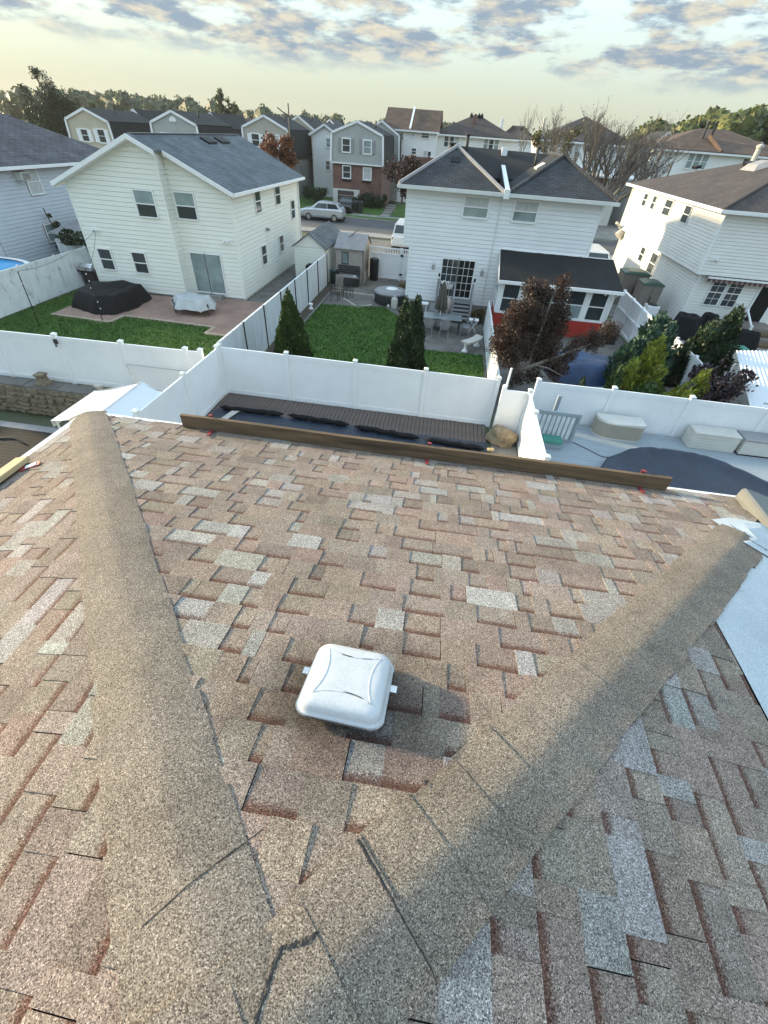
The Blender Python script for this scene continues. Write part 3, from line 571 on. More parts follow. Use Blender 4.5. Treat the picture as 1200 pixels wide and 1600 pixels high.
# yard of the cream house
sheet('lawn', [(-20.75, 13.45), (-7.95, 13.7), (-7.95, 25), (-20.75, 25)], .012, M['grass'])
pat = [(-19.2, 19.75), (-16.0, 19.55), (-15.9, 20.6), (-11.05, 20.42), (-11.1, 19.5), (-7.95, 19.45), (-7.95, 24.93), (-14.4, 24.93), (-14.4, 24.23), (-19.2, 24.23)]
sheet('brick_patio', pat, .05, M['pavers'])
mb = MB()
for i in range(5):
    a, b = Vector((*pat[i], .035)), Vector((*pat[i+1], .035)); n = max(1, int((b-a).length/.22))
    for j in range(n): p, q = a.lerp(b, (j+.04)/n), a.lerp(b, (j+.96)/n); mb.bar(p, q, .16, .07+.004*(j % 2))
tag(put(mb, 'patio_border', M['paver_edge']), 'row of tan edging pavers bordering the brick patio', 'edging')
sheet('side_path', [(-11.25, 25), (-7.9, 25), (-7.9, 47), (-11.25, 47)], .02, M['concrete_dark'])
# yard with the red sunroom and the yard of the right-hand house
sheet('paved_yard', [(2.45, 14.6), (10.0, 14.6), (10.0, 30), (2.45, 30)], .006, M['concrete_dark'])
sheet('paved_yard', [(10.2, 14.6), (24, 14.6), (24, 29.2), (10.2, 29.2)], .006, M['concrete'])
sheet('driveway', [(7.2, 30), (14.1, 29.3), (14.1, 49), (7.2, 49)], .01, M['concrete_dark'])

# ------------------------------------------------------------------ white vinyl fences
def frame2(a, b):
    a, b = Vector(a), Vector(b); d = (b-a); l = d.length; d.normalize(); return a, d, Vector((-d.y, d.x, 0)), l
def vinyl_fence(label, posts, z0, h, m='vinyl', capm='vinyl_cap', post=.125, cap=True, group='white vinyl yard fences', last=True, grooves=True):
    c = Vector(posts[0]); t = thing('vinyl_fence', label, 'fence', (c.x, c.y, z0), group)
    for i, p in enumerate(posts):
        if i < len(posts)-1:
            a, d, n, l = frame2((*p, 0), (*posts[i+1], 0)); rz = math.atan2(d.y, d.x); mid = a+d*l/2
            mb = MB(); mb.box((mid.x, mid.y, z0+h*.5-.03), (l-.08, .022, h-.20), rz)
            if grooves:
                k = int(l/.16)
                for j in range(1, k):
                    q = a+d*(l*j/k); mb.box((q.x, q.y, z0+h*.5-.03), (.15, .030, h-.24), rz) if j % 2 else None
            pn = put(mb, 'panel', M[m], t)
            mb = MB(); mb.box((mid.x, mid.y, z0+h-.12), (l-.07, .052, .15), rz); put(mb, 'top_rail', M[m], pn)
            mb = MB(); mb.box((mid.x, mid.y, z0+.11), (l-.07, .052, .16), rz); put(mb, 'bottom_rail', M[m], pn)
        if i == len(posts)-1 and not last: break
        a, d, n, l = frame2((*posts[max(0, i-1)], 0), (*posts[max(1, i)], 0)); rz = math.atan2(d.y, d.x)
        mb = MB(); mb.box((p[0], p[1], z0+(h+.02)/2), (post, post, h+.02), rz); po = put(mb, 'post', M[m], t)
        if cap:
            mb = MB(); w = post/2+.018; ring = lambda k, zz: [(p[0]+math.cos(rz+PI/4+q*PI/2)*k*1.414, p[1]+math.sin(rz+PI/4+q*PI/2)*k*1.414, zz) for q in range(4)]
            mb.rings([ring(w, z0+h+.021), ring(w, z0+h+.05), ring(w*.8, z0+h+.065), ring(.012, z0+h+.095)]); put(mb, 'cap', M[capm], po)
    return t
YF = 14.12
vinyl_fence('white vinyl fence behind the brown pool deck', [(-7.63+2.455*i, YF-.012*i) for i in range(5)], 0, 1.80)
vinyl_fence('white vinyl side fence between the tent and the brown pool deck', [(-7.65, YF-.13), (-7.67, 11.65), (-7.70, 9.2)], 0, 1.80)
vinyl_fence('white vinyl fence on the stone retaining wall, left', [(-20.7, 13.15), (-18.2, 13.22), (-15.72, 13.30), (-13.28, 13.38), (-10.86, 13.44), (-8.55, 13.5), (-8.02, 13.52)], .0, 1.80, capm='vinyl')
vinyl_fence('white vinyl fence behind the grey pool deck, right', [(3.55, 14.32), (6.05, 14.36), (8.55, 14.34), (11.02, 14.30), (13.5, 14.3)], 0, 1.80, capm='vinyl')
vinyl_fence('white vinyl fence dividing the two pool decks', [(3.17, 13.42), (3.17, 12.0), (3.17, 9.6)], 0, 1.78)
gt = thing('fence_gate', 'narrow white vinyl gate panel beside the boulder', 'gate', (2.72, 13.45, 0))
mb = MB(); mb.bx(2.42, 3.10, 13.44, 13.46, .06, 1.66); g = put(mb, 'panel', M['vinyl'], gt)
mb = MB(); mb.bx(2.42, 3.10, 13.425, 13.475, 1.58, 1.72); put(mb, 'top_rail', M['vinyl'], g)
mb = MB(); mb.bx(2.42, 3.10, 13.425, 13.475, .04, .18); put(mb, 'bottom_rail', M['vinyl'], g)
mb = MB(); mb.bx(2.28, 2.41, 13.385, 13.515, 0, 1.84); mb.lathe((2.345, 13.45, 1.84), [(.085, 0), (.085, .03), (.012, .07)], 4); put(mb, 'post', M['vinyl'], gt)
mb = MB(); mb.tube([(2.43, 13.7, 1.5), (2.44, 13.7, 2.35)], .035, 8); tag(put(mb, 'white_pole', M['vinyl']), 'thin white pole sticking up behind the narrow gate panel', 'pole')
mb = MB(); mb.tube([(-10.85, 13.33, 1.06), (-7.75, 13.37, 1.06)], .012, 6); mb.tube([(-10.85, 13.33, 1.06), (-10.72, 13.25, .7)], .012, 6); tag(put(mb, 'white_rod', M['galv']), 'thin rod fixed along the white fence behind the tent', 'rod')
mb = MB(); mb.bx(-13.29, -13.17, 13.24, 13.31, 1.53, 1.70); mb.bx(-13.25, -13.20, 13.20, 13.24, 1.45, 1.53); tag(put(mb, 'wall_lamp', M['darkmetal'], bevel=.01), 'small dark lamp fixed to a white fence post on the left', 'lamp')
vinyl_fence('white divider fence stained with grey mould beside the blue-grey house', [(-20.9, 13.4), (-20.9, 15.85), (-20.9, 18.3), (-20.9, 20.75), (-20.9, 23.2), (-20.9, 25.65)], 0, 1.84, m='old_white', capm='old_white', cap=False, post=.06, group='old white dividers')
vinyl_fence('old white fence along the red sunroom yard, seen edge on', [(2.36, 14.9), (2.36, 17.3), (2.36, 19.7), (2.36, 22.1), (2.36, 24.6)], 0, 1.45, m='old_white', capm='old_white', cap=False, post=.07, group='old white dividers')
vinyl_fence('bright white fence between conifers and the right house', [(10.75, 17.2), (10.8, 19.4), (10.82, 21.6), (10.85, 23.2)], 0, 1.5, cap=False, group='white dividers on the right')
# framed panel fence between the sunroom and the right-hand house
t = thing('panel_fence', 'white framed panel fence running back beside the red sunroom', 'fence', (10.05, 26, 0))
ys = [22.9, 24.6, 26.3, 28.0]
for i in range(3):
    mb = MB(); mb.bx(10.03, 10.06, ys[i]+.05, ys[i+1]-.05, .1, 1.8); p = put(mb, 'panel', M['vinyl'], t)
    for z in (.12, .95, 1.72): mb = MB(); mb.bx(9.97, 10.10, ys[i]+.06, ys[i+1]-.06, z, z+.11); put(mb, 'rail', M['vinyl'], p)
for y in ys: mb = MB(); mb.bx(9.96, 10.11, y-.06, y+.06, 0, 1.88); put(mb, 'post', M['vinyl'], t)
# grey-white panel fence with dark steel posts between cream house and duplex yard
t = thing('panel_fence', 'pale grey plywood fence with dark posts beside the flower bed', 'fence', (-7.72, 22, 0))
n = 7; y0, y1 = 14.25, 29.9
for i in range(n):
    a, b = y0+(y1-y0)*i/n, y0+(y1-y0)*(i+1)/n
    mb = MB(); mb.bx(-7.76, -7.71, a+.03, b-.03, .05, 1.78+.015*(i % 2))
    for j in range(1, 16): mb.bx(-7.715, -7.705+.004*(j % 3), a+.04+(b-a-.08)*(j-1)/15+.004, a+.04+(b-a-.08)*j/15, .06, 1.77)
    p = put(mb, 'panel', M['grey_ply'], t)
    mb = MB(); mb.bx(-7.775, -7.695, a+.03, b-.03, 1.796, 1.83); put(mb, 'cap_rail', M['old_white'], p)
for i in range(n+1):
    y = y0+(y1-y0)*i/n; mb = MB(); mb.bx(-7.70, -7.655, y-.022, y+.022, 0, 1.86); put(mb, 'post', M['darkmetal'], t)

# ------------------------------------------------------------------ brown pool deck and its covered pool
dk = thing('pool_deck', 'brown timber deck boards between the white fence and the covered pool', 'deck', (-2.6, 13.2, 0))
me = None
for i in range(70):
    x = -7.50+.138*i
    if me is None:
        mb = MB(); mb.bx(-.064, .064, -.86, .86, .0, .05); o = put(mb, 'plank', M['deck_brown'], dk, world=False, bevel=.004); me = o.data
    else:
        o = bpy.data.objects.new('plank', me); COL.objects.link(o); o.parent = dk
        m_ = o.modifiers.new('bevel', 'BEVEL'); m_.width = .004; m_.segments = 2
    o.location = (x-dk.location.x, 13.18-dk.location.y+U(-.01, .01), U(-.004, .004))
mb = MB(); mb.bx(-7.58, 2.25, 12.2, 14.05, -.14, -.03); put(mb, 'joist_frame', M['dark'], dk)
mb = MB(); mb.bx(2.25, 3.12, 9, 13.9, -.02, .012); struct(mb, 'gravel_strip', M['concrete_dark'])
# pool cover: a wrinkled dark sheet just below the deck
NX, NY = 60, 16; mb = MB(); vs = []
for j in range(NY+1):
    for i in range(NX+1):
        x = -7.45+9.6*i/NX; y = 8.6+(12.75-8.6)*j/NY
        vs.append((x, y, .085+.012*math.sin(x*7+math.sin(y*3))+.01*math.sin(x*13+y*5)+U(-.004, .004)+(-.05 if j < NY-9 else 0)))
mb.add(vs, [(j*(NX+1)+i, j*(NX+1)+i+1, (j+1)*(NX+1)+i+1, (j+1)*(NX+1)+i) for j in range(NY) for i in range(NX)])
o = put(mb, 'pool_cover', M['poolliner'], smooth=True); tag(o, 'dark wrinkled winter cover over the pool beside the brown deck', 'pool cover')
for i, (xa, ya, xb, yb) in enumerate(((-7.3, 12.72, -5.0, 12.80), (-4.85, 12.78, -2.62, 12.66), (-2.45, 12.60, -.15, 12.38), (.0, 12.36, 2.0, 12.22))):
    mb = MB(); pts = []; rs = []
    for k in range(13):
        f = k/12; pts.append((xa+(xb-xa)*f, ya+(yb-ya)*f+.02*math.sin(k*1.7+i), .17+.01*math.sin(k*2.1))); rs.append(.012 if k in (0, 12) else .085+.012*math.sin(k*2.6+i))
    mb.tube(pts, rs, 10); o = put(mb, 'water_bag', M['black_cloth'], smooth=True)
    tag(o, ['black water bag at the left end of the pool cover', 'second black water bag from the left on the pool cover', 'third black water bag from the left on the pool cover', 'black water bag at the right end of the pool cover by the boulder'][i], 'water bag', 'water bags along the pool cover')
mb = MB(); mb.box((-6.75, 12.42, .14), (.22, .75, .03), -.25); o = put(mb, 'stone_slab', M['statue']); tag(o, 'pale slab lying on the left end of the pool cover', 'slab')
def rock(name, c, r, m, seed, label, cat, squash=.75, parent=None):
    rnd = random.Random(seed); bm = bmesh.new(); bmesh.ops.create_icosphere(bm, subdivisions=3, radius=1)
    ph = [rnd.uniform(0, 6) for _ in range(9)]
    for v in bm.verts:
        p = v.co.copy(); k = 1+.16*math.sin(3.1*p.x+ph[0])*math.cos(2.7*p.y+ph[1])+.12*math.sin(5.3*p.z+ph[2]+2*p.x)+.06*math.sin(9*p.y+ph[3])*math.sin(8*p.x+ph[4])+rnd.uniform(-.025, .025)
        v.co = Vector((p.x*k*r[0], p.y*k*r[1], max(-.35, p.z*k)*r[2]))
    me = bpy.data.meshes.new(name); bm.to_mesh(me); bm.free(); me.materials.append(m); o = bpy.data.objects.new(name, me); COL.objects.link(o); o.location = c
    if parent: o.parent = parent
    else: tag(o, label, cat)
    return o
rock('boulder', (2.62, 13.02, .18), (.50, .36, .42), M['boulder'], 5, 'tan boulder in the corner of the brown pool deck', 'boulder')
mb = MB(); mb.box((2.18, 12.15, .22), (.2, .12, .06), .2); tag(put(mb, 'timber_block', M['new_wood'], bevel=.004), 'small pale timber block lying by the boulder', 'block')
# ------------------------------------------------------------------ grey pool deck on the right
dk = thing('pool_deck', 'blue-grey deck boards round the navy covered pool', 'deck', (7.5, 12, .37))
for i in range(38):
    y = 14.20-.142*i; mb = MB(); mb.bx(3.26, 14.0, y-.069, y+.069, .33, .37+U(-.002, .002)); put(mb, 'plank', M['deck_grey'], dk)
mb = MB(); mb.bx(3.28, 13.98, 8.9, 14.25, 0, .325); put(mb, 'base', M['dark'], dk)
ring = [(5.30, 11.2), (5.72, 11.95), (6.55, 12.58), (7.2, 12.88), (7.87, 12.92), (8.6, 12.8), (9.25, 12.62), (10.0, 12.0), (10.9, 11.1), (11.2, 9.8), (10.6, 8.2), (8.2, 7.6), (6.2, 8.2), (5.3, 9.6)]
c0 = Vector((8.0, 10.2)); mb = MB(); rings = []
for k, (f, z) in enumerate(((1.0, .375), (1.005, .60), (.985, .655), (.95, .65), (.90, .56), (.75, .50), (.5, .47), (.2, .46))):
    rr = []
    for i, p in enumerate(ring):
        q = Vector(ring[(i+1) % len(ring)])
        for g_ in (0, .25, .5, .75):
            s = Vector(p).lerp(q, g_); w = c0+(s-c0)*f; zz = z+(.02*math.sin(3*s.x+2*s.y) if 0 < k < 5 else 0)+(.012*math.sin(i*4+g_*12) if k in (1, 2, 3, 4) else 0); rr.append((w.x, w.y, zz))
    rings.append(rr)
mb.rings(rings); o = put(mb, 'covered_pool', M['navy'], smooth=True); tag(o, 'round pool under a tight navy blue cover, right', 'pool')
def chest(name, label, x0, x1, y0, y1, z0, h, m, lidm, style):
    t = thing(name, label, 'storage box', ((x0+x1)/2, (y0+y1)/2, z0), 'storage boxes on the grey deck')
    if style == 'round':
        def sec(k, z): 
            pts = []
            for i in range(13): a = PI+PI/2*i/12; pts.append((x0+.55*k+(.55*k)*math.cos(a), y0+.42+(.42)*math.sin(a)*k, z))
            return pts+[(x1-.12, y0+.0, z), (x1, y0+.1, z), (x1, y1, z), (x0, y1, z)]
        mb = MB(); mb.rings([sec(1, z0+.05), sec(1, z0+h-.06)]); put(mb, 'body', m, t)
        mb = MB(); mb.rings([sec(1.02, z0), sec(1.02, z0+.05)]); put(mb, 'base', lidm, t)
        mb = MB(); mb.rings([sec(1.03, z0+h-.06), sec(1.03, z0+h-.01), sec(.9, z0+h+.03)]); put(mb, 'lid', lidm, t)
    else:
        mb = MB(); mb.bx(x0, x1, y0, y1, z0, z0+h-.05); b = put(mb, 'body', m, t)
        if style == 'slat':
            for i in range(5):
                z = z0+.03+i*(h-.1)/5; mb = MB(); mb.bx(x0-.014, x1+.014, y0-.014, y1+.014, z, z+(h-.1)/5-.022); put(mb, 'slat', m, b)
            mb = MB(); mb.bx(x0-.02, x1+.02, y0-.02, y1+.02, z0+h-.045, z0+h); l = put(mb, 'lid', lidm, t)
            for i in range(5): y = y0+(y1-y0)*i/5; mb = MB(); mb.bx(x0-.018, x1+.018, y+.012, y+(y1-y0)/5-.012, z0+h+.001, z0+h+.012); put(mb, 'lid_slat', lidm, l)
        else:
            mb = MB(); mb.bx(x0-.03, x1+.03, y0-.03, y1+.03, z0+h-.05, z0+h); put(mb, 'lid', lidm, t, bevel=.015)
            mb = MB(); mb.bx(x0-.012, x0+.09, y0-.012, y0+.0, z0, z0+h-.06); put(mb, 'corner', m, t); mb = MB(); mb.bx(x0-.012, x1+.012, y0-.016, y1+.012, z0-.0, z0+.04); put(mb, 'base', M['dark'], t)
    return t
chest('deck_box', 'rounded taupe deck box with a pale lid by the white fence', 5.72, 7.22, 13.5, 14.12, .37, .60, M['resin_tan'], M['resin'], 'round')
chest('deck_box', 'cream slatted deck box between two other boxes', 8.85, 10.28, 13.62, 14.16, .37, .58, M['resin'], M['resin'], 'slat')
chest('deck_box', 'cream deck box with a dark grey lid at the right edge', 10.42, 11.9, 13.55, 14.16, .37, .58, M['resin'], M['shedroof'], 'flat')
# grey gate with lattice slots, green-lidded box, grey post, cord
t = thing('lattice_gate', 'grey gate with slotted white lattice beside the green-lidded box', 'gate', (4.2, 12.98, .37))
mb = MB(); mb.bx(3.42, 4.85, 12.92, 13.0, 1.30, 1.42); mb.bx(3.42, 4.85, 12.93, 12.99, .37, .45); mb.bx(4.76, 4.85, 12.93, 12.99, .45, 1.30); mb.bx(3.42, 3.50, 12.93, 12.99, .45, 1.30); put(mb, 'frame', M['deck_grey'], t)
for i in range(8):
    x = 3.54+i*.152; mb = MB(); mb.bx(x+.098, x+.140, 12.94, 12.98, .452, 1.298); put(mb, 'slat', M['deck_grey'], t)
    mb = MB()
    for k in range(13):
        z = .47+k*.064; mb.bar((x-.01, 12.96, z), (x+.10, 12.96, z+.06), .010, .018); mb.bar((x+.10, 12.964, z), (x-.01, 12.964, z+.06), .010, .018)
    put(mb, 'lattice', M['trim'], t)
t = thing('pump_box', 'small grey box with a green lid beside the lattice gate', 'box', (4.1, 12.6, .37)); mb = MB(); mb.bx(3.82, 4.40, 12.40, 12.78, .37, .56); put(mb, 'body', M['deck_grey'], t, bevel=.01)
mb = MB(); mb.rings([[(3.79, 12.38, .562), (4.36, 12.38, .562), (4.46, 12.5, .562), (4.42, 12.82, .562), (3.79, 12.82, .562)], [(3.81, 12.40, .66), (4.34, 12.40, .64), (4.43, 12.5, .64), (4.40, 12.80, .66), (3.81, 12.80, .68)]]); put(mb, 'lid', M['teal'], t, bevel=.01)
mb = MB(); mb.bx(4.24, 4.36, 13.95, 14.06, .37, 1.50); tag(put(mb, 'grey_post', M['deck_grey']), 'short grey post standing against the white fence behind the lattice gate', 'post')
mb = MB(); mb.tube([(4.9, 13.0, .39), (5.25, 12.72, .385), (5.5, 12.5, .385), (5.7, 12.32, .385), (5.9, 12.32, .385), (6.1, 12.4, .39), (6.25, 12.42, .4)], .011, 6); tag(put(mb, 'power_cord', M['blackpipe'], smooth=True), 'thin dark cord lying across the grey deck', 'cord')
# ------------------------------------------------------------------ sunken yard on the left: retaining wall, coping, ornaments, dark deck, tent
rw = thing('retaining_wall', 'rough brown stone retaining wall below the left white fence', 'wall', (-13, 12.9, -1.1))
mb = MB(); mb.bx(-19, -7.95, 12.72, 12.9, -1.1, .02); put(mb, 'backing', M['soil'], rw)
variants = []
for k in range(6):                             # split-faced stones: jittered blocks with chipped corners
    rnd = random.Random(60+k); bm = bmesh.new(); bmesh.ops.create_cube(bm, size=2); bmesh.ops.subdivide_edges(bm, edges=bm.edges[:], cuts=2, use_grid_fill=True)
    for v in bm.verts:
        e_ = sum(abs(c) > .9 for c in v.co); kk = 1-.10*max(0, e_-1); v.co = Vector((v.co.x*kk+rnd.uniform(-.10, .10), v.co.y*kk+rnd.uniform(-.22, .22), v.co.z*kk+rnd.uniform(-.12, .12)))
    me_ = bpy.data.meshes.new('stone'); bm.to_mesh(me_); bm.free(); me_.materials.append(M['stone']); variants.append(me_)
z = -1.02
while z < -.02:
    x = -16.6+U(0, .2); hh = U(.16, .24)
    while x < -10.6:
        w = U(.22, .5); o = bpy.data.objects.new('stone', random.choice(variants)); COL.objects.link(o); o.parent = rw
        o.location = (x+w/2+13, 12.66-12.9+U(-.04, .03), z+hh/2+1.1); o.scale = (w*.52, U(.14, .2), hh*.58); o.rotation_euler = (0, U(-.1, .1), U(-.15, .15)); x += w
    z += hh*.92
mb = MB()
x = -17.0
while x < -9.6:
    w = U(.5, .9); mb.box((x+w/2, 12.82, .075+U(-.01, .01)), (w-.02, .55, .10), U(-.02, .02)); x += w
put(mb, 'coping', M['concrete_dark'], rw)
def urn(name, c, s, label, m):
    mb = MB(); mb.lathe(c, [(.17*s, 0), (.17*s, .05*s), (.11*s, .09*s), (.09*s, .16*s), (.13*s, .27*s), (.16*s, .33*s), (.15*s, .36*s), (.12*s, .35*s), (.05*s, .34*s)], 14); o = put(mb, name, m, smooth=True); return tag(o, label, 'ornament')
t = thing('stone_pedestal', 'square stone pedestal ornament on the retaining wall coping', 'ornament', (-14.05, 12.85, .13))
mb = MB(); mb.bx(-14.28, -13.82, 12.62, 13.08, .13, .21); put(mb, 'base', M['stone'], t)
rq = lambda k, z: [(-14.05-k, 12.85-k, z), (-14.05+k, 12.85-k, z), (-14.05+k, 12.85+k, z), (-14.05-k, 12.85+k, z)]
mb = MB(); mb.rings([rq(.20, .21), rq(.14, .28), rq(.12, .42), rq(.16, .48), rq(.16, .53)]); put(mb, 'shaft', M['stone'], t)
urn('garden_urn', (-11.75, 12.72, .12), .95, 'small white stone urn at the right end of the retaining wall', M['statue'])
t = thing('dark_lamp', 'small dark garden lamp behind the white tent ridge', 'lamp', (-10.9, 13.0, .12)); mb = MB(); mb.lathe((-10.9, 13.0, .12), [(.07, 0), (.07, .02), (.02, .03), (.02, .16), (.08, .18), (.08, .26), (.02, .29)], 10); put(mb, 'body', M['darkmetal'], t)
dk = thing('dark_deck', 'dark grey composite deck below the stone retaining wall', 'deck', (-13, 9, -1.1))
for i in range(34):
    y = 11.35-.16*i; mb = MB(); mb.bx(-18.5, -10.3, y-.076, y+.076, -1.06, -.99); put(mb, 'plank', M['deck_dark'], dk)
mb = MB(); mb.bx(-18.5, -10.3, 11.45, 11.78, -1.06, -.985); put(mb, 'border_plank', M['shedroof'], dk)
mb = MB(); mb.bx(-18.5, -10.3, 5.6, 11.4, -1.1, -1.065); put(mb, 'base', M['dark'], dk)
mb = MB(); mb.tube([(-15.3, 10.95, -.95), (-14.7, 10.7, -.955), (-14.2, 10.85, -.95), (-13.6, 10.6, -.955)], .03, 6); tag(put(mb, 'hose', M['blackpipe'], smooth=True), 'dark hose lying on the dark grey deck', 'hose')
tn = thing('canopy_tent', 'white canopy tent top beside the side fence', 'tent', (-8.8, 9.2, -1.1))
NX, NY = 12, 16
def roofsheet(xa, za, xb, zb, y0, y1):
    mb = MB(); vs = []
    for j in range(NY+1):
        for i in range(NX+1):
            f = i/NX; y = y0+(y1-y0)*j/NY; sag = -.05*math.sin(PI*f)*(.7+.3*math.cos(j*1.6)); vs.append((xa+(xb-xa)*f, y+.04*math.sin(i*.5), za+(zb-za)*f+sag))
    n = len(vs); vs += [(x, y, z-.006) for x, y, z in vs]; g = lambda j, i: j*(NX+1)+i
    fs = [(g(j, i), g(j, i+1), g(j+1, i+1), g(j+1, i)) for j in range(NY) for i in range(NX)]; fs += [tuple(q+n for q in f[::-1]) for f in fs]
    return mb.add(vs, fs)
put(roofsheet(-8.34, 1.93, -9.95, 1.48, 8.75, 10.55), 'canopy', M['tarp_white'], tn, smooth=True)
put(roofsheet(-8.34, 1.932, -7.78, 1.70, 8.75, 10.62), 'canopy', M['tarp_white'], tn, smooth=True)
mb = MB(); mb.poly([(-9.95, 10.56, 1.47), (-7.78, 10.62, 1.69), (-8.34, 10.58, 1.92)]); mb.poly([(-9.95, 10.55, 1.47), (-9.95, 8.75, 1.47), (-9.96, 8.75, 1.28), (-9.96, 10.55, 1.28)]); put(mb, 'valance', M['tarp_white'], tn)
mb = MB(); mb.tube([(-8.34, 8.75, 1.936), (-8.34, 10.58, 1.938)], .022, 8); put(mb, 'ridge_pole', M['tarp_white'], tn, smooth=True)
for x, y in ((-9.9, 10.5), (-7.84, 10.5), (-9.9, 8.85), (-7.84, 8.85)): mb = MB(); mb.tube([(x, y, -1.1), (x, y, 1.5)], .03, 8); put(mb, 'leg', M['trim'], tn)
# ================================================================== houses
def siding(mb, a, b, nrm, z0, z1, course=.2, lims=None, depth=.024):
    a, b, n = Vector((*a, 0)), Vector((*b, 0)), Vector((*nrm, 0)); d = b-a; l = d.length; d.normalize(); z = z0
    while z < z1-.01:
        zt = min(z1, z+course)
        u0, u1 = lims(z) if lims else (0, l); w0, w1 = lims(zt) if lims else (0, l)
        if u1-u0 > .02:
            zg = zt-.015; p = [a+d*u0+n*depth, a+d*u1+n*depth, a+d*w1+n*.012, a+d*w0+n*.012]; g = [a+d*w1-n*.02, a+d*w0-n*.02]
            mb.poly([(p[0].x, p[0].y, z), (p[1].x, p[1].y, z), (p[2].x, p[2].y, zg), (p[3].x, p[3].y, zg)])
            mb.poly([(p[3].x, p[3].y, zg), (p[2].x, p[2].y, zg), (g[0].x, g[0].y, zg), (g[1].x, g[1].y, zg)]); mb.poly([(g[1].x, g[1].y, zg), (g[0].x, g[0].y, zg), (g[0].x, g[0].y, zt), (g[1].x, g[1].y, zt)])
            q = [a+d*u0-n*.02, a+d*u1-n*.02]; mb.poly([(p[0].x, p[0].y, z), (p[1].x, p[1].y, z), (q[1].x, q[1].y, z), (q[0].x, q[0].y, z)])
        z = zt
    return mb
def window(par, o, u, n, w, h, m='glass', fm='trim', fr=.055, sash=True, muntin=None, proud=.05, name='window', drape=None, upper=None):
    """o: lower left corner on the wall, u: unit vector along the wall, n: outward"""
    o, u, n = Vector(o), Vector((*u, 0)), Vector((*n, 0)); z = Vector((0,0,1))
    def blk(mb, a0, a1, b0, b1, d0, d1):
        vs = [o+u*a+z*b+n*d for d in (d0, d1) for a, b in ((a0,b0),(a1,b0),(a1,b1),(a0,b1))]; mb.add(vs, [(0,3,2,1),(4,5,6,7),(0,1,5,4),(1,2,6,5),(2,3,7,6),(3,0,4,7)])
    mb = MB(); blk(mb, -fr, 0, -fr, h+fr, 0, proud); blk(mb, w, w+fr, -fr, h+fr, 0, proud); blk(mb, 0, w, h, h+fr, 0, proud); blk(mb, 0, w, -fr, 0, 0, proud+.012)
    f = put(mb, name, M[fm], par)
    if sash:
        mb = MB(); blk(mb, 0, w, 0, h/2-.002, .002, .014); put(mb, 'pane', M[m], f); mb = MB(); blk(mb, 0, w, h/2+.002, h, .002, .024); put(mb, 'pane', M[upper or m], f)
        mb = MB(); blk(mb, 0, w, h/2-.025, h/2+.025, .026, .042); put(mb, 'sash_rail', M[fm], f)
    else:
        mb = MB(); blk(mb, 0, w, 0, h, .002, .014); put(mb, 'pane', M[m], f)
    if muntin:
        nx, ny = muntin; mb = MB()
        for i in range(1, nx): blk(mb, w*i/nx-.010, w*i/nx+.010, 0, h, .025, .034)
        for j in range(1, ny): blk(mb, 0, w, h*j/ny-.010, h*j/ny+.010, .025, .0335)
        put(mb, 'muntins', M[fm], f)
    return f
def wallbox(par, x0, x1, y0, y1, z0, z1, m, name='wall'):
    mb = MB(); mb.bx(x0, x1, y0, y1, z0, z1); return put(mb, name, m, par)
FX, FNEG, RX = (1, 0), (0, -1), (0, 1)
# ---- cream house -------------------------------------------------------
h1 = thing('cream_house', 'cream clapboard house with stepped gable and grey roof', 'house', (-15.4, 30, 0))
rx, rz_, sl1 = -15.35, 7.02, .442
top = lambda x: rz_-sl1*abs(x-rx)-.10
YL, YR, XS = 24.25, 24.95, -14.42
wallbox(h1, -19.45, -11.35, 25.0, 36.3, 0, 5.1, M['cream'])
def lim1(z):
    u = (rz_-.10-z)/sl1; return (max(-19.5, rx-u)+19.5, min(XS, rx+u)+19.5)
mb = MB(); siding(mb, (-19.5, YL), (XS, YL), FNEG, .15, rz_-.1, .2, lim1); put(mb, 'wall', M['cream'], h1)
def lim2(z):
    u = (rz_-.10-z)/sl1; return (0, min(-11.3, rx+u)-XS)
mb = MB(); siding(mb, (XS, YR), (-11.3, YR), FNEG, .15, top(XS), .2, lim2); put(mb, 'wall', M['cream'], h1)
mb = MB(); siding(mb, (XS, YL), (XS, YR), (1, 0), .15, top(XS), .2); put(mb, 'wall', M['cream'], h1)
mb = MB(); siding(mb, (-11.3, YR), (-11.3, 36.3), (1, 0), .15, 5.1, .2); put(mb, 'wall', M['cream'], h1)
mb = MB(); siding(mb, (-19.5, YL), (-19.5, 36.3), (-1, 0), .15, 5.05, .2); put(mb, 'wall', M['cream'], h1)
mb = MB(); mb.bx(-19.44, -11.36, 24.9, 36.25, 0, .15); mb.bx(-19.44, XS-.06, 24.3, 24.9, 0, .15); put(mb, 'foundation', M['concrete'], h1)
for x, y, zt in ((-19.5, YL, 5.0), (XS, YL, top(XS)-.02), (-11.3, YR, 4.98), (-11.3, 36.28, 4.98)): mb = MB(); mb.bx(x-.045, x+.045, y-.035, y+.05, .14, zt); put(mb, 'corner_board', M['cream'], h1)
mb = MB(); xe = -19.95; ze = rz_-sl1*(rx-xe)
mb.slab([(rx, 23.85, rz_), (rx, 36.7, rz_), (xe, 36.7, ze), (xe, 23.85, ze)], (0, 0, -.09))
xr = -10.95; zr = rz_-sl1*(xr-rx); xs2 = XS+.25; zs2 = rz_-sl1*(xs2-rx)
mb.slab([(rx, 23.85, rz_), (xs2, 23.85, zs2), (xs2, 24.6, zs2), (xr, 24.6, zr), (xr, 36.7, zr), (rx, 36.7, rz_)], (0, 0, -.09)); rf = put(mb, 'roof', M['roof_grey'], h1)
mb = MB()
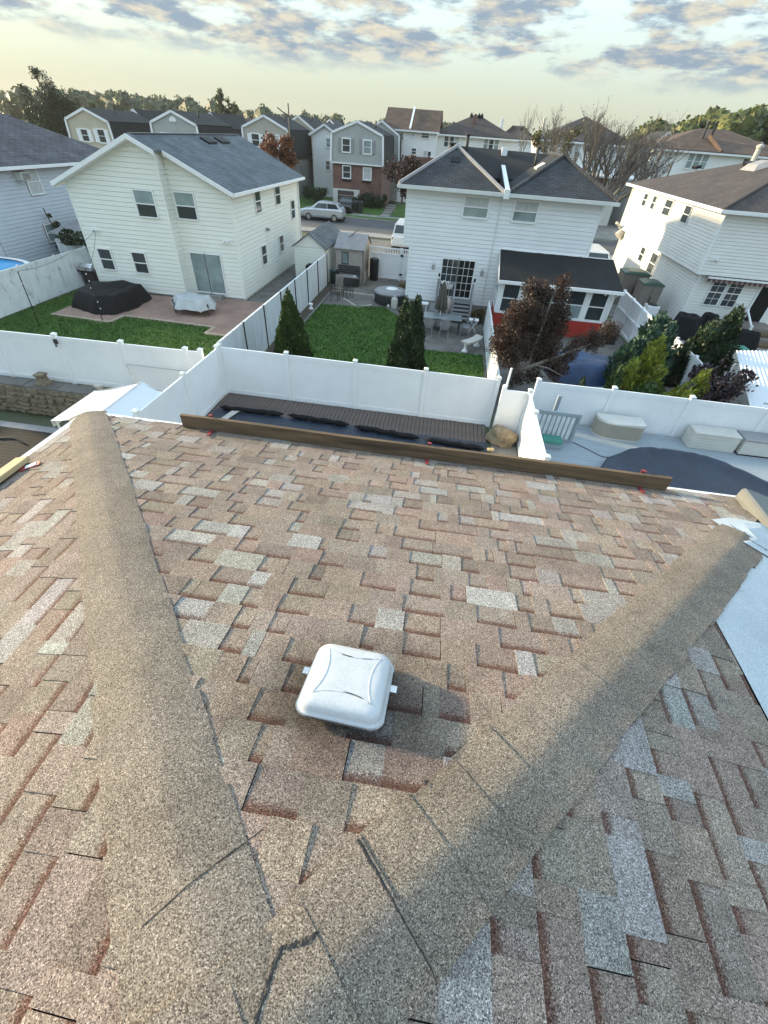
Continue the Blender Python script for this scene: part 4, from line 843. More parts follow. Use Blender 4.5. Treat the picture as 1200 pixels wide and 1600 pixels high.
def rake(mb, x0, x1, y, dz=0, h=.20, w=.05):
    z0, z1 = rz_-sl1*abs(x0-rx), rz_-sl1*abs(x1-rx); mb.slab([(x0, y, z0-.012), (x1, y, z1-.012), (x1, y, z1-h), (x0, y, z0-h)], (0, -w, 0))
rake(mb, xe, rx, 23.845); rake(mb, rx, xs2, 23.844); rake(mb, xs2-.02, xr, 24.595); put(mb, 'fascia', M['trim'], h1)
mb = MB(); mb.slab([(xe, YL, ze-.2), (rx, YL, rz_-.2), (rx, 23.85, rz_-.2), (xe, 23.85, ze-.2)], (0,0,-.02)); mb.slab([(rx, YL, rz_-.2), (XS, YL, top(XS)-.1), (XS, 23.85, top(XS)-.1), (rx, 23.85, rz_-.2)], (0,0,-.02)); put(mb, 'soffit', M['trim'], h1)
mb = MB(); mb.bx(xr-.02, xr+.10, 24.6, 36.7, zr-.17, zr-.03); g = put(mb, 'gutter', M['trim'], h1); mb = MB(); mb.bx(xe-.10, xe+.02, 23.85, 36.7, ze-.17, ze-.03); put(mb, 'gutter', M['trim'], h1)
mb = MB(); mb.bx(-11.27, -11.19, 36.1, 36.2, .2, zr-.1); put(mb, 'downspout', M['trim'], h1)
mb = MB(); mb.bx(rx-.12, rx+.12, 24.2, 36.5, rz_-.02, rz_+.02); put(mb, 'ridge_cap', M['roof_grey'], rf)
for y in (30.2, 32.0):
    mb = MB(); z = rz_-sl1*.55; mb.slab([(-14.95, y, z+.0), (-14.45, y, z-.22), (-14.45, y+1.1, z-.22), (-14.95, y+1.1, z)], (0, 0, .16)); put(mb, 'roof_vent', M['dark'], rf)
for x0, x1, z0, z1 in ((-18.97, -18.27, 1.17, 2.12), (-17.02, -16.3, 1.16, 2.11), (-15.95, -14.97, 3.82, 4.88)): window(h1, (x0, YL-.032, z0), FX, FNEG, x1-x0, z1-z0, upper='glass2' if x0 > -16 else 'glass')
window(h1, (-14.22, YR-.032, 3.78), FX, FNEG, 1.0, 1.08, upper='glass2')
s = window(h1, (-14.05, YR-.032, .32), FX, FNEG, .82, 1.90, m='glass2', sash=False, name='sliding_door'); window(h1, (-13.17, YR-.032, .32), FX, FNEG, .82, 1.90, m='glass2', sash=False, name='sliding_door')
for y0, y1, z0, z1 in ((28.08, 28.86, 3.86, 4.9), (31.42, 32.3, 3.92, 4.9), (34.35, 35.12, 2.85, 3.84), (28.16, 28.9, 1.22, 2.18), (31.42, 32.2, 1.35, 2.21)): window(h1, (-11.268, y0, z0), RX, (1, 0), y1-y0, z1-z0)
def floodlight(par, c, n, m='trim'):
    n = Vector((*n, 0)); c = Vector(c); mb = MB(); mb.tube([c, c+n*.05], .06, 8); t_ = Vector((-n.y, n.x, 0))
    for s in (-1, 1): mb.tube([c+n*.05+t_*s*.05, c+n*.16+t_*s*.16-Vector((0,0,.06))], [.045, .07], 8)
    return put(mb, 'floodlight', M[m], par)
floodlight(h1, (-18.72, YL-.02, 3.02), FNEG); floodlight(h1, (-11.85, YR-.02, 2.95), FNEG); floodlight(h1, (-11.28, 29.4, 2.95), (1, 0), 'galv')
mb = MB(); mb.bx(-13.95, -12.5, 24.45, 24.90, .05, .25); put(mb, 'step', M['concrete'], h1)
# ---- blue-grey house, far left -----------------------------------------
h0 = thing('bluegrey_house', 'blue-grey clapboard house with a dark hip roof, far left', 'house', (-31, 32, 0))
WX = -25.5
mb = MB(); siding(mb, (WX, 24.9), (WX, 38), (1, 0), .0, 5.0, .19); put(mb, 'wall', M['bluegrey'], h0)
mb = MB(); siding(mb, (-36, 24.9), (WX, 24.9), FNEG, 0, 5.0, .19); put(mb, 'wall', M['bluegrey'], h0)
wallbox(h0, -36, WX-.03, 24.95, 38, 0, 5.0, M['bluegrey'])
mb = MB(); x0, x1, y0, y1, ze, zp = -36.5, -25.0, 24.3, 38.5, 5.08, 7.55; xm = (x0+x1)/2
for q in ([(x0,y0,ze),(x1,y0,ze),(xm,y0+5.6,zp)], [(x1,y0,ze),(x1,y1,ze),(xm,y1-5.6,zp),(xm,y0+5.6,zp)], [(x1,y1,ze),(x0,y1,ze),(xm,y1-5.6,zp)], [(x0,y1,ze),(x0,y0,ze),(xm,y0+5.6,zp),(xm,y1-5.6,zp)]): mb.slab(q, (0,0,-.06))
put(mb, 'roof', M['roof_purple'], h0)
mb = MB(); mb.bx(x1-.02, x1+.1, y0, y1, ze-.15, ze-.0); put(mb, 'gutter', M['trim'], h0); mb = MB(); mb.bx(x1-.46, x1-.03, y0, y1, ze-.20, ze-.09); put(mb, 'soffit', M['brick'], h0)
window(h0, (WX+.034, 28.5, 3.70), RX, (1, 0), .95, 1.15, m='curtain', fm='trim', fr=.07); window(h0, (WX+.034, 28.45, 1.25), RX, (1, 0), .88, .88, m='glass2')
for z0, z1, yy in ((3.60, 4.95, 28.40), (1.15, 2.2, 28.35)): mb = MB(); mb.bx(WX+.032, WX+.04, yy, yy+1.16, z0, z1); put(mb, 'window_surround', M['brick'], h0)
t = thing('air_conditioner', 'white air conditioner jutting from the upper window of the blue-grey house', 'air conditioner', (WX+.2, 28.2, 4.4)); mb = MB(); mb.bx(WX+.03, WX+.5, 27.75, 28.42, 4.42, 4.80); put(mb, 'case', M['resin'], t, bevel=.01); mb = MB()
for i in range(6): mb.bx(WX+.501, WX+.51, 27.80, 28.37, 4.46+i*.055, 4.49+i*.055)
put(mb, 'grille', M['darkmetal'], t)
# ---- white duplex ------------------------------------------------------
h2 = thing('white_duplex', 'white clapboard duplex with two dark hip roofs and a red sunroom', 'house', (2.2, 32, 0))
YW = 26.95; X0, X1 = -2.6, 7.1
wallbox(h2, X0+.03, X1-.03, YW+.03, 37.5, 3.2, 5.7, M['h2white']); wallbox(h2, -2.22, X1-.03, YW+.03, 37.5, 0, 3.2, M['h2white'])
mb = MB(); siding(mb, (X0, YW), (X1, YW), FNEG, 3.2, 5.7, .19); put(mb, 'wall', M['h2white'], h2)
mb = MB(); siding(mb, (-2.25, YW), (X1, YW), FNEG, .55, 3.19, .19); put(mb, 'wall', M['h2white'], h2)
mb = MB(); siding(mb, (X0, 37.5), (X0, YW), (-1, 0), 3.2, 5.7, .19); put(mb, 'wall', M['h2white'], h2)
mb = MB(); siding(mb, (X1, YW), (X1, 37.5), (1, 0), .3, 5.7, .19); put(mb, 'wall', M['h2white'], h2)
mb = MB(); mb.bx(-2.2, X1-.05, YW+.03, 37.4, 0, .55); mb.bx(-2.2, 7.0, YW-.005, YW+.025, 0, .545); put(mb, 'foundation', M['concrete'], h2)
for x in (X0, X1): mb = MB(); mb.bx(x-.05, x+.05, YW-.035, YW+.05, 3.15 if x < 0 else .3, 5.7); put(mb, 'corner_board', M['trim'], h2)
mb = MB(); mb.bx(-2.30, -2.20, YW-.034, YW+.05, .5, 3.19); put(mb, 'corner_board', M['trim'], h2)
mb = MB(); mb.bx(2.13, 2.20, YW-.06, YW-.032, .6, 5.7); put(mb, 'party_joint', M['gutter'], h2)
def hip(xa, xb, ya, yb, ze, zp, run, mats):
    xm = (xa+xb)/2; P = [(xa,ya,ze),(xb,ya,ze),(xb,yb,ze),(xa,yb,ze)]; r0, r1 = (xm,ya+run,zp), (xm,yb-run,zp)
    for q, m in zip(([P[0],P[1],r0], [P[1],P[2],r1,r0], [P[2],P[3],r1], [P[3],P[0],r0,r1]), mats):
        mb = MB(); mb.slab(q, (0,0,-.06)); o = put(mb, 'roof', M[m], h2)
    mb = MB()
    for a, b in ((P[0], r0), (P[1], r0)): mb.tube([Vector(a)+Vector((0,0,.01)), Vector(b)+Vector((0,0,.01))], .10, 6)
    mb.tube([Vector(r0)+Vector((0,0,.01)), Vector(r1)+Vector((0,0,.01))], .10, 6); return mb, r0
mb, r0 = hip(-3.02, 2.18, 26.5, 37.9, 5.86, 7.38, 2.9, ('roof_dark', 'roof_light', 'roof_dark', 'roof_dark')); put(mb, 'hip_cap', M['shedroof'], h2)
mb, r1 = hip(2.42, 7.64, 26.5, 37.9, 5.86, 7.32, 2.9, ('roof_dark', 'roof_dark', 'roof_dark', 'roof_black')); put(mb, 'hip_cap', M['roof_dark'], h2)
mb = MB(); mb.slab([(2.22, 26.45, 5.7), (2.22, 37.9, 5.7), (2.22, 37.9, 6.9), (2.22, 33.5, 6.75), (2.22, 26.45, 5.96)], (.16, 0, 0)); put(mb, 'parapet', M['roof_black'], h2)
mb = MB(); mb.slab([(2.19, 26.40, 5.97), (2.41, 26.40, 5.97), (2.41, 33.4, 6.77), (2.19, 33.4, 6.77)], (0,0,.035)); mb.bx(2.16, 2.44, 26.33, 26.45, 5.62, 6.0); mb.bx(2.14, 2.46, 33.4, 33.9, 6.5, 7.45); put(mb, 'parapet_coping', M['trim'], h2)
mb = MB(); mb.slab([(-.4, 34, 7.36), (4.9, 34, 7.30), (4.9, 38, 5.9), (-.4, 38, 5.9)], (0,0,-.05)); mb.slab([(-.4, 34, 7.36), (4.9, 34, 7.30), (4.9, 31.2, 6.15), (-.4, 31.2, 6.15)], (0,0,-.05)); put(mb, 'roof', M['roof_black'], h2)
mb = MB(); mb.bx(-3.08, 7.70, 26.38, 26.50, 5.70, 5.85); put(mb, 'gutter', M['gutter'], h2); mb = MB(); mb.bx(-3.0, 7.6, 26.5, YW, 5.68, 5.71); put(mb, 'soffit', M['trim'], h2)
mb = MB(); mb.bx(-3.10, -3.0, 26.4, 37.9, 5.70, 5.84); put(mb, 'gutter', M['gutter'], h2)
for x, y, zz, hh, r in ((.05, 29.7, 7.3, .55, .09), (-.75, 30.6, 7.1, .35, .14), (5.35, 30.2, 6.9, .35, .10), (3.95, 31.5, 6.8, .75, .07)):
    mb = MB(); mb.tube([(x, y, zz-.3), (x, y, zz+hh)], r, 10); mb.tube([(x, y, zz+hh), (x, y, zz+hh+.06)], r*1.5, 10); put(mb, 'vent_pipe', M['blackpipe'], h2, smooth=True)
mb = MB(); mb.slab([(3.9, 30.0, 6.62), (4.3, 30.0, 6.85), (4.3, 31.2, 6.85), (3.9, 31.2, 6.62)], (0,0,.14)); put(mb, 'skylight', M['statue'], h2)
mb = MB(); mb.box((-.42, 28.45, 6.83), (.5, .4, .16), 0, (.48, 0)); put(mb, 'roof_vent', M['dark'], h2)
for x0, x1 in ((.35, 1.55), (2.88, 4.0)): window(h2, (x0, YW-.032, 4.74), FX, FNEG, x1-x0, .80, m='glass2', upper='curtain', fr=.09)
window(h2, (-.36, YW-.032, .90), FX, FNEG, .84, 1.84, m='glass', sash=False, muntin=(3, 5), name='sliding_door', fr=.06); window(h2, (.55, YW-.032, .90), FX, FNEG, .84, 1.84, m='dark', sash=False, muntin=(3, 5), name='sliding_door', fr=.06, fm='trim')
def lantern(par, c, n):
    mb = MB(); c = Vector(c); n = Vector((*n, 0)); mb.tube([c, c+n*.10], .03, 6); q = c+n*.12; mb.lathe((q.x, q.y, q.z-.22), [(.02, 0), (.07, .05), (.08, .26), (.03, .34), (.01, .42)], 6); put(mb, 'wall_lantern', M['galv'], par)
lantern(h2, (-.85, YW-.02, 2.38), FNEG); lantern(h2, (1.85, YW-.02, 2.30), FNEG)
# sunroom of the duplex
SY = 24.85; SX0, SX1 = 2.78, 8.45
wallbox(h2, SX0, SX1, SY, YW-.02, 0, .86, M['red'], 'sunroom_base')
mb = MB(); mb.bx(SX0-.02, SX1+.02, SY-.02, YW-.02, .86, .93); put(mb, 'sill_rail', M['trim'], h2)
mb = MB(); mb.bx(SX0, SX1, SY, YW-.02, 2.30, 2.52); put(mb, 'sunroom_header', M['trim'], h2)
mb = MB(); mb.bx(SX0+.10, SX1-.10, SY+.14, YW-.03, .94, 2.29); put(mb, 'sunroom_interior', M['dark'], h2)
n = 5; pw = (SX1-SX0-.12)/n
for i in range(n+1): mb = MB(); x = SX0+.06+pw*i; mb.bx(x-.12, x+.12, SY-.012, SY+.13, .93, 2.30); put(mb, 'mullion', M['trim'], h2)
for i in range(n): window(h2, (SX0+.06+pw*i+.165, SY+.02, .98), FX, FNEG, pw-.33, 1.27, m='glass2' if i % 2 else 'glass', upper='glass', fr=.045, proud=.03)
for i in range(3): mb = MB(); y = SY+.25+.72*i; mb.bx(SX0-.012, SX0+.08, y-.08, y+.08, .93, 2.30); put(mb, 'mullion', M['trim'], h2)
for i in range(2): window(h2, (SX0+.005, SY+.98+.72*i, .98), (0, -1), (-1, 0), .54, 1.27, m='glass2', fr=.04, proud=.03)
mb = MB(); mb.slab([(SX0-.18, SY-.35, 2.56), (SX1+.30, SY-.35, 2.50), (SX1+.05, YW-.02, 3.42), (SX0-.18, YW-.02, 3.42)], (0,0,-.07)); put(mb, 'sunroom_roof', M['roof_black'], h2)
mb = MB(); mb.bx(SX0-.2, SX1+.34, SY-.47, SY-.352, 2.36, 2.50); mb.bx(SX0-.14, SX1+.2, SY-.35, SY+.0, 2.38, 2.42); put(mb, 'gutter', M['trim'], h2)
mb = MB(); mb.slab([(SX0-.2, SY-.35, 2.575), (SX0-.2, YW-.02, 3.435), (SX0-.2, YW-.02, 3.25), (SX0-.2, SY-.35, 2.39)], (.02, 0, 0)); mb.slab([(SX0, SY, 2.5), (SX0, YW-.02, 2.5), (SX0, YW-.02, 3.34), (SX0, SY, 2.5)], (.03, 0, 0)); put(mb, 'rake_board', M['trim'], h2)
mb = MB(); x = SX0-.1
while x < SX1: w = U(.08, .3); mb.box((x+w/2, YW-.05, 3.44+U(-.008, .012)), (w, .09, .03), 0); x += w
put(mb, 'flashing', M['trim'], h2)
mb = MB(); mb.tube([(SX1+.12, SY-.40, 2.38), (SX1+.02, SY-.1, 2.1), (SX1+.04, SY-.05, .1)], .045, 6); put(mb, 'downspout', M['trim'], h2)
floodlight(h2, (SX1-.3, SY-.02, 2.32), FNEG); floodlight(h2, (4.4, SY-.02, 2.2), FNEG)
# stairs up to the door
st = thing('door_stairs', 'grey wooden stairs with posts leading up to the patio door', 'stairs', (1.0, 26.2, 0))
for i in range(5): mb = MB(); y = 25.15+i*.26; mb.bx(.55, 1.45, y, y+.27, .13*(i+1)+.1, .13*(i+1)+.145); put(mb, 'tread', M['shedroof'], st); mb = MB(); mb.bx(.57, 1.43, y+.03, y+.05, .13*i+.0, .13*(i+1)+.1); put(mb, 'riser', M['darkmetal'], st)
mb = MB(); mb.bx(-.45, 1.50, 26.42, 26.92, .78, .84); put(mb, 'landing', M['shedroof'], st)
for x, y, z0, z1 in ((.50, 26.42, 0, 1.75), (1.50, 26.42, 0, 1.75), (-.45, 26.42, 0, 1.85), (.5, 25.2, 0, 1.15), (1.5, 25.2, 0, 1.15)): mb = MB(); mb.bx(x-.06, x+.06, y-.06, y+.06, z0, z1); put(mb, 'post', M['shedroof'], st)
for a_, b_ in (((.5, 25.2, 1.1), (.5, 26.42, 1.70)), ((1.5, 25.2, 1.1), (1.5, 26.42, 1.70)), ((-.45, 26.42, 1.65), (.5, 26.42, 1.65))): mb = MB(); mb.bar(a_, b_, .07, .1); put(mb, 'handrail', M['shedroof'], st)
for i in range(6): mb = MB(); mb.bx(-.32+i*.13, -.29+i*.13, 26.40, 26.43, .84, 1.62); put(mb, 'baluster', M['shedroof'], st)
for x in (-.45, 1.52):
    t = thing('post_light', 'black and white lamp on the '+('left' if x < 0 else 'right')+' post of the door stairs', 'lamp', (x, 26.42, 1.75), 'stair post lamps'); mb = MB(); zb = 1.86 if x < 0 else 1.76; mb.bx(x-.045, x+.045, 26.37, 26.47, zb, zb+.09); put(mb, 'base', M['trim'], t); mb = MB(); mb.bx(x-.05, x+.05, 26.36, 26.48, zb+.09, zb+.24); put(mb, 'head', M['dark'], t)
t = thing('flower_box', 'white planter box with white flowers hung on the stair rail', 'planter', (.1, 26.3, 1.55)); mb = MB(); mb.rings([[(-.12, 26.22, 1.42), (.32, 26.22, 1.42), (.32, 26.36, 1.42), (-.12, 26.36, 1.42)], [(-.18, 26.18, 1.62), (.38, 26.18, 1.62), (.38, 26.38, 1.62), (-.18, 26.38, 1.62)]]); put(mb, 'box', M['resin'], t)
mb = MB()
for i in range(40): mb.box((U(-.3, .15), U(26.2, 26.36), U(1.62, 1.78)), (.05, .05, .03), U(0, 3), (U(-1, 1), U(-1, 1)))
put(mb, 'flowers', M['trim'], t)
# ---- white house on the right -----------------------------------------
h3 = thing('white_house', 'white clapboard house with overhanging upper floor and brown roof, right', 'house', (18, 37, 0))
LX, LY, UX, UY = 14.15, 29.25, 13.82, 28.95
wallbox(h3, UX+.03, 24, UY+.03, 45.2, 2.85, 5.65, M['h3white']); wallbox(h3, LX+.03, 24, LY+.03, 45, 0, 2.85, M['h3white'])
mb = MB(); siding(mb, (UX, 45.2), (UX, UY), (-1, 0), 2.85, 5.65, .16); put(mb, 'wall', M['h3white'], h3); mb = MB(); siding(mb, (UX, UY), (24, UY), FNEG, 2.85, 5.65, .16); put(mb, 'wall', M['h3white'], h3)
mb = MB(); siding(mb, (LX, 45), (LX, LY), (-1, 0), .1, 2.84, .16); put(mb, 'wall', M['h3white'], h3); mb = MB(); siding(mb, (LX, LY), (24, LY), FNEG, .1, 2.84, .16); put(mb, 'wall', M['h3white'], h3)
mb = MB(); mb.bx(UX-.02, 24, UY-.02, 45.2, 2.81, 2.855); put(mb, 'soffit', M['trim'], h3)
for x, y, z0, z1 in ((UX, UY, 2.82, 5.65), (LX, LY, .1, 2.82), (UX, 45.2, 2.82, 5.65)): mb = MB(); mb.bx(x-.05, x+.05, y-.05, y+.05, z0, z1); put(mb, 'corner_board', M['trim'], h3)
x0, x1, y0, y1, ze, zp = UX-.45, 25.0, UY-.45, 45.8, 5.80, 7.9; xm, run = (x0+x1)/2, 5.75
for q, m in (([(x0,y0,ze),(x1,y0,ze),(xm,y0+run,zp)], 'roof_brown'), ([(x0,y1,ze),(x0,y0,ze),(xm,y0+run,zp),(xm,y1-run-2,zp)], 'roof_brown'), ([(x1,y1,ze),(x0,y1,ze),(xm,y1-run-2,zp)], 'roof_brown'), ([(x1,y0,ze),(x1,y1,ze),(xm,y1-run-2,zp),(xm,y0+run,zp)], 'roof_brown')): mb = MB(); mb.slab(q, (0,0,-.06)); put(mb, 'roof', M[m], h3)
mb = MB(); mb.tube([(x0, y0, ze+.01), (xm, y0+run, zp+.01)], .09, 6); put(mb, 'hip_cap', M['roof_brown'], h3)
mb = MB(); mb.bx(x0-.12, x0, y0-.1, y1, ze-.16, ze-.01); put(mb, 'gutter', M['trim'], h3); mb = MB(); mb.bx(x0+.0, 25, y0-.12, y0, ze-.16, ze-.01); put(mb, 'gutter', M['trim'], h3); mb = MB(); mb.bx(x0, UX+.02, y0, y1, ze-.19, ze-.15); mb.bx(x0, 25, y0+.001, UY+.02, ze-.195, ze-.155); put(mb, 'soffit', M['trim'], h3)
for ya, yb, za, zb in ((41.2, 41.95, 4.72, 5.42), (39.3, 39.95, 4.72, 5.44), (36.2, 37.4, 4.68, 5.46), (33.1, 34.0, 4.66, 5.46)): window(h3, (UX-.032, yb, za), (0, -1), (-1, 0), yb-ya, zb-za, muntin=(1, 2))
for ya, yb, za, zb in ((38.5, 39.3, 1.62, 2.45), (35.8, 36.9, 1.36, 2.5)): window(h3, (LX-.032, yb, za), (0, -1), (-1, 0), yb-ya, zb-za)
for xa in (15.02, 15.95): window(h3, (xa, LY-.032, 1.30), FX, FNEG, .72, 1.32, muntin=(2, 4))
mb = MB(); mb.bx(17.65, 18.55, LY-.05, LY-.032, .62, 2.55); put(mb, 'door', M['dark'], h3); mb = MB(); mb.bx(17.55, 17.65, LY-.07, LY-.032, .55, 2.65); mb.bx(18.55, 18.65, LY-.07, LY-.032, .55, 2.65); mb.bx(17.65, 18.55, LY-.07, LY-.032, 2.55, 2.65); put(mb, 'door_frame', M['trim'], h3)
floodlight(h3, (LX-.02, LY+.1, 2.62), (-1, 0)); floodlight(h3, (UX+.5, UY-.02, 3.6), FNEG)
mb = MB(); mb.bx(LX-.12, LX-.02, 44.9, 45.0, .1, 2.8); mb.bx(UX-.12, UX-.02, 45.1, 45.2, 2.8, 5.7); put(mb, 'downspout', M['trim'], h3)
mb = MB(); mb.tube([(LX-.1, 44.95, 2.75), (LX-1.0, 44.4, 3.25)], .10, 8); mb.tube([(LX-.45, 44.7, 2.3), (LX-.1, 44.8, 2.75)], [.34, .25], 10); put(mb, 'porch_lamp', M['statue'], h3)
# striped awning
m = bpy.data.materials.new('awning'); m.use_nodes = True; N = m.node_tree.nodes; Lk = m.node_tree.links; tc = N.new('ShaderNodeTexCoord'); wv = N.new('ShaderNodeTexWave'); wv.inputs['Scale'].default_value = 1.15; wv.wave_profile = 'SAW'; cr = N.new('ShaderNodeValToRGB'); cr.color_ramp.interpolation = 'CONSTANT'
Lk.new(tc.outputs['Object'], wv.inputs['Vector']); Lk.new(wv.outputs[0], cr.inputs[0]); e = cr.color_ramp.elements; e[0].color = (.09, .035, .03, 1); e[1].position = .5; e[1].color = (.24, .19, .18, 1); Lk.new(cr.outputs[0], N['Principled BSDF'].inputs['Base Color']); N['Principled BSDF'].inputs['Roughness'].default_value = .8; M['awning'] = m
mb = MB(); mb.slab([(14.45, LY-.02, 2.80), (24, LY-.02, 2.80), (24, LY-.42, 2.70), (14.45, LY-.42, 2.70)], (0,0,.03)); K = 60; vs = []
for i in range(K+1): x = 14.45+(24-14.45)*i/K; vs += [(x, LY-.42, 2.70), (x, LY-.425, 2.50+.035*abs(math.sin(i*PI/2)))]
mb.add(vs, [(2*i, 2*i+1, 2*i+3, 2*i+2) for i in range(K)]); put(mb, 'awning', m, h3); mb = MB(); mb.bx(14.40, 24, LY-.5, LY-.43, 2.69, 2.78); put(mb, 'awning_bar', M['trim'], h3)
for y, dx, hh in ((43.3, 1.9, .8),): mb = MB(); z = ze+(zp-ze)*dx/5.8; mb.tube([(x0+dx, y, z-.1), (x0+dx, y, z+hh)], .06, 8); put(mb, 'vent_pipe', M['blackpipe'], h3)
for y, dx in ((42.6, 3.4), (38.0, 4.6), (34.9, 4.8)): z = ze+(zp-ze)*dx/5.8; mb = MB(); mb.box((x0+dx, y, z+.1), (.35, .8, .16), 0, (0, -.34)); put(mb, 'roof_vent', M['dark'], h3)
mb = MB(); z = ze+(zp-ze)*4.4/5.8; mb.rings([[(x0+4.4+dx, 36.4+dy, z+dz+.36*dx) for dx, dy, dz in q] for q in ([(-.5, -.9, .02), (.5, -.9, .02), (.5, .9, .02), (-.5, .9, .02)], [(-.3, -.6, .28), (.3, -.6, .28), (.3, .6, .28), (-.3, .6, .28)])]); put(mb, 'skylight', M['shedroof'], h3)
mb = MB(); mb.tube([(x0+5.5, 39.5, 7.6), (x0+5.5, 39.5, 8.35)], .16, 10); mb.lathe((x0+5.5, 39.5, 8.35), [(.22, 0), (.22, .12), (.05, .2)], 10); put(mb, 'vent_stack', M['statue'], h3)
# ---- far houses --------------------------------------------------------
def far_window(par, x, y, z, w, h, shutters=None, m=None, fr=.12):
    m = m or random.choice(('glass', 'glass', 'glass2', 'curtain'))
    f = window(par, (x, y-.01, z), FX, FNEG, w, h, m=m, fr=fr, proud=.08)
    if shutters:
        for sx in (x-fr-.40, x+w+fr): mb = MB(); mb.bx(sx, sx+.38, y-.09, y-.012, z-.05, z+h+.05); put(mb, 'shutter', M[shutters], f)
def gambrel(name, label, x0, x1, y0, y1, zb, zk, zp, zfl, wall, low, roof='roof_black', wins=(), shutters=None, group='gambrel houses across the street'):
    t = thing(name, label, 'house', ((x0+x1)/2, (y0+y1)/2, 0), group); xm = (x0+x1)/2
    prof = [(x0-.1, zfl), (x0+.05, zk), (xm, zp), (x1-.05, zk), (x1+.1, zfl)]
    mb = MB(); mb.slab([(x, y0, z) for x, z in prof], (0, y1-y0, 0)); put(mb, 'upper_wall', M[wall], t)
    mb = MB(); mb.bx(x0+.05, x1-.05, y0+.25, y1-.2, zb, zfl); put(mb, 'lower_wall', M[low], t)
    mb = MB()
    for (xa, za), (xb, zb_) in zip(prof[:-1], prof[1:]):
        n = Vector((-(zb_-za), 0, xb-xa)).normalized()*.10; mb.slab([(xa, y0-.12, za), (xb, y0-.12, zb_), (xb, y1+.1, zb_), (xa, y1+.1, za)], n)
    put(mb, 'roof', M[roof], t)
    mb = MB()
    for (xa, za), (xb, zb_) in zip(prof[:-1], prof[1:]): mb.bar((xa, y0-.13, za+.0), (xb, y0-.13, zb_+.0), .06, .22)
    put(mb, 'fascia', M['trim'], t); mb = MB(); mb.bx(x0-.1, x1+.1, y0-.1, y0+.26, zfl-.12, zfl); put(mb, 'band', M['trim'], t)
    for w in wins: far_window(t, w[0], y0 if w[1] > zfl else y0+.25, w[1], w[2], w[3], shutters if w[1] > zfl else None)
    mb = MB(); mb.tube([(x1-1.6, y0+4, zp-.9), (x1-1.6, y0+4, zp+.25)], .09, 8); put(mb, 'vent_pipe', M['blackpipe'], t)
    return t
gb = gambrel('gambrel_house', 'grey gambrel house with brick ground floor and brown garage', -16.0, -9.72, 66, 75.5, .3, 7.30, 8.42, 4.62, 'greysid', 'brick', 'roof_black', [(-14.62, 5.66, .88, 1.15), (-12.06, 5.64, .88, 1.15), (-14.62, 3.16, .88, 1.1), (-12.03, 3.16, .88, 1.05)], 'shedroof')
mb = MB(); mb.bx(-15.35, -13.2, 66.17, 66.24, .35, 1.88); put(mb, 'garage_door', M['garage'], gb); mb = MB(); mb.bx(-15.95, -12.5, 66.10, 66.246, .3, 2.02); put(mb, 'garage_surround', M['resin'], gb)
mb = MB()
for i in range(3): mb.bx(-15.33, -13.22, 66.085, 66.099, .40+i*.50, .86+i*.50)
put(mb, 'door_panel', M['garage'], gb)
for x in (-14.75, -12.2): mb = MB(); mb.bx(x, x+1.1, 66.05, 66.24, 2.86, 3.02); put(mb, 'window_box', M['dark'], gb)
gambrel('gambrel_house', 'grey gambrel house attached behind the brick one', -14.0, -9.0, 76, 86, .3, 7.42, 8.75, 4.7, 'greysid', 'concrete', 'roof_black')
gambrel('gambrel_house', 'tan gambrel house with white shutters behind the cream house', -27.0, -21.3, 66, 75.5, .3, 7.17, 8.3, 4.5, 'tan', 'concrete', 'roof_black', [(-25.9, 5.5, .9, 1.1), (-23.4, 5.5, .9, 1.1)], 'trim')
gambrel('gambrel_house', 'tan gambrel house attached behind the shuttered one', -25.6, -20.7, 76.5, 86, .3, 7.2, 8.6, 4.5, 'tan', 'concrete', 'roof_black')
gambrel('gambrel_house', 'beige gambrel house left of the cream ridge', -45.9, -40.6, 60.5, 70, .3, 6.70, 7.7, 4.3, 'beige', 'concrete', 'roof_black', [(-44.4, 4.9, .8, 1.0), (-42.3, 4.9, .8, 1.1)], 'trim')
gambrel('gambrel_house', 'pale gambrel house attached behind the beige one', -46.0, -42.6, 72, 82, .3, 6.3, 8.0, 4.3, 'farwhite', 'concrete', 'roof_black')
g = gambrel('gambrel_house', 'grey gambrel house with a half-round attic window', -35.5, -30.0, 60.5, 70, .3, 7.0, 8.05, 4.3, 'greysid', 'concrete', 'roof_black', [(-34.4, 5.0, .9, 1.1), (-31.9, 5.0, .6, .9)], 'trim')
mb = MB(); mb.slab([(-32.75+.42*math.cos(PI*i/10), 60.46, 7.2+.42*math.sin(PI*i/10)) for i in range(11)], (0, -.04, 0)); put(mb, 'attic_window', M['trim'], g)
gambrel('gambrel_house', 'grey gambrel house attached behind the attic-window one', -35.4, -31.8, 72, 82, .3, 6.7, 8.2, 4.3, 'greysid', 'concrete', 'roof_black')
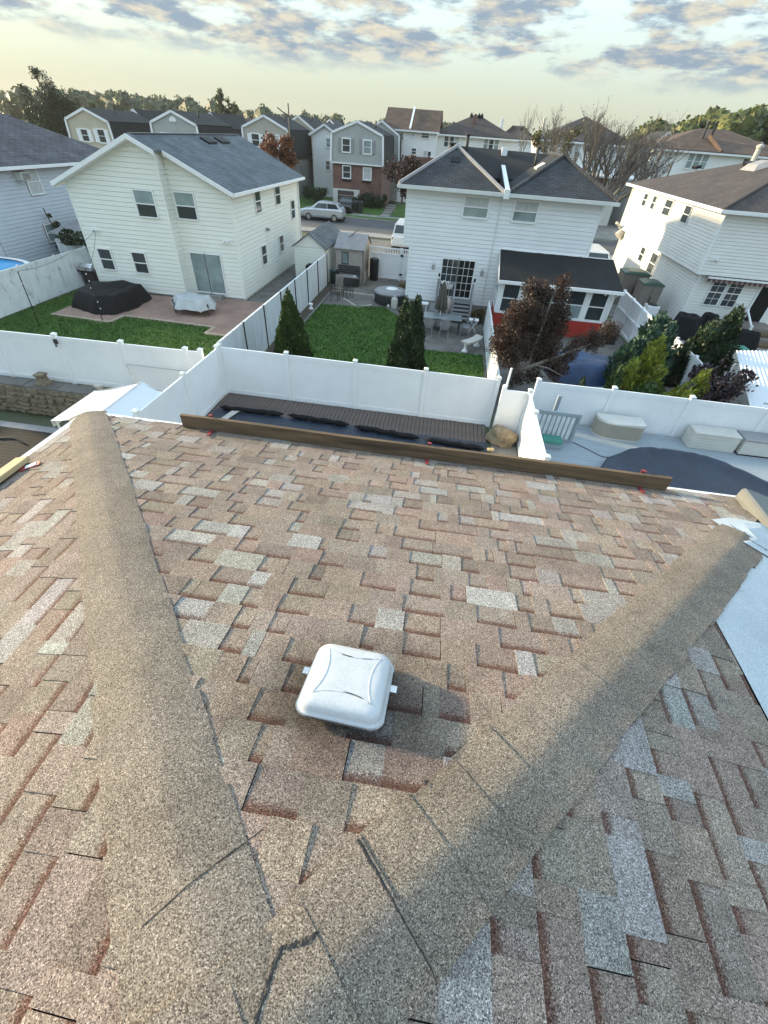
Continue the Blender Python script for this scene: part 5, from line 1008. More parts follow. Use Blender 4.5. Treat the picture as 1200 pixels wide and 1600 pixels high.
def gable_house(name, label, x0, x1, y0, y1, ze, zp, wall, roof, axis='y', wins=(), group='white houses beyond the street'):
    t = thing(name, label, 'house', ((x0+x1)/2, (y0+y1)/2, 0), group); mb = MB(); mb.bx(x0, x1, y0, y1, 0, ze); put(mb, 'wall', M[wall], t)
    if axis == 'y':
        xm = (x0+x1)/2; mb = MB(); mb.slab([(x0, y0, ze), (x1, y0, ze), (xm, y0, zp)], (0, y1-y0, 0)); put(mb, 'gable', M[wall], t); mb = MB(); k = (zp-ze)/(xm-x0)
        for s in (-1, 1): xe = xm+s*(xm-x0+.35); mb.slab([(xm, y0-.35, zp+.05), (xm, y1+.3, zp+.05), (xe, y1+.3, ze-.35*k+.05), (xe, y0-.35, ze-.35*k+.05)], (0,0,.10))
        put(mb, 'roof', M[roof], t); mb = MB()
        for s in (-1, 1): xe = xm+s*(xm-x0+.35); mb.bar((xm, y0-.36, zp), (xe, y0-.36, ze-.35*k), .06, .22)
        put(mb, 'fascia', M['trim'], t)
    else:
        ym = (y0+y1)/2; mb = MB(); mb.slab([(x0, y0, ze), (x0, y1, ze), (x0, ym, zp)], (x1-x0, 0, 0)); put(mb, 'gable', M[wall], t); k = (zp-ze)/(ym-y0); mb = MB()
        for s in (-1, 1): ye = ym+s*(ym-y0+.4); mb.slab([(x0-.3, ym, zp+.05), (x1+.3, ym, zp+.05), (x1+.3, ye, ze-.4*k+.05), (x0-.3, ye, ze-.4*k+.05)], (0,0,.10))
        put(mb, 'roof', M[roof], t); mb = MB(); mb.bx(x0-.3, x1+.3, y0-.5, y0-.38, ze-.25, ze-.08); put(mb, 'gutter', M['trim'], t)
    for w in wins: far_window(t, w[0], y0, w[1], w[2], w[3])
    return t
def hip_house(name, label, x0, x1, y0, y1, ze, zp, wall, roof, run=None, wins=(), group='white houses beyond the street'):
    t = thing(name, label, 'house', ((x0+x1)/2, (y0+y1)/2, 0), group); mb = MB(); mb.bx(x0+.3, x1-.3, y0+.4, y1-.4, 0, ze); put(mb, 'wall', M[wall], t)
    run = run or (y1-y0)/2; ym = (y0+y1)/2; r0, r1 = (x0+run, ym, zp), (x1-run, ym, zp); mb = MB()
    for q in ([(x0,y0,ze),(x1,y0,ze),r1,r0], [(x1,y0,ze),(x1,y1,ze),r1], [(x1,y1,ze),(x0,y1,ze),r0,r1], [(x0,y1,ze),(x0,y0,ze),r0]): mb.slab(q, (0,0,.08))
    put(mb, 'roof', M[roof], t); mb = MB(); mb.bx(x0-.05, x1+.05, y0-.1, y0+.02, ze-.18, ze-.01); put(mb, 'gutter', M['trim'], t)
    for w in wins: far_window(t, w[0], y0+.4, w[1], w[2], w[3])
    return t
gable_house('white_gable_house', 'narrow white gable house left of the brick gambrel house', -20.6, -17.0, 74, 84, 7.0, 7.95, 'farwhite', 'roof_dark', 'y', [(-18.6, 5.75, .5, .85), (-18.75, 3.35, .5, .9)])
e1 = gable_house('white_townhouse', 'tall white house with rust-brown roof behind the brick gambrel house', -11.3, -4.1, 78, 86, 8.15, 10.2, 'farwhite', 'roof_rust', 'x', [(-9.15, 7.05, .45, .7), (-7.6, 7.45, .4, .6), (-6.2, 7.4, 1.0, .5), (-7.4, 5.6, .6, .6), (-5.7, 5.0, .4, 1.0), (-5.1, 5.0, .4, 1.0)])
mb = MB(); mb.slab([(-7.95, 77.5, 8.15), (-7.7, 77.5, 8.15), (-7.7, 82, 10.45), (-7.95, 82, 10.45)], (0,0,.14)); put(mb, 'party_parapet', M['trim'], e1)
mb = MB(); mb.bx(-8.2, -3.6, 76.6, 78, 4.2, 5.35); put(mb, 'porch_screen', M['brick'], e1)
e2 = hip_house('white_hip_house', 'long white house with dark brown hip roof and triple windows', -4.9, 6.9, 80, 90, 7.95, 10.2, 'farwhite', 'roof_brown', 5.6, [(-3.1, 6.65, .55, 1.1), (-2.35, 6.65, .55, 1.1), (-1.6, 6.65, .55, 1.1), (2.45, 6.75, .55, 1.0), (3.2, 6.75, .55, 1.0), (3.95, 6.75, .55, 1.0)])
for x, z, m_ in ((.75, 9.3, 'brick'), (4.6, 9.0, 'trim')): mb = MB(); mb.bx(x-.18, x+.18, 82.6, 83.0, z-.9, z+1.0); put(mb, 'chimney', M[m_], e2)
for x in (.2, 1.3, 1.7): mb = MB(); mb.lathe((x, 84.4, 9.9), [(.2, 0), (.22, .3), (.12, .45), (.02, .6)], 8); put(mb, 'roof_vent', M['dark'], e2)
hip_house('white_hip_house', 'low white house with grey-brown roof right of the triple-window house', 5.2, 11.0, 92, 100, 8.0, 9.6, 'farwhite', 'roof_brown', 3.9, [(8.3, 7.2, .8, .7)])
f1 = hip_house('white_hip_house', 'white house with dark pyramid roof behind the bare tree', 8.6, 20.1, 70, 81, 8.15, 10.5, 'h3white', 'roof_brown', 5.7, [(12.3, 6.75, .6, 1.15), (13.1, 6.75, .6, 1.15), (17.4, 6.75, .6, 1.1), (18.3, 6.75, .6, 1.1)])
mb = MB(); mb.slab([(11.8, 67.5, 5.15), (20.5, 67.5, 5.15), (19.5, 70.4, 5.9), (12.5, 70.4, 5.9)], (0,0,.15)); put(mb, 'porch_roof', M['trim'], f1); mb = MB(); mb.bx(13.5, 18, 70.2, 70.42, 2.9, 5.0); put(mb, 'entry_wall', M['brick'], f1)
mb = MB(); mb.tube([(8.75, 70.2, 4), (8.75, 70.2, 10)], .16, 8); put(mb, 'flue', M['statue'], f1)
g1_ = hip_house('white_hip_house', 'white house with rust-brown hip roof and twin flues at upper right', 21.2, 37.5, 68, 80, 8.1, 10.15, 'farwhite', 'roof_rust', 6.5, [(25.6, 6.6, .6, 1.3), (26.4, 6.6, .6, 1.3), (27.2, 6.6, .6, 1.3), (31.6, 6.6, .6, 1.2), (32.4, 6.6, .6, 1.2), (33.2, 6.6, .6, 1.2)])
for x in (27.3, 28.2): mb = MB(); mb.tube([(x, 71.2, 8.8), (x, 71.2, 10.5)], .14, 8); mb.tube([(x, 71.2, 10.5), (x, 71.2, 10.8)], .2, 8); put(mb, 'flue', M['blackpipe'], g1_)
mb = MB(); mb.tube([(28.8, 68.2, 8.2), (27.9, 70.8, 9.5)], .22, 8); put(mb, 'vent_duct', M['roof_rust'], g1_)
gable_house('white_gable_house', 'small white gable peeking over the rust roof, left of the wood', 29.6, 33.4, 96, 104, 8.7, 10.2, 'farwhite', 'roof_dark', 'y')
gable_house('white_gable_house', 'white gable peak with dark roof at the right edge below the wood', 45.4, 49.8, 100, 110, 8.3, 9.9, 'farwhite', 'roof_dark', 'y')
t = hip_house('white_garage_house', 'white house with garage door across the street on the right', 18.0, 24.6, 78, 88, 4.6, 6.2, 'farwhite', 'roof_brown', 3.3); mb = MB(); mb.bx(20.0, 22.4, 78.30, 78.38, .15, 2.3); put(mb, 'garage_door', M['trim'], t); mb = MB(); mb.bx(22.5, 23.1, 78.2, 78.39, .1, 2.6); put(mb, 'brick_pier', M['brick'], t)
for k, (x, y, w, hgt, rm) in enumerate(((-58, 75, 11, 6.9, 'roof_dark'), (-72, 70, 12, 6.4, 'roof_purple'), (-38, 92, 8, 8.0, 'roof_brown'), (-27, 100, 9, 8.3, 'roof_brown'), (-21, 110, 6, 8.6, 'roof_dark'))):
    t = hip_house('distant_house', ['distant house with green-grey hip roof below the dark leaning tree', 'distant house at the far left edge under the trees', 'distant house with brown roof between two gambrel houses', 'distant brown-roofed house left of the shuttered gambrel house', 'distant dark-roofed house behind the narrow white gable'][k], x-w/2, x+w/2, y, y+9, hgt-1.7, hgt, 'farwhite', rm, w*.38, group='distant houses')
t = gable_house('distant_house', 'distant purple gable house below the treeline', -30.5, -27.2, 118, 126, 7.6, 8.9, 'purple', 'roof_dark', 'y', group='distant houses')
# ================================================================== vegetation
LM = {
 'arbor': leafmat('arbor_leaf', [(.014,.034,.008), (.030,.068,.013), (.055,.10,.02)], trans=.15),
 'arbor_dk': leafmat('arbor_dark_leaf', [(.006,.016,.006), (.013,.034,.010), (.022,.05,.014)], trans=.15),
 'yellow': leafmat('golden_leaf', [(.07,.115,.018), (.18,.22,.026), (.34,.33,.04)], trans=.25),
 'spruce': leafmat('spruce_leaf', [(.018,.048,.030), (.038,.085,.052), (.065,.12,.075)], trans=.1),
 'purple': leafmat('purple_leaf', [(.018,.010,.009), (.042,.022,.017), (.075,.038,.025), (.08,.055,.03)], trans=.3),
 'plum': leafmat('plum_leaf', [(.012,.009,.014), (.028,.018,.028), (.05,.03,.045)], trans=.2),
 'far': leafmat('far_leaf', [(.06,.08,.05), (.09,.11,.055), (.14,.15,.07)], trans=.3),
 'wood': leafmat('wood_leaf', [(.06,.085,.022), (.11,.13,.03), (.17,.17,.04)], trans=.25),
 'rust': leafmat('rust_leaf', [(.06,.03,.02), (.14,.05,.025), (.20,.08,.03)], trans=.3),
 'olive': leafmat('olive_leaf', [(.06,.06,.02), (.10,.09,.03), (.14,.12,.05)], trans=.3),
 'dkred': leafmat('darkred_leaf', [(.02,.008,.008), (.045,.016,.014), (.06,.025,.02)], trans=.2),
 'hedge': leafmat('hedge_leaf', [(.008,.022,.008), (.02,.045,.014), (.035,.06,.02)], trans=.15),
 'twigleaf': leafmat('twig_leaf', [(.05,.035,.025), (.08,.055,.035)], trans=.2),
 'grass': leafmat('grass_blade', [(.020,.064,.005), (.034,.095,.008), (.055,.125,.012)], trans=.25)}
def leafmesh(name, P, S, m, parent=None, upd=None, aspect=.6, shift=True, core=None):
    """quads of half-size S at points P (N,3); upd: main direction of each leaf or None for random"""
    P = np.asarray(P, float); n = len(P); S = np.broadcast_to(np.asarray(S, float), (n,))
    a = RNG.normal(size=(n, 3)) if upd is None else np.asarray(upd, float)+RNG.normal(size=(n, 3))*.35
    a /= np.linalg.norm(a, axis=1)[:, None]; b = np.cross(a, RNG.normal(size=(n, 3))); b /= np.linalg.norm(b, axis=1)[:, None]+1e-9
    a = a*S[:, None]; b = b*(S*aspect)[:, None]
    sh_ = np.array(wloc(parent)) if (parent and shift) else np.zeros(3); P = P-sh_
    v = np.stack([P-a, P+b, P+a, P-b], 1).reshape(-1, 3)
    idx = np.arange(4*n, dtype=np.int32)
    if core is not None:                       # dense inner twig mass: many larger dark leaf facets
        cv = core-sh_; idx = np.concatenate([idx, np.arange(len(cv), dtype=np.int32)+4*n]); v = np.concatenate([v, cv]); n = len(v)//4
    me = bpy.data.meshes.new(name); me.vertices.add(4*n); me.vertices.foreach_set('co', v.ravel()); me.loops.add(4*n); me.loops.foreach_set('vertex_index', idx)
    me.polygons.add(n); me.polygons.foreach_set('loop_start', np.arange(0, 4*n, 4, dtype=np.int32)); me.update(calc_edges=True); me.materials.append(m)
    o = bpy.data.objects.new(name, me); COL.objects.link(o)
    if parent: o.parent = parent
    return o
def cone_tree(label, base, h, r, m, n=5200, heads=None, lean=(0, 0), size=.055, pw=.75, name='conifer', group=None, low=.0, fl=.13):
    t = thing(name, label, 'tree', base, group); b = np.array(base)
    mb = MB(); mb.tube([base, (base[0]+lean[0]*.5, base[1]+lean[1]*.5, base[2]+h*.55)], [.07+r*.05, .03], 7); put(mb, 'trunk', M['bark'], t)
    P, D = [], []
    for hx, hy, hh, hr, w in (heads or [(0, 0, 1, 1, 1)]):
        k = int(n*w); u = RNG.random(k); z = (low+(1-low)*(1-np.sqrt(u)))*h*hh; f = z/(h*hh); th = RNG.random(k)*2*PI
        lump = 1+fl*np.sin(th*5+z*3.1)+fl*.8*np.sin(th*3-z*5.7+1)+fl*.6*np.sin(th*11+z*9)
        rad = r*hr*np.power(np.clip(1-f, 0, 1), pw)*lump*(1-.35*RNG.random(k)**2)*np.clip(.55+f*4, 0, 1)
        x = b[0]+hx*r+lean[0]*f+rad*np.cos(th); y = b[1]+hy*r+lean[1]*f+rad*np.sin(th); P.append(np.stack([x, y, b[2]+z+.03], 1))
        D.append(np.stack([np.cos(th)*.55+lean[0]*.1, np.sin(th)*.55, np.full(k, 1.0)], 1))
    P = np.concatenate(P); D = np.concatenate(D)
    core = []
    for hx, hy, hh, hr, w in (heads or [(0, 0, 1, 1, 1)]):
        nu, nv = 18, 22
        def pt(i, j):
            f = low+(1-low)*j/nv*.97; th = 2*PI*(i % nu)/nu; z_ = f*h*hh; k = .72*r*hr*max(0, 1-f)**pw*(1+fl*math.sin(th*5+z_*3.1)+fl*.8*math.sin(th*3-z_*5.7+1)+.10*math.sin(i*7.3+j*5.1))*min(1, .55+f*4)
            return (b[0]+hx*r+lean[0]*f+k*math.cos(th), b[1]+hy*r+lean[1]*f+k*math.sin(th), b[2]+z_+.03)
        for i in range(nu):
            for j in range(nv): core += [pt(i, j), pt(i+1, j), pt(i+1, j+1), pt(i, j+1)]
    leafmesh('crown', P, size*(.7+.8*RNG.random(len(P))), m, t, D, .42, core=np.array(core)); return t
cone_tree('pointed green arborvitae behind the white fence near the grey fence', (-5.72, 16.4, .03), 3.25, .86, LM['arbor'], 24000, [(0, 0, 1, 1.0, .65), (-.25, -.2, .78, .75, .2), (.3, .1, .66, .8, .15)], name='arborvitae', size=.05, pw=.8)
cone_tree('twin-topped dark arborvitae behind the middle of the white fence', (-1.08, 16.3, .03), 3.55, .88, LM['arbor_dk'], 26000, [(-.30, 0, .97, .62, .22), (.20, .05, 1.0, .66, .26), (-.05, -.1, .93, 1.0, .52)], name='arborvitae', size=.05, pw=.62)
cone_tree('blue-green spruce bush between the panel fence and bright white fence', (8.75, 19.4, 0), 3.0, 1.25, LM['spruce'], 9000, [(0, 0, 1, .8, .5), (-.55, -.4, .72, .7, .3), (.5, .3, .9, .6, .2)], size=.11, pw=.6, fl=.25)
cone_tree('golden conifer shrub, the taller one left of the bright white fence', (7.85, 17.0, 0), 2.85, .95, LM['yellow'], 10000, [(.15, 0, 1, .8, .5), (-.5, -.2, .72, .7, .3), (.35, -.3, .6, .7, .2)], size=.075, pw=.6, fl=.22)
cone_tree('golden-green conifer shrub leaning over the right white fence', (8.65, 15.35, 0), 2.25, .90, LM['yellow'], 10000, [(.55, .3, 1, .6, .4), (0, 0, .8, .8, .3), (-.55, -.1, .62, .7, .3)], lean=(.25, .2), size=.075, pw=.55, fl=.22)
cone_tree('dull green low conifer between the golden ones', (7.7, 15.5, 0), 1.7, .75, LM['arbor'], 4000, size=.07, pw=.5, fl=.2)
cone_tree('big dark green conifer in front of the right house', (11.35, 20.3, 0), 3.2, 1.25, LM['arbor_dk'], 14000, [(.45, .2, 1.0, .7, .45), (-.1, 0, .85, .8, .35), (-.65, -.2, .55, .6, .2)], lean=(.35, .3), size=.085, pw=.55, fl=.2)
cone_tree('slim green columnar conifer behind the right fence post', (6.45, 15.6, 0), 2.15, .38, LM['arbor'], 2600, size=.05, pw=.5)
cone_tree('small dark columnar conifer left of the slim one', (5.25, 15.2, 0), 1.75, .26, LM['arbor_dk'], 1600, size=.05, pw=.5)
def blob_pts(cs, n):
    tot = sum(c[3]**2 for c in cs); out = []
    for x, y, z, r in cs:
        k = max(30, int(n*r*r/tot)); d = RNG.normal(size=(k, 3)); d /= np.linalg.norm(d, axis=1)[:, None]
        rr = r*(.55+.45*RNG.random(k)**.5)*(1+.18*np.sin(d[:, 0]*6+z)*np.sin(d[:, 2]*5+x)); out.append(np.array([x, y, z])+d*rr[:, None]*np.array([1, 1, .85]))
    return np.concatenate(out)
def ball_pts(cs, n, k_=1.12):
    tot = sum(c[3]**3 for c in cs); out = []
    for x, y, z, r in cs:
        k = max(40, int(n*r**3/tot)); d = RNG.normal(size=(k, 3)); d /= np.linalg.norm(d, axis=1)[:, None]; rr = r*k_*RNG.random(k)**.42*(1+.25*np.sin(d[:, 0]*5+z*3)*np.sin(d[:, 2]*6+x*2)); out.append(np.array([x, y, z])+d*rr[:, None])
    p = np.concatenate(out); return p+RNG.normal(size=p.shape)*.03
def blob_core(cs, f=.72, nu=9, nv=6):
    out = []
    for x, y, z, r in cs:
        def pt(i, j):
            a, b = 2*PI*(i % nu)/nu, PI*j/nv; k = f*r*(1+.22*math.sin(3*a+5*b+x)+.15*math.sin(5*a-4*b+z)); return (x+k*math.sin(b)*math.cos(a), y+k*math.sin(b)*math.sin(a), z+k*.85*math.cos(b))
        for i in range(nu):
            for j in range(nv): out += [pt(i, j), pt(i+1, j), pt(i+1, j+1), pt(i, j+1)]
    return np.array(out)
def split_blobs(cs, seed, k=5, off=.8, rr=(.32, .55)):
    rnd = random.Random(seed); out = []
    for x, y, z, r in cs:
        for _ in range(k): out.append((x+rnd.uniform(-off, off)*r, y+rnd.uniform(-off, off)*r, z+rnd.uniform(-off, off)*r*.85, r*rnd.uniform(*rr)))
    return out
def grow(mb, p, d, L, r, depth, rnd, up=.25, spread=.5, tips=None, kids=(2, 3), shrink=.72, sides=5):
    p = Vector(p); d = Vector(d).normalized(); pts = [p]; rs = [r]; n = 3
    for i in range(n):
        d = (d+Vector((rnd.uniform(-.2, .2), rnd.uniform(-.2, .2), rnd.uniform(-.05, .1)+up*.15))).normalized(); pts.append(pts[-1]+d*L/n); rs.append(r*(1-.45*(i+1)/n))
    mb.tube(pts, rs, sides if depth > 2 else 3, cap=False)
    if depth == 0:
        if tips is not None: tips += [tuple(q) for q in pts[1:]]
        return
    for k in range(rnd.randint(*kids)):
        q = pts[rnd.randint(1 if k else n, n)]; nd = (d+Vector((rnd.uniform(-1, 1), rnd.uniform(-1, 1), rnd.uniform(-.3, .6)+up))*spread).normalized(); grow(mb, q, nd, L*shrink*rnd.uniform(.8, 1.2), r*.55, depth-1, rnd, up, spread, tips, kids, shrink, sides)
# purple-leaved tree in front of the sunroom
pt = thing('purple_tree', 'purple-brown leafed tree with grey limbs in front of the red sunroom', 'tree', (2.95, 16.3, 0))
mb = MB()
for pts, rs in (([(2.95, 16.3, 0), (3.0, 16.3, .9), (3.1, 16.32, 1.3)], [.13, .11, .10]), ([(3.05, 16.3, 1.25), (3.48, 16.4, 1.6), (3.72, 17, 2.8), (3.97, 17.8, 3.9)], [.09, .07, .05, .02]), ([(3.05, 16.3, 1.2), (3.7, 16.35, 1.52), (4.74, 16.8, 1.86), (5.88, 17.6, 2.14), (6.4, 17.9, 2.5)], [.09, .075, .055, .035, .015]),
                ([(3.1, 16.32, 1.3), (2.9, 16.6, 2.2), (2.9, 17.2, 3.2), (3.0, 17.6, 3.8)], [.08, .06, .04, .015]), ([(3.1, 16.3, 1.25), (2.7, 16.35, 1.7), (2.3, 16.4, 2.1)], [.06, .04, .015]), ([(3.7, 16.35, 1.52), (4.2, 16.25, 1.5), (4.8, 16.0, 1.35)], [.04, .03, .012])): mb.tube(pts, rs, 7)
put(mb, 'trunk', M['greybark'], pt, smooth=True)
cs = [(2.55, 16.7, 2.35, .55), (2.9, 17.2, 3.0, .55), (3.5, 17.8, 3.6, .42), (4.25, 18.2, 3.95, .30), (4.05, 17.3, 2.35, .60), (2.75, 16.4, 1.75, .45), (3.3, 16.7, 2.05, .5), (4.0, 16.9, 1.75, .5), (4.6, 16.6, 1.45, .42), (3.75, 16.3, 1.15, .3), (5.3, 17.5, 2.1, .3), (5.9, 17.7, 2.2, .38), (6.5, 18.0, 2.5, .35), (3.5, 17.3, 2.85, .5), (4.3, 17.7, 3.0, .45), (2.25, 16.5, 2.05, .35), (3.1, 17.7, 3.75, .32), (4.4, 18.1, 3.5, .3), (3.2, 16.2, 1.0, .28), (5.0, 17.0, 1.8, .3)]
leafmesh('crown', ball_pts(cs, 46000), .035, LM['purple'], pt, aspect=.7)
pb = thing('plum_bush', 'dark plum-purple bush overhanging the right white fence', 'bush', (10.0, 15.8, 0)); rnd = random.Random(3); mb = MB(); tips = []
for i in range(9): grow(mb, (10.0+rnd.uniform(-.15, .15), 15.8, 0), (rnd.uniform(-.8, 1.0), rnd.uniform(-.5, .4), 1.3), .95, .035, 3, rnd, .1, .55, tips)
put(mb, 'stems', M['bark'], pb)
cs = [(10.0, 16, 1.45, .55), (9.35, 15.5, 1.15, .45), (10.6, 16.2, 1.6, .5), (10.2, 15.4, 1.0, .5), (9.75, 16.6, 1.8, .4), (11.2, 16.6, 1.9, .28)]
leafmesh('crown', np.concatenate([blob_pts(cs, 3600), np.array(tips)+RNG.normal(size=(len(tips), 3))*.06]), .06, LM['plum'], pb, aspect=.75)
mb = MB(); rnd = random.Random(8); t = thing('silver_grass', 'silvery ornamental grass plume by the dark conifer', 'plant', (10.75, 18.6, 0)); pts = []
for i in range(60): a = rnd.uniform(0, 6.28); r_ = rnd.uniform(.1, .55); mb.tube([(10.75, 18.6, 0), (10.75+.5*r_*math.cos(a), 18.6+.5*r_*math.sin(a), .8), (10.75+r_*math.cos(a)+.1, 18.6+r_*math.sin(a), 1.3+rnd.uniform(-.2, .25))], [.012, .010, .003], 3)
put(mb, 'blades', M['statue'], t)
t = thing('green_shrub', 'light green shrub beside the foot of the door stairs', 'bush', (1.95, 25.6, 0)); leafmesh('foliage', blob_pts([(1.9, 25.6, .35, .38), (2.1, 25.5, .55, .25), (1.75, 25.5, .3, .3)], 1400), .055, LM['olive'], t, aspect=.6)
mb = MB(); mb.tube([(1.95, 25.6, 0), (1.95, 25.6, .4)], .04, 6); put(mb, 'stem', M['bark'], t)
# bare tree on the right and other thin trees
def bare_tree(label, base, seed, L, r, depth, dirs, leafm=None, leafs=.1, nleaf=0, name='bare_tree', up=.5, kids=(2, 3), sp=.5, shrink=.75, fit=None):
    t = thing(name, label, 'tree', base); rnd = random.Random(seed); mb = MB(); tips = []; p0 = Vector(base); top = p0+Vector((rnd.uniform(-.2, .2), 0, L*.55)); mb.tube([p0, p0.lerp(top, .5), top], [r, r*.85, r*.75], 7)
    for d in dirs: grow(mb, top, d, L*.62, r*.62, depth, rnd, up, sp, tips, kids, shrink)
    if fit:                                    # stretch the grown branches to the spread of the real tree
        V_ = np.array(mb.v); x0, x1, zt = V_[:, 0].min(), V_[:, 0].max(), V_[:, 2].max(); f_ = lambda p: (fit[0]+(p[0]-x0)*(fit[1]-fit[0])/(x1-x0), p[1], base[2]+(p[2]-base[2])*(fit[2]-base[2])/(zt-base[2]))
        mb.v = [f_(p) for p in mb.v]; tips = [f_(p) for p in tips]
    put(mb, 'trunk', M['greybark'], t)
    if leafm and tips:
        T = np.array(tips); q = T[RNG.integers(0, len(T), nleaf)]+RNG.normal(size=(nleaf, 3))*.18; leafmesh('crown', q, leafs, leafm, t, aspect=.7)
    return t
bare_tree('large nearly bare tree with upswept twigs at right', (14.9, 58, 0), 21, 4.3, .30, 5, [(-.75, .1, .9), (-.35, -.2, 1.0), (.15, .2, 1.0), (.5, .1, .9), (1.0, 0, .7), (1.3, .2, .5), (.75, -.3, .8)], LM['twigleaf'], .055, 3800, up=.42, kids=(3, 4), sp=.46, shrink=.70, fit=(6.0, 22.5, 11.4))
bare_tree('slender bare tree behind the long white house', (7.3, 76, 4), 5, 3.1, .14, 4, [(-.3, 0, 1), (.35, .1, 1), (.05, -.2, 1.1)], up=.6, sp=.42, shrink=.7)
bare_tree('small yellowing tree left of the large bare tree', (9.6, 62, 0), 9, 4.9, .16, 4, [(-.3, 0, 1), (.25, .1, 1), (.0, .2, 1.1)], LM['olive'], .13, 1500, name='thin_tree', up=.5, sp=.45, shrink=.6)
bare_tree('thin-leaved tree against the sky above the left gambrel roofs', (-41.2, 95, 2), 14, 4.3, .2, 4, [(-.3, 0, 1), (.25, .1, 1.1), (.0, .2, 1.1)], LM['far'], .28, 900, name='thin_tree', up=.5, sp=.45, shrink=.6)
def round_tree(label, base, h, w, m, n, size, seed, name='round_tree', group=None, cat='tree', lean=(0, 0), k=9):
    rnd = random.Random(seed); t = thing(name, label, cat, base, group); mb = MB(); mb.tube([base, (base[0]+lean[0]*.5, base[1], base[2]+h*.6)], [.03*h, .012*h], 6); put(mb, 'trunk', M['bark'], t)
    cs = [(base[0]+rnd.uniform(-.5, .5)*w+lean[0]*f, base[1]+rnd.uniform(-.4, .4)*w, base[2]+h*f, w*rnd.uniform(.2, .36)*(1.15-.5*f)) for f in [rnd.uniform(.3, .92) for _ in range(k)]]
    leafmesh('crown', ball_pts(cs, n*2, 1.2), size*.75, m, t, aspect=.75, core=blob_core(cs, .45)); return t
round_tree('red and orange small tree behind the cream house roof', (-16.3, 46, 3.2), 3.6, 2.6, LM['rust'], 1800, .14, 5)
round_tree('dark red tree beside the brick gambrel house', (-6.7, 63, 1.2), 4.6, 3.6, LM['dkred'], 2600, .16, 6)
for i, (x, w, h_) in enumerate(((-11.9, 1.3, 1.5), (-10.7, 1.5, 1.7), (-9.6, 1.1, 1.4), (-17.6, 1.8, 1.6), (-18.9, 1.5, 1.5))):
    round_tree(['dark shrub beside the garage door of the brick house', 'middle dark shrub below the brick house windows', 'dark shrub at the right corner of the brick house', 'clipped dark shrub left of the brick house', 'dark shrub by the tan house entrance'][i], (x, 65.6, .35), h_, w, LM['hedge'], 900, .10, 30+i, 'shrub', 'shrubs in front of the houses', 'bush')
# the dark leaning tree on the left skyline
t = thing('leaning_tree', 'tall dark tree with ragged leaning tops on the left skyline', 'tree', (-57, 75, 0)); mb = MB(); mb.tube([(-56, 75, 0), (-57.5, 75, 5), (-59.4, 75, 11)], [.4, .3, .06], 7); put(mb, 'trunk', M['bark'], t)
cs = [(-59.2, 75, 11.2, .5), (-58.7, 75, 10.5, .8), (-58.0, 75, 9.6, .8), (-57.3, 75, 8.7, 1.0), (-56.5, 75, 7.8, 1.2), (-58.9, 75, 8.4, .9), (-60.5, 75, 7.5, 1.2), (-61.6, 75, 8.4, .7), (-62.2, 75, 7.0, 1.0), (-59.3, 75, 6.6, 1.8), (-57.2, 75, 6.4, 1.7), (-61.2, 75, 6.0, 1.5), (-58.0, 75, 5.4, 2.2), (-61.8, 75.3, 9.6, .5)]
cs = split_blobs(cs, 6, 4, .8, (.5, .8)); leafmesh('crown', ball_pts(cs, 22000, 1.2), .13, LM['arbor_dk'], t, aspect=.5)
def treeline(name, label, spans, m, n, size, seed):
    rnd = random.Random(seed); cs = []
    for x0, x1, y0, y1, h0, h1, r0, r1, k in spans:
        for i in range(k):
            f = (i+rnd.random())/k; h = (h0+(h1-h0)*f)*rnd.uniform(.86, 1.06); r = rnd.uniform(r0, r1); y = rnd.uniform(y0, y1); x = x0+(x1-x0)*f
            cs.append((x, y, h-r, r)); cs += [(x+rnd.uniform(-r, r), y+rnd.uniform(-1, 1), h-r*rnd.uniform(1.3, 2.4), r*rnd.uniform(.7, 1.1)), (x+rnd.uniform(-r, r), y, max(1, h-r*3.2), r*1.2), (x, y, max(.5, h-r*4.6), r*1.3)]
    o = leafmesh(name, blob_pts(cs, n), size, m, aspect=.8, core=blob_core(cs, .78)); return tag(o, label, 'trees', kind='stuff')
treeline('far_treeline', 'hazy grey-green line of far trees on the left horizon', [(-175, -120, 140, 165, 10, 10.5, 2, 4, 26), (-122, -92, 140, 155, 12.4, 12.0, 2.5, 4, 18), (-92, -60, 140, 155, 12.0, 11.2, 2.5, 4, 20), (-60, -20, 140, 165, 10.9, 10.5, 2, 3.6, 28), (-20, 60, 150, 170, 10.6, 11.5, 2, 3.5, 34)], LM['far'], 90000, .34, 4)
treeline('wood', 'sunlit olive-green wood behind the houses at right', [(33, 45, 108, 124, 12.0, 14.6, 2, 3, 20), (45, 85, 106, 126, 15.0, 15.6, 2, 3.4, 46), (85, 140, 100, 130, 14, 13, 2, 4, 30)], LM['wood'], 80000, .34, 6)
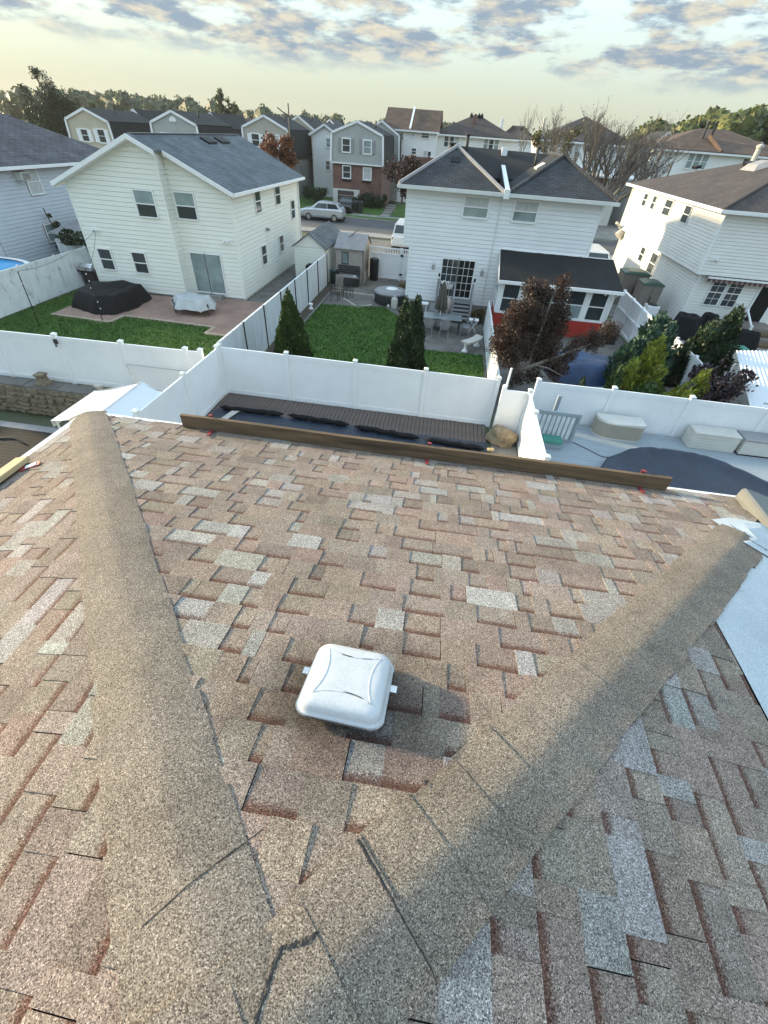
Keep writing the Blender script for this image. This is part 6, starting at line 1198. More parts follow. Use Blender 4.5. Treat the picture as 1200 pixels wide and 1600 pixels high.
# grass blades on the two lawns
def in_poly(x, y, poly):
    c = False; j = len(poly)-1
    for i in range(len(poly)):
        if (poly[i][1] > y) != (poly[j][1] > y) and x < (poly[j][0]-poly[i][0])*(y-poly[i][1])/(poly[j][1]-poly[i][1])+poly[i][0]: c = not c
        j = i
    return c
def blades(label, poly, holes, n, z):
    xs = [p[0] for p in poly]; ys = [p[1] for p in poly]; pts = []
    while len(pts) < n:
        x, y = U(min(xs), max(xs)), U(min(ys), max(ys))
        if in_poly(x, y, poly) and not any(in_poly(x, y, h) for h in holes): pts.append((x, y, z+U(.0, .02)))
    o = leafmesh('grass', pts, .045*(.6+.8*RNG.random(n)), LM['grass'], None, np.tile([0, 0, 1.], (n, 1)), .35); tag(o, label, 'grass', kind='stuff')
blades('short green grass of the lawn behind the white duplex', lawn2, [], 26000, .05)
blades('dark green grass of the lawn behind the cream house', [(-20.7, 13.6), (-8.0, 13.8), (-8.0, 24.9), (-20.7, 24.2)], [pat], 24000, .03)
# ================================================================== garden furniture and small things
def covered(label, pts, top, z1, m, seed, name='covered_furniture', cat='furniture cover', z0=.06, legs=None, sag=.08):
    """draped cover: footprint polygon (wider at the hem) and a smaller top outline"""
    t = thing(name, label, cat, (sum(p[0] for p in pts)/len(pts), sum(p[1] for p in pts)/len(pts), .05)); rnd = random.Random(seed)
    def dense(pl, k=6): return [Vector(pl[i]).lerp(Vector(pl[(i+1) % len(pl)]), j/k) for i in range(len(pl)) for j in range(k)]
    a, b = dense(pts), dense(top); rings = []; c = sum(b, Vector((0, 0)))/len(b)
    for k, f in enumerate((0, .25, .6, .9, 1.0)):
        rings.append([(p.x+(q.x-p.x)*f+.05*math.sin(i*1.9+seed)*(1-f), p.y+(q.y-p.y)*f+.05*math.cos(i*2.3+seed)*(1-f), z0+(z1-z0)*(f**.8)-(.05 if k == 4 else 0)*0+.03*math.sin(i*.9)*(f if k > 2 else 0)+(.06*abs(math.sin(i*.55+seed)) if k == 0 and legs else 0)) for i, (p, q) in enumerate(zip(a, b))])
    for f in (.7, .35): rings.append([(c.x+(q.x-c.x)*f, c.y+(q.y-c.y)*f, z1+.03*math.sin(i*.9)*f-sag*(1-f)+.02*math.sin(i*2.1)) for i, q in enumerate(b)])
    mb = MB(); mb.rings(rings, caps=False); mb.add(rings[-1], [tuple(range(len(b)))]); put(mb, 'cover', m, t, smooth=True)
    for x, y in (legs or []): mb = MB(); mb.bx(x-.03, x+.03, y-.03, y+.03, .05, z0+.3); put(mb, 'leg', M['garage'], t)
    return t
covered('large sagging black furniture cover on the brick patio', [(-18.95, 20.9), (-17.2, 20.25), (-16.35, 20.5), (-15.95, 21.6), (-16.1, 23.6), (-17.6, 24.05), (-19.2, 23.2)], [(-18.6, 21.2), (-17.2, 20.6), (-16.5, 20.9), (-16.2, 21.9), (-16.4, 23.3), (-17.6, 23.6), (-18.9, 22.9)], .82, M['black_cloth'], 3, sag=.20)
covered('grey covered patio table in front of the sliding door', [(-14.25, 22.3), (-13.6, 21.5), (-12.2, 21.5), (-11.75, 22.2), (-12.1, 23.0), (-13.6, 23.1)], [(-13.95, 22.3), (-13.4, 21.75), (-12.3, 21.75), (-12.0, 22.25), (-12.3, 22.8), (-13.5, 22.85)], .80, M['grey_cloth'], 6, z0=.30, legs=[(-14.0, 22.1), (-13.75, 21.75), (-12.0, 21.9), (-12.15, 22.7), (-13.5, 22.8)], sag=.02)
g = thing('gas_grill', 'black gas grill with a steel lid beside the cream house', 'grill', (-20.35, 24.75, 0), rz=0)
mb = MB(); mb.bx(-20.75, -20.0, 24.5, 25.0, .08, .80); put(mb, 'cabinet', M['black_plastic'], g, bevel=.02); mb = MB(); mb.bx(-20.95, -19.85, 24.42, 25.02, .80, .88); put(mb, 'shelf', M['darkmetal'], g)
mb = MB(); prof = [(24.45, .88), (24.46, 1.02), (24.55, 1.14), (24.72, 1.2), (24.9, 1.15), (24.98, .98), (24.98, .88)]; mb.slab([(-20.75, y, z) for y, z in prof], (.75, 0, 0)); put(mb, 'lid', M['steel'], g); mb = MB(); mb.bar((-20.7, 24.40, 1.02), (-20.05, 24.40, 1.02), .03); put(mb, 'handle', M['darkmetal'], g)
mb = MB()
for i in range(5): mb.tube([(-20.65+i*.14, 24.42, .84), (-20.65+i*.14, 24.38, .84)], .028, 8)
put(mb, 'knob', M['dark'], g)
mb = MB(); mb.bx(-20.6, -18.9, 23.4, 24.15, .05, .065); tag(put(mb, 'grill_mat', M['dark']), 'dark flat mat in front of the gas grill', 'mat')
for k, (x, y) in enumerate(((-16.35, 19.55), (-18.6, 18.2))):
    t = thing('light_pole', ['thin black light pole in front of the black cover', 'thin black light pole in the left lawn'][k], 'pole', (x, y, 0), 'string light poles'); mb = MB(); mb.tube([(x, y, 0), (x-.25, y+.4, 2.2)], .022, 6); put(mb, 'pole', M['dark'], t)
    mb = MB(); rnd = random.Random(k)
    for i in range(6): mb.lathe((x-.2+rnd.uniform(-.1, .1), y+.3, .5+.3*i), [(.01, 0), (.03, .03), (.01, .07)], 6)
    put(mb, 'bulbs', M['trim'], t)
def wire(a, b, sag): return [tuple(Vector(a).lerp(Vector(b), i/10)+Vector((0, 0, -sag*4*(i/10)*(1-i/10)))) for i in range(11)]
mb = MB(); mb.tube(wire((-18.85, 18.6, 2.2), (-18.72, 24.2, 3.0), .35), .008, 4); mb.tube(wire((-16.6, 19.95, 2.2), (-18.72, 24.2, 3.0), .3), .008, 4); tag(put(mb, 'string_light_wire', M['dark']), 'drooping string light wires between poles and cream house', 'wire')
t = thing('left_pool', 'bright blue pool edge at the far left behind the white divider', 'pool', (-24.3, 20.5, 0)); mb = MB(); mb.lathe((-24.4, 20.6, 0), [(3.2, 0), (3.2, 1.2), (3.25, 1.25), (3.05, 1.25), (3.05, 1.1), (.1, 1.1)], 40); put(mb, 'wall', mat('poolblue', (.05,.32,.62), .3, .05, 2), t, smooth=True); mb = MB(); mb.lathe((-24.4, 20.6, 1.25), [(3.02, 0), (3.3, 0), (3.3, .05), (3.02, .05)], 40, cap=False); put(mb, 'rim', M['trim'], t)
t = thing('climbing_shrub', 'thin dark shrub climbing beside the lower window of the blue-grey house', 'bush', (-25.2, 28.9, 0)); leafmesh('foliage', blob_pts([(-25.2, 29.4, 1.6, .35), (-25.2, 29.1, 1.0, .4), (-25.2, 28.9, 2.6, .14), (-25.2, 29.2, 2.1, .2)], 700), .08, LM['arbor_dk'], t); mb = MB(); mb.tube([(-25.2, 29.3, 0), (-25.25, 28.7, 3.0)], .03, 5); put(mb, 'stem', M['bark'], t)
t = thing('lean_to', 'small grey lean-to roof between blue-grey and cream houses', 'shed', (-22.8, 29.5, 0)); mb = MB(); mb.slab([(-24.6, 27.6, 1.9), (-21.2, 27.6, 1.6), (-21.2, 31, 1.7), (-24.6, 31, 2.3)], (0,0,.06)); put(mb, 'roof', M['shedroof'], t); mb = MB(); mb.bx(-24.5, -21.3, 27.8, 30.9, 0, 1.6); put(mb, 'wall', M['old_white'], t)
leafmesh('dry_vine', blob_pts([(-22.9, 27.2, 1.9, .5), (-22.0, 27.0, 1.9, .4), (-23.4, 27.4, 1.7, .35)], 700), .09, LM['hedge'], None); o = bpy.context.scene.objects['dry_vine']; tag(o, 'dry dark vine over the white divider by the blue-grey house', 'vine')
# ---- sheds, gate and things at the back of the duplex yard
def shed(label, x0, x1, y0, y1, ze, zp, wall, roof, axis, name='garden_shed'):
    t = thing(name, label, 'shed', ((x0+x1)/2, (y0+y1)/2, 0), 'garden sheds by the gate'); mb = MB(); siding(mb, (x0, y0), (x1, y0), FNEG, 0, ze, .17 if axis == 'y' else 9); siding(mb, (x1, y0), (x1, y1), (1, 0), 0, ze, .17 if axis == 'y' else 9); mb.bx(x0+.03, x1-.03, y0+.03, y1, 0, ze); put(mb, 'wall', M[wall], t)
    mb = MB(); r_ = MB()
    if axis == 'y':
        xm = (x0+x1)/2; mb.slab([(x0, y0-.002, ze), (x1, y0-.002, ze), (xm, y0-.002, zp)], (0, y1-y0, 0)); k = (zp-ze)/(xm-x0)
        for s in (-1, 1): xe = xm+s*(xm-x0+.12); r_.slab([(xm, y0-.14, zp+.02), (xm, y1+.1, zp+.02), (xe, y1+.1, ze-.12*k+.02), (xe, y0-.14, ze-.12*k+.02)], (0,0,.05))
    else:
        ym = (y0+y1)/2; mb.slab([(x0, y0, ze), (x0, y1, ze), (x0, ym, zp)], (x1-x0, 0, 0)); k = (zp-ze)/(ym-y0)
        for s in (-1, 1): ye = ym+s*(ym-y0+.15); r_.slab([(x0-.1, ym, zp+.02), (x1+.1, ym, zp+.02), (x1+.1, ye, ze-.15*k+.02), (x0-.1, ye, ze-.15*k+.02)], (0,0,.05))
    put(mb, 'gable', M[wall], t); put(r_, 'roof', M[roof], t); return t
shed('cream clapboard shed with a grey gable roof beside the cream house', -9.85, -7.85, 30.1, 35.2, 2.05, 2.75, 'cream', 'roof_grey', 'y')
s2 = shed('tan resin shed with a small window and grey roof', -7.35, -5.55, 31.1, 33.6, 2.0, 2.6, 'shedwood', 'shedroof', 'x')
window(s2, (-6.95, 31.09, 1.15), FX, FNEG, .36, .60, m='glass2', sash=False, fr=.05, fm='darkmetal', proud=.03)
for x in (-7.36, -6.28, -5.62): mb = MB(); mb.bx(x, x+.06, 31.06, 31.095, .0, 1.98); put(mb, 'corner_trim', M['resin_brown'] if x > -6 else M['shedwood'], s2)
mb = MB(); mb.bx(-5.545, -5.53, 31.5, 33.1, .1, 1.85); put(mb, 'door', M['resin_brown'], s2); mb = MB(); mb.bx(-6.48, -6.44, 30.93, 33.8, 2.63, 2.68); put(mb, 'ridge_seam', M['darkmetal'], s2)
gt = thing('driveway_gate', 'white vinyl gate and fence with picket top beside the tan shed', 'gate', (-4, 33, 0))
for x0, x1 in ((-5.3, -3.35), (-3.25, -2.35)):
    mb = MB(); mb.bx(x0, x1, 32.97, 33.0, .08, 1.58); p = put(mb, 'panel', M['vinyl'], gt)
    for z in (.08, 1.5, 1.84): mb = MB(); mb.bx(x0, x1, 32.94, 33.03, z, z+.09); put(mb, 'rail', M['vinyl'], p)
    n = int((x1-x0)/.15)
    for i in range(n): mb = MB(); x = x0+.04+(x1-x0-.1)*i/(n-1); mb.bx(x, x+.045, 32.965, 33.005, 1.58, 1.84); put(mb, 'picket', M['vinyl'], gt)
for x in (-5.38, -3.30, -2.33): mb = MB(); mb.bx(x-.06, x+.06, 32.92, 33.05, 0, 1.98); put(mb, 'post', M['vinyl'], gt)
mb = MB(); mb.bar((-3.2, 32.95, .2), (-2.4, 32.95, 1.4), .05, .07); put(mb, 'brace', M['vinyl'], gt); mb = MB(); mb.bx(-3.33, -3.15, 32.88, 32.94, 1.48, 1.60); mb.bx(-3.33, -3.15, 32.88, 32.94, .35, .45); put(mb, 'hinge', M['dark'], gt)
t = thing('trash_bin', 'tall black bin between the tan shed and the white gate', 'bin', (-5.1, 32.55, 0)); mb = MB(); mb.lathe((-5.05, 32.55, 0), [(.25, 0), (.29, .1), (.30, 1.15), (.31, 1.2)], 16); put(mb, 'body', M['black_plastic'], t, smooth=True); mb = MB(); mb.lathe((-5.05, 32.55, 1.2), [(.32, 0), (.30, .08), (.12, .14), (.02, .15)], 16); put(mb, 'lid', M['black_plastic'], t, smooth=True)
t = thing('storage_bench', 'dark slatted storage bench in front of the tan shed', 'bench', (-6.4, 30.4, 0)); mb = MB(); mb.bx(-7.15, -5.7, 30.15, 30.75, .04, .52); put(mb, 'box', M['darkmetal'], t); mb = MB(); mb.bx(-7.18, -5.67, 30.12, 30.78, .522, .58); put(mb, 'seat', M['shedroof'], t)
for i in range(4): mb = MB(); mb.bx(-7.15, -5.7, 30.74, 30.79, .66+i*.12, .75+i*.12); put(mb, 'back_slat', M['darkmetal'], t)
for x in (-7.15, -5.75): mb = MB(); mb.bx(x, x+.06, 30.15, 30.8, .58, .80 if x > -6 else .82); put(mb, 'armrest', M['darkmetal'], t)
mb = MB(); mb.box((-6.0, 30.4, .60), (.18, .14, .03), .4); tag(put(mb, 'white_cloth', M['trim']), 'small white cloth lying on the dark storage bench', 'cloth')
t = thing('garden_bin', 'dark green bin beside the storage bench', 'bin', (-7.4, 30.3, 0)); mb = MB(); mb.lathe((-7.38, 30.3, 0), [(.20, 0), (.24, .8), (.26, .82), (.25, .9), (.05, .95)], 14); put(mb, 'body', M['bin_green'], t, smooth=True)
def chair(label, x, y, rz, m, name='garden_chair', group='dark garden chairs', slats=True):
    t = thing(name, label, 'chair', (x, y, .01), group, rz); mb = MB(); mb.bx(-.22, .22, -.22, .22, .42, .45); put(mb, 'seat', M[m], t, world=False)
    for sx in (-1, 1):
        for sy in (-1, 1): mb = MB(); mb.tube([(sx*.20, sy*.20, .42), (sx*.23, sy*.24, 0)], .018, 6); put(mb, 'leg', M[m], t, world=False)
    if slats:
        mb = MB(); mb.tube([(-.21, .21, .45), (-.22, .28, .92), (.22, .28, .92), (.21, .21, .45)], .018, 6); b = put(mb, 'back_frame', M[m], t, world=False)
        for i in range(4): mb = MB(); mb.bx(-.13+i*.085, -.10+i*.085, .235, .255, .46, .9); put(mb, 'back_slat', M[m], b, world=False)
    else: mb = MB(); mb.slab([(-.22, .22, .45), (.22, .22, .45), (.22, .32, .95), (-.22, .32, .95)], (0, .02, 0)); put(mb, 'backrest', M[m], t, world=False)
    for sx in (-1, 1): mb = MB(); mb.tube([(sx*.23, .24, .64), (sx*.24, -.2, .64), (sx*.23, -.22, .42)], .015, 6); put(mb, 'armrest', M[m], t, world=False)
    return t
chair('dark metal garden chair turned away at the lawn edge', -6.5, 26.95, PI, 'darkmetal'); chair('dark metal garden chair facing the bench', -5.85, 27.75, .6, 'darkmetal', slats=True)
t = thing('adirondack_chair', 'brown reclined slat chair beside the grey fence', 'chair', (-6.6, 28.4, 0)); mb = MB(); mb.slab([(-6.85, 28.1, .34), (-6.35, 28.0, .34), (-6.30, 28.45, .28), (-6.8, 28.55, .28)], (0,0,.04)); put(mb, 'seat', M['resin_brown'], t)
for i in range(5): mb = MB(); mb.slab([(-6.82+.1*i, 28.50-.02*i, .3), (-6.75+.1*i, 28.49-.02*i, .3), (-6.78+.11*i, 28.78-.02*i, 1.0), (-6.86+.11*i, 28.79-.02*i, 1.0)], (0, .02, 0)); put(mb, 'back_slat', M['resin_brown'], t)
for dx, dy in ((-.25, -.3), (.3, -.38), (-.22, .15), (.28, .08)): mb = MB(); mb.bx(-6.6+dx-.03, -6.6+dx+.03, 28.4+dy-.03, 28.4+dy+.03, 0, .55); put(mb, 'leg', M['resin_brown'], t)
t = thing('hot_tub', 'round dark grey covered hot tub on the duplex patio', 'hot tub', (-3.25, 27.6, 0)); mb = MB(); mb.lathe((-3.25, 27.75, 0), [(.93, 0), (.97, .1), (.97, .50), (.95, .56)], 36); put(mb, 'body', M['darkmetal'], t, smooth=True); mb = MB(); mb.lathe((-3.25, 27.75, .56), [(.99, 0), (.99, .06), (.93, .12), (.4, .15), (.02, .15)], 36); put(mb, 'cover', M['shedroof'], t, smooth=True)
mb = MB(); mb.lathe((-3.2, 27.95, .715), [(.36, 0), (.33, .012), (.02, .02)], 20); put(mb, 'light_patch', M['trim'], t); mb = MB(); mb.box((-2.75, 27.75, .70), (.35, .22, .02), -.4); put(mb, 'label_panel', M['statue'], t); mb = MB(); mb.box((-4.2, 27.4, .30), (.02, .2, .12), .25); put(mb, 'label_panel', M['trim'], t)
t = thing('gas_bottle', 'white gas bottle beside the hot tub', 'gas bottle', (-2.8, 26.5, 0)); mb = MB(); mb.lathe((-2.85, 26.55, 0), [(.17, 0), (.19, .06), (.19, .5), (.14, .6), (.05, .63), (.06, .7), (.02, .71)], 16); put(mb, 'body', M['statue'], t, smooth=True)
mb = MB(); mb.lathe((-3.2, 26.62, 0), [(.08, 0), (.1, .1), (.05, .18), (.01, .19)], 12); tag(put(mb, 'small_pot', M['statue'], smooth=True), 'small pale pot left of the white gas bottle', 'pot')
t = thing('barrel_planter', 'brown barrel beside the white duplex corner', 'barrel', (-2.75, 29.6, 0)); mb = MB(); mb.lathe((-2.72, 29.6, 0), [(.22, 0), (.27, .3), (.24, .65), (.25, .68), (.05, .70)], 14); put(mb, 'body', M['plank_wood'], t, smooth=True)
for k, (x, y, s) in enumerate(((-7.35, 19.6, 1.0), (-7.3, 22.3, .9), (-7.35, 24.7, .8))):
    urn('garden_statue', (x, y, .06), s, ['white garden ornament in the flower bed nearest the arborvitae', 'white garden ornament in the middle of the flower bed', 'small white garden ornament at the far end of the flower bed'][k], M['trim'])
# dining set
dt = thing('glass_table', 'glass patio dining table below the folded umbrella', 'table', (-.05, 23.6, 0)); mb = MB(); mb.bx(-1.1, 1.05, 23.15, 24.25, .70, .715); put(mb, 'top', mat('tableglass', (.20,.23,.24), .08, .1, 2), dt, bevel=.004); mb = MB(); mb.bx(-1.13, 1.08, 23.12, 23.15, .69, .725); mb.bx(-1.13, 1.08, 24.25, 24.28, .69, .725); mb.bx(-1.13, -1.1, 23.15, 24.25, .69, .725); mb.bx(1.05, 1.08, 23.15, 24.25, .69, .725); put(mb, 'rim', M['darkmetal'], dt)
for x, y in ((-1.0, 23.25), (.95, 23.25), (-1.0, 24.15), (.95, 24.15)): mb = MB(); mb.tube([(x, y, 0), (x, y, .69)], .025, 6); put(mb, 'leg', M['darkmetal'], dt)
for k, (x, y, r_) in enumerate(((-.62, 22.75, PI), (.22, 22.7, PI), (1.35, 23.3, -PI/2-.3), (-.5, 24.7, 0))):
    chair(['grey mesh patio chair nearest the twin arborvitae', 'grey mesh patio chair at the middle of the glass table', 'grey mesh patio chair at the right end of the glass table', 'grey mesh patio chair on the far side of the glass table'][k], x, y, r_, 'shedroof', 'patio_chair', 'chairs around the glass table', False)
um = thing('patio_umbrella', 'folded brown striped patio umbrella on a white pole', 'umbrella', (-.1, 23.9, 0)); mb = MB(); mb.tube([(-.1, 23.9, .02), (-.1, 23.9, 2.35)], .022, 8); put(mb, 'pole', M['trim'], um)
rings = []
for z, r_ in ((1.0, .26), (1.3, .24), (1.7, .17), (2.1, .10), (2.32, .03)): rings.append([(-.1+r_*(1+.28*math.cos(8*a))*math.cos(a), 23.9+r_*(1+.28*math.cos(8*a))*math.sin(a), z) for a in [2*PI*i/48 for i in range(48)]])
mb = MB(); mb.rings(rings); put(mb, 'canopy', mat('umbrella_cloth', (.085,.075,.065), .8, .2, 12), um, smooth=True); mb = MB(); mb.lathe((-.1, 23.9, 0), [(.25, .0), (.25, .06), (.05, .1)], 16); put(mb, 'base', M['darkmetal'], um)
t = thing('cloth_bundle', 'pale fabric bundle hanging beside the stair post', 'bundle', (.25, 25.7, .2)); mb = MB(); mb.tube([(.28, 25.8, .15), (.26, 25.75, .5), (.3, 25.8, .95), (.26, 25.85, 1.1)], [.08, .12, .16, .04], 9); put(mb, 'cloth', mat('pinkcloth', (.42,.36,.33), .8, .1, 5), t, smooth=True)
t = thing('folding_stool', 'white folding side table near the green shrub', 'stool', (1.72, 23.95, 0)); mb = MB(); mb.bx(1.45, 1.95, 23.75, 24.1, .62, .67); put(mb, 'top', M['trim'], t, bevel=.01)
for a, b in (((1.5, 23.8, 0), (1.9, 23.8, .62)), ((1.9, 23.82, 0), (1.5, 23.82, .62)), ((1.5, 24.05, 0), (1.9, 24.05, .62)), ((1.9, 24.07, 0), (1.5, 24.07, .62))): mb = MB(); mb.bar(a, b, .05, .025); put(mb, 'leg', M['trim'], t)
t = thing('white_side_table', 'small white side table by the duplex wall', 'table', (-1.15, 25.9, 0)); mb = MB(); mb.bx(-1.4, -.85, 25.7, 26.1, .62, .68); put(mb, 'top', M['trim'], t)
for x in (-1.3, -.95): mb = MB(); mb.bx(x-.03, x+.03, 25.8, 26.0, 0, .62); put(mb, 'leg', M['trim'], t)
t = thing('stone_bench', 'white curved concrete bench at the lawn edge', 'bench', (1.7, 21.45, 0)); mb = MB(); pts = [(1.25, 20.95), (1.55, 21.25), (1.82, 21.65), (2.0, 22.1)]; K = len(pts); L1 = [(x-.16, y+.14) for x, y in pts]; L2 = [(x+.16, y-.14) for x, y in pts]
mb.slab([(x, y, .42) for x, y in L1]+[(x, y, .42) for x, y in L2[::-1]], (0,0,.07)); put(mb, 'seat', M['statue'], t, bevel=.01)
for x, y in ((1.33, 21.02), (1.93, 21.95)): mb = MB(); mb.lathe((x, y, 0), [(.15, 0), (.15, .06), (.07, .12), (.06, .26), (.10, .38), (.12, .42)], 12); put(mb, 'pedestal', M['trim'], t, smooth=True)
# ---- yard on the right: tarps, cabinets, grill covers, steps, corrugated roof
def tarp(label, x0, x1, y0, y1, z, m, seed, name='tarp'):
    n = 18; rnd = random.Random(seed); vs = []
    for j in range(n+1):
        for i in range(n+1):
            u, v = i/n, j/n; e = min(u, 1-u, v, 1-v); vs.append((x0+(x1-x0)*u+.1*math.sin(7*v+seed), y0+(y1-y0)*v+.1*math.sin(6*u+seed), z*min(1, e*5)**.6+.05*math.sin(9*u+3*v+seed)+.06*math.sin(13*v-5*u)*(e > .05)+.03*rnd.random()+.02))
    mb = MB(); mb.add(vs, [(j*(n+1)+i, j*(n+1)+i+1, (j+1)*(n+1)+i+1, (j+1)*(n+1)+i) for j in range(n) for i in range(n)]); return tag(put(mb, name, m, smooth=True), label, 'tarp')
tarp('dark blue tarp heaped beside the purple tree', 5.1, 8.3, 18.6, 21.3, .65, M['bluetarp'], 2); tarp('pale blue-grey tarp on the ground behind the right white fence', 4.7, 8.9, 14.9, 18.3, .30, M['paletarp'], 5)
mb = MB(); mb.bx(8.75, 9.25, 24.3, 24.8, .02, .75); tag(put(mb, 'dark_bin', M['black_plastic'], bevel=.04), 'dark bin at the corner of the red sunroom', 'bin')
for k, (x0, x1, y0, y1, h_, dr) in enumerate(((11.3, 12.9, 32.6, 33.9, 1.9, 1), (12.0, 13.2, 30.8, 32.0, 1.75, 1))):
    t = thing('garden_cabinet', ['large brown resin cabinet against the right house', 'smaller brown resin cabinet with dark green top'][k], 'cabinet', ((x0+x1)/2, (y0+y1)/2, 0), 'resin cabinets beside the right house'); mb = MB(); mb.bx(x0, x1, y0, y1, 0, h_-.1); put(mb, 'body', M['resin_brown'], t, bevel=.02); mb = MB(); mb.rings([[(x0-.04, y0-.04, h_-.1), (x1+.04, y0-.04, h_-.1), (x1+.04, y1+.04, h_-.1), (x0-.04, y1+.04, h_-.1)], [(x0-.02, y0-.02, h_-.02), (x1+.02, y0-.02, h_-.02), (x1+.02, y1+.02, h_-.02), (x0-.02, y1+.02, h_-.02)], [(x0+.3, y0+.1, h_+.08), (x1-.3, y0+.1, h_+.08), (x1-.3, y1-.1, h_+.08), (x0+.3, y1-.1, h_+.08)]]); put(mb, 'top', M['darkgreen'], t)
    mb = MB(); xm = (x0+x1)/2; mb.bx(xm-.008, xm+.008, y0-.012, y0-.001, .05, h_-.15); put(mb, 'door_seam', M['dark'], t); mb = MB(); mb.bx(xm+.05, xm+.08, y0-.04, y0-.001, h_*.4, h_*.6); put(mb, 'handle', M['dark'], t)
t = thing('air_conditioner', 'white square air conditioner beside the smaller cabinet', 'air conditioner', (12.7, 29.9, 0)); mb = MB(); mb.bx(12.3, 13.0, 29.6, 30.3, .05, .80); put(mb, 'case', M['trim'], t, bevel=.03); mb = MB(); mb.lathe((12.65, 29.95, .80), [(.30, 0), (.30, .03), (.24, .04), (.05, .05)], 18); put(mb, 'fan_grille', M['darkmetal'], t)
for k, (pts, top, z1) in enumerate((([(12.9, 26.6), (13.9, 26.3), (14.5, 27.0), (14.2, 28.0), (13.2, 28.0)], [(13.1, 26.8), (13.8, 26.6), (14.3, 27.1), (14.0, 27.8), (13.3, 27.8)], 1.1), ([(14.6, 27.3), (15.4, 27.2), (15.5, 28.2), (14.7, 28.3)], [(14.7, 27.4), (15.3, 27.4), (15.4, 28.0), (14.8, 28.1)], 1.15), ([(15.6, 25.4), (16.9, 25.5), (16.9, 26.4), (15.7, 26.4)], [(15.75, 25.6), (16.8, 25.7), (16.7, 26.2), (15.8, 26.2)], .95))):
    covered(['black covered chair heap left of the big dark conifer', 'black covered grill under the right house window', 'black covered lounger beside the brown steps'][k], pts, top, z1, M['black_cloth'], 20+k, z0=.02)
stp = thing('entry_steps', 'brown entry steps with a white railing at the right house door', 'steps', (17.3, 27, 0))
for i in range(4): mb = MB(); mb.bx(16.6, 18.9, 26.5+i*.42, 29.2, .16*i, .16*(i+1)); put(mb, 'step', M['resin_brown'] if i % 2 else M['plank_wood'], stp)
mb = MB(); mb.bar((16.65, 29.0, 1.55), (16.65, 27.6, 1.55), .06, .07); mb.bar((16.65, 27.6, 1.55), (16.65, 26.5, 1.0), .06, .07); mb.bar((16.65, 29.0, .75), (16.65, 27.6, .75), .05, .06); put(mb, 'railing', M['trim'], stp)
for i in range(8): mb = MB(); y = 27.65+i*.18; mb.bx(16.63, 16.67, y, y+.04, .75, 1.55); put(mb, 'baluster', M['trim'], stp)
for y in (26.5, 27.6, 29.0): mb = MB(); mb.bx(16.60, 16.70, y-.05, y+.05, 0, 1.62 if y > 27 else 1.1); put(mb, 'newel', M['trim'], stp)
chest('garden_box', 'pale grey storage chest in front of the brown steps', 14.5, 15.5, 23.7, 24.4, 0, .65, M['statue'], M['teal'], 'flat')
t = thing('corrugated_roof', 'white corrugated carport roof at the right edge', 'roof', (13, 18, 1.4)); mb = MB(); vs = []; n = 90
for i in range(n+1):
    f = i/n; z = .03*math.sin(i*PI/1.5); vs += [(10.9+5.2*f*.98, 15.0+.9*f, 1.42+z+.12*f), (12.2+5.0*f, 19.5+1.2*f, 1.85+z+.12*f)]
mb.add(vs, [(2*i, 2*i+2, 2*i+3, 2*i+1) for i in range(n)]); put(mb, 'sheet', M['tarp_white'], t)
for x, y in ((11.4, 15.3), (12.4, 19.3), (15.9, 16.0)): mb = MB(); mb.bx(x-.05, x+.05, y-.05, y+.05, 0, 1.4); put(mb, 'post', M['trim'], t)
t = thing('leaning_skylight', 'pale framed panel leaning behind the right white fence', 'panel', (10.8, 14.75, 1.5)); mb = MB(); mb.slab([(10.9, 14.6, 1.78), (12.6, 14.6, 1.80), (12.9, 15.0, 1.60), (11.2, 15.0, 1.58)], (0,0,.03)); put(mb, 'panel', M['glass2'], t)
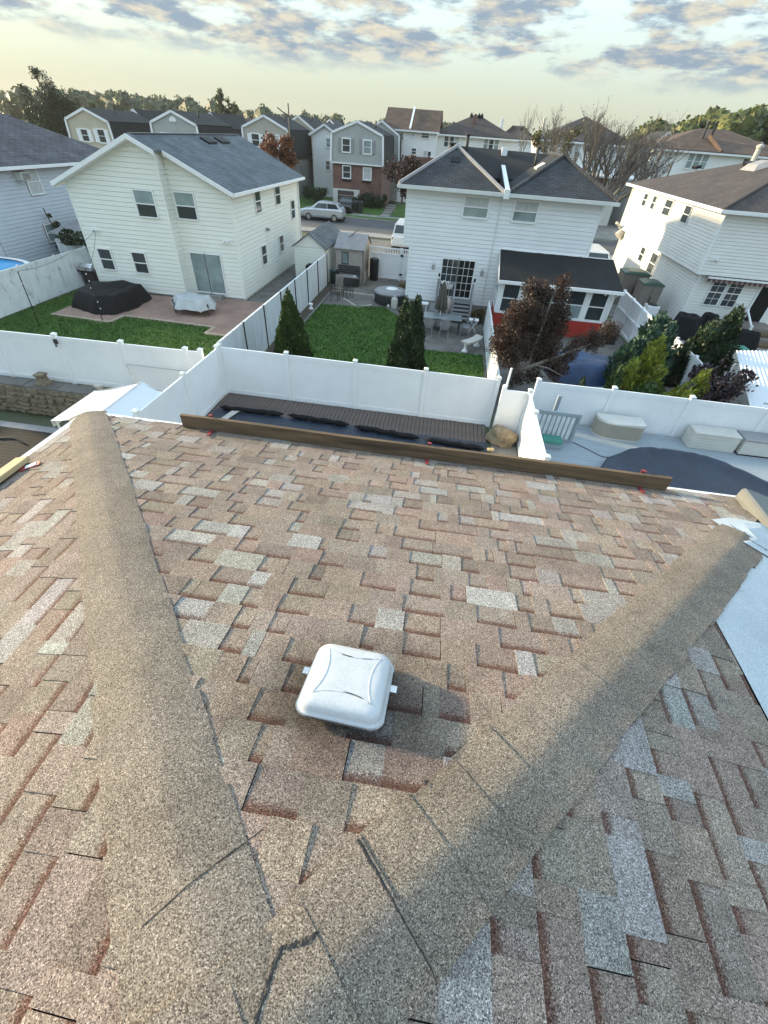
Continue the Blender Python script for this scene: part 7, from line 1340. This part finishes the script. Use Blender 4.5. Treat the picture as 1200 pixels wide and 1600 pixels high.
# ---- vehicles
def car(label, x, y, rz, body, L, W_, Hh, name='car', van=False, cat='car'):
    t = thing(name, label, cat, (x, y, .012), None, rz); hw = W_/2
    if van: prof = [(-L/2, .45, 1.05), (-L/2+.1, .32, 1.15), (-L/2+.9, .28, 1.22), (L/2-.6, .28, 1.2), (L/2-.05, .32, 1.15), (L/2, .5, 1.0)]; roof = [(-L/2+.75, 1.2, 0), (-L/2+1.5, Hh, 1), (L/2-.35, Hh, 1), (L/2-.08, 1.2, 0)]
    else: prof = [(-L/2, .42, .82), (-L/2+.10, .30, .95), (-L/2+.55, .26, 1.06), (-L/2+1.3, .25, 1.12), (L/2-.7, .25, 1.16), (L/2-.10, .32, 1.12), (L/2, .5, .95)]; roof = [(-L/2+1.15, 1.12, 0), (-L/2+1.95, Hh-.03, 1), (-L/2+2.7, Hh, 1), (L/2-.65, Hh-.08, 1), (L/2-.10, 1.14, 0)]
    rings = []
    for xx, zl, zh in prof:
        e = .86 if xx in (prof[0][0], prof[-1][0]) else 1
        rings.append([(xx, -hw*e*.92, zl), (xx, -hw*e, zl+.2), (xx, -hw*e, zh-.12), (xx, -hw*e*.9, zh), (xx, hw*e*.9, zh), (xx, hw*e, zh-.12), (xx, hw*e, zl+.2), (xx, hw*e*.92, zl)])
    mb = MB(); mb.rings(rings); put(mb, 'body', M[body], t, world=False, bevel=.03)
    zb = 1.10 if not van else 1.17
    def sec(xx, z, k, ins=0): w = hw*(.90-.14*k)-ins; return [(xx, -hw*.90+ins, zb), (xx, -w, z), (xx, w, z), (xx, hw*.90-ins, zb)]
    mb = MB(); mb.rings([sec(xx, max(z, zb+.01), k) for xx, z, k in roof]); put(mb, 'cabin', M[body], t, world=False, bevel=.02)
    # side glass, windscreen, rear window just proud of the cabin
    xs = [roof[0][0]+.35, roof[1][0]+.12, roof[-2][0]-.15, roof[-1][0]-.35]
    for s in (-1, 1):
        f = lambda xx, z: (xx, s*(hw*.90-(z-zb)/(Hh-zb)*hw*.14+.006), z)
        xm = (xs[1]+xs[2])/2
        for q in ([f(xs[0], zb+.05), f(xm-.03, zb+.03), f(xm-.03, Hh-.12), f(xs[1], Hh-.12)], [f(xm+.03, zb+.05), f(xs[3], zb+.05), f(xs[2], Hh-.13), f(xm+.03, Hh-.12)]): mb = MB(); mb.slab(q, (0, s*.006, 0)); put(mb, 'side_window', M['glass'], t, world=False)
        mb = MB(); mb.bx(roof[0][0]+.45, roof[0][0]+.6, min(s*hw, s*(hw+.16)), max(s*hw, s*(hw+.16)), zb+.02, zb+.16); put(mb, 'mirror', M[body], t, world=False, bevel=.03)
    for a, b, nm, o in ((roof[0], roof[1], 'windscreen', -.012), (roof[-1], roof[-2], 'rear_window', .012)):
        k = .12; w0, w1 = hw*.80, hw*.68; p0 = (a[0]+(b[0]-a[0])*.15, zb+(b[1]-zb)*.15); p1 = (a[0]+(b[0]-a[0])*.88, zb+(b[1]-zb)*.88); mb = MB(); mb.slab([(p0[0]+o, -w0, p0[1]), (p0[0]+o, w0, p0[1]), (p1[0]+o, w1, p1[1]), (p1[0]+o, -w1, p1[1])], (o*.6, 0, .008)); put(mb, nm, M['glass'], t, world=False)
    for xx in (-L/2+.95, L/2-.95):
        for s in (-1, 1):
            mb = MB(); mb.tube([(xx, s*(hw-.20), .34), (xx, s*(hw+.012), .34)], .34, 20); w = put(mb, 'wheel', M['rubber'], t, world=False); mb = MB(); mb.tube([(xx, s*(hw+.0), .34), (xx, s*(hw+.02), .34)], .22, 14); put(mb, 'rim', M['steel'], w, world=False)
            mb = MB()
            for a in range(5): mb.bar((xx+.05*math.cos(a*1.257), s*(hw+.022), .34+.05*math.sin(a*1.257)), (xx+.19*math.cos(a*1.257+.6), s*(hw+.022), .34+.19*math.sin(a*1.257+.6)), .07, .01)
            put(mb, 'spoke_gap', M['dark'], w, world=False)
    for s in (-1, 1): mb = MB(); mb.bx(L/2-.22, L/2-.01, min(s*hw*.62, s*hw*.97), max(s*hw*.62, s*hw*.97), .84, .98); put(mb, 'tail_light', M['tail'], t, world=False); mb = MB(); mb.bx(-L/2+.02, -L/2+.25, min(s*hw*.6, s*hw*.96), max(s*hw*.6, s*hw*.96), .66, .80); put(mb, 'headlight', M['steel'], t, world=False)
    mb = MB(); mb.bx(-L/2-.0, L/2+.0, -hw*.95, hw*.95, .18, .32); put(mb, 'underbody', M['dark'], t, world=False)
    return t
car('silver crossover car parked across the street', -14.55, 55.55, .02, 'silver', 4.75, 1.9, 1.70, 'crossover_car')
car('black car standing in the driveway of the brick house', -13.35, 62.9, PI/2, 'carblack', 4.4, 1.8, 1.55, 'black_car')
car('white van parked beside the white duplex', -4.25, 45.4, -PI/2, 'carwhite', 5.2, 2.0, 1.95, 'white_van', True, 'van')
pk = car('white pickup parked on the right of the duplex', 11.0, 40.0, PI/2, 'carwhite', 5.3, 2.0, 1.95, 'white_pickup', True, 'pickup')
for k, x in enumerate((-12.2, -11.6)):
    t = thing('wheeled_bin', ['black wheeled bin nearest the black car', 'black wheeled bin beside the lawn of the brick house'][k], 'bin', (x, 62.3, .15), 'wheeled bins'); mb = MB(); mb.rings([[(x-.22, 62.0, .2), (x+.22, 62.0, .2), (x+.22, 62.5, .2), (x-.22, 62.5, .2)], [(x-.28, 61.95, 1.2), (x+.28, 61.95, 1.2), (x+.28, 62.6, 1.2), (x-.28, 62.6, 1.2)]]); put(mb, 'body', M['black_plastic'], t); mb = MB(); mb.rings([[(x-.3, 61.92, 1.2), (x+.3, 61.92, 1.2), (x+.3, 62.64, 1.2), (x-.3, 62.64, 1.2)], [(x-.26, 61.98, 1.3), (x+.26, 61.98, 1.3), (x+.26, 62.6, 1.32), (x-.26, 62.6, 1.32)]]); put(mb, 'lid', M['black_plastic'], t)
t = thing('street_lamp', 'pale street lamp post with an angled arm at right', 'street lamp', (19.9, 55, 0)); mb = MB(); mb.tube([(19.9, 60.6, 0), (19.8, 60.6, 8.3)], [.12, .08], 8); put(mb, 'post', M['statue'], t); mb = MB(); mb.tube([(19.8, 60.6, 8.2), (18.5, 60.2, 8.75)], .07, 6); put(mb, 'arm', M['statue'], t); mb = MB(); mb.box((18.2, 60.1, 8.82), (.7, .3, .14), .3); put(mb, 'head', M['statue'], t)
t = thing('utility_pole', 'thin dark pole in front of the tan gambrel house', 'pole', (-19.4, 60.9, 0)); mb = MB(); mb.tube([(-19.4, 60.9, 0), (-19.45, 60.9, 9.4)], [.10, .07], 7); put(mb, 'pole', M['darkmetal'], t); mb = MB(); mb.tube([(-19.45, 60.9, 8.3), (-20.6, 60.7, 9.0)], .05, 6); put(mb, 'arm', M['darkmetal'], t)
t = thing('fallen_bin', 'round black bin lying by the cream house side wall', 'bin', (-8.9, 27, 0)); mb = MB(); mb.tube([(-9.15, 27.6, .36), (-8.55, 27.6, .36)], .36, 18); put(mb, 'body', M['black_plastic'], t); mb = MB(); mb.tube([(-8.55, 27.6, .36), (-8.50, 27.6, .36)], .38, 18); put(mb, 'lid', M['black_plastic'], t)
mb = MB(); mb.bx(-8.9, -8.3, 29.2, 29.9, .02, 1.2); tag(put(mb, 'dark_locker', M['dark'], bevel=.02), 'dark tall box between cream shed and house wall', 'box')

# ------------------------------------------------------------------ thin morning haze
hb = MB(); hb.bx(-420, 420, -60, 420, -2.2, 17.5); m = bpy.data.materials.new('haze'); m.use_nodes = True; N = m.node_tree.nodes; Lk = m.node_tree.links; N.remove(N['Principled BSDF'])
pv = N.new('ShaderNodeVolumePrincipled'); pv.inputs['Density'].default_value = .00022; pv.inputs['Color'].default_value = (.93, .95, .96, 1); pv.inputs['Anisotropy'].default_value = .35; Lk.new(pv.outputs[0], N['Material Output'].inputs['Volume'])
o = put(hb, 'haze', m); tag(o, 'thin pale haze in the air over the neighbourhood', 'haze', kind='stuff')
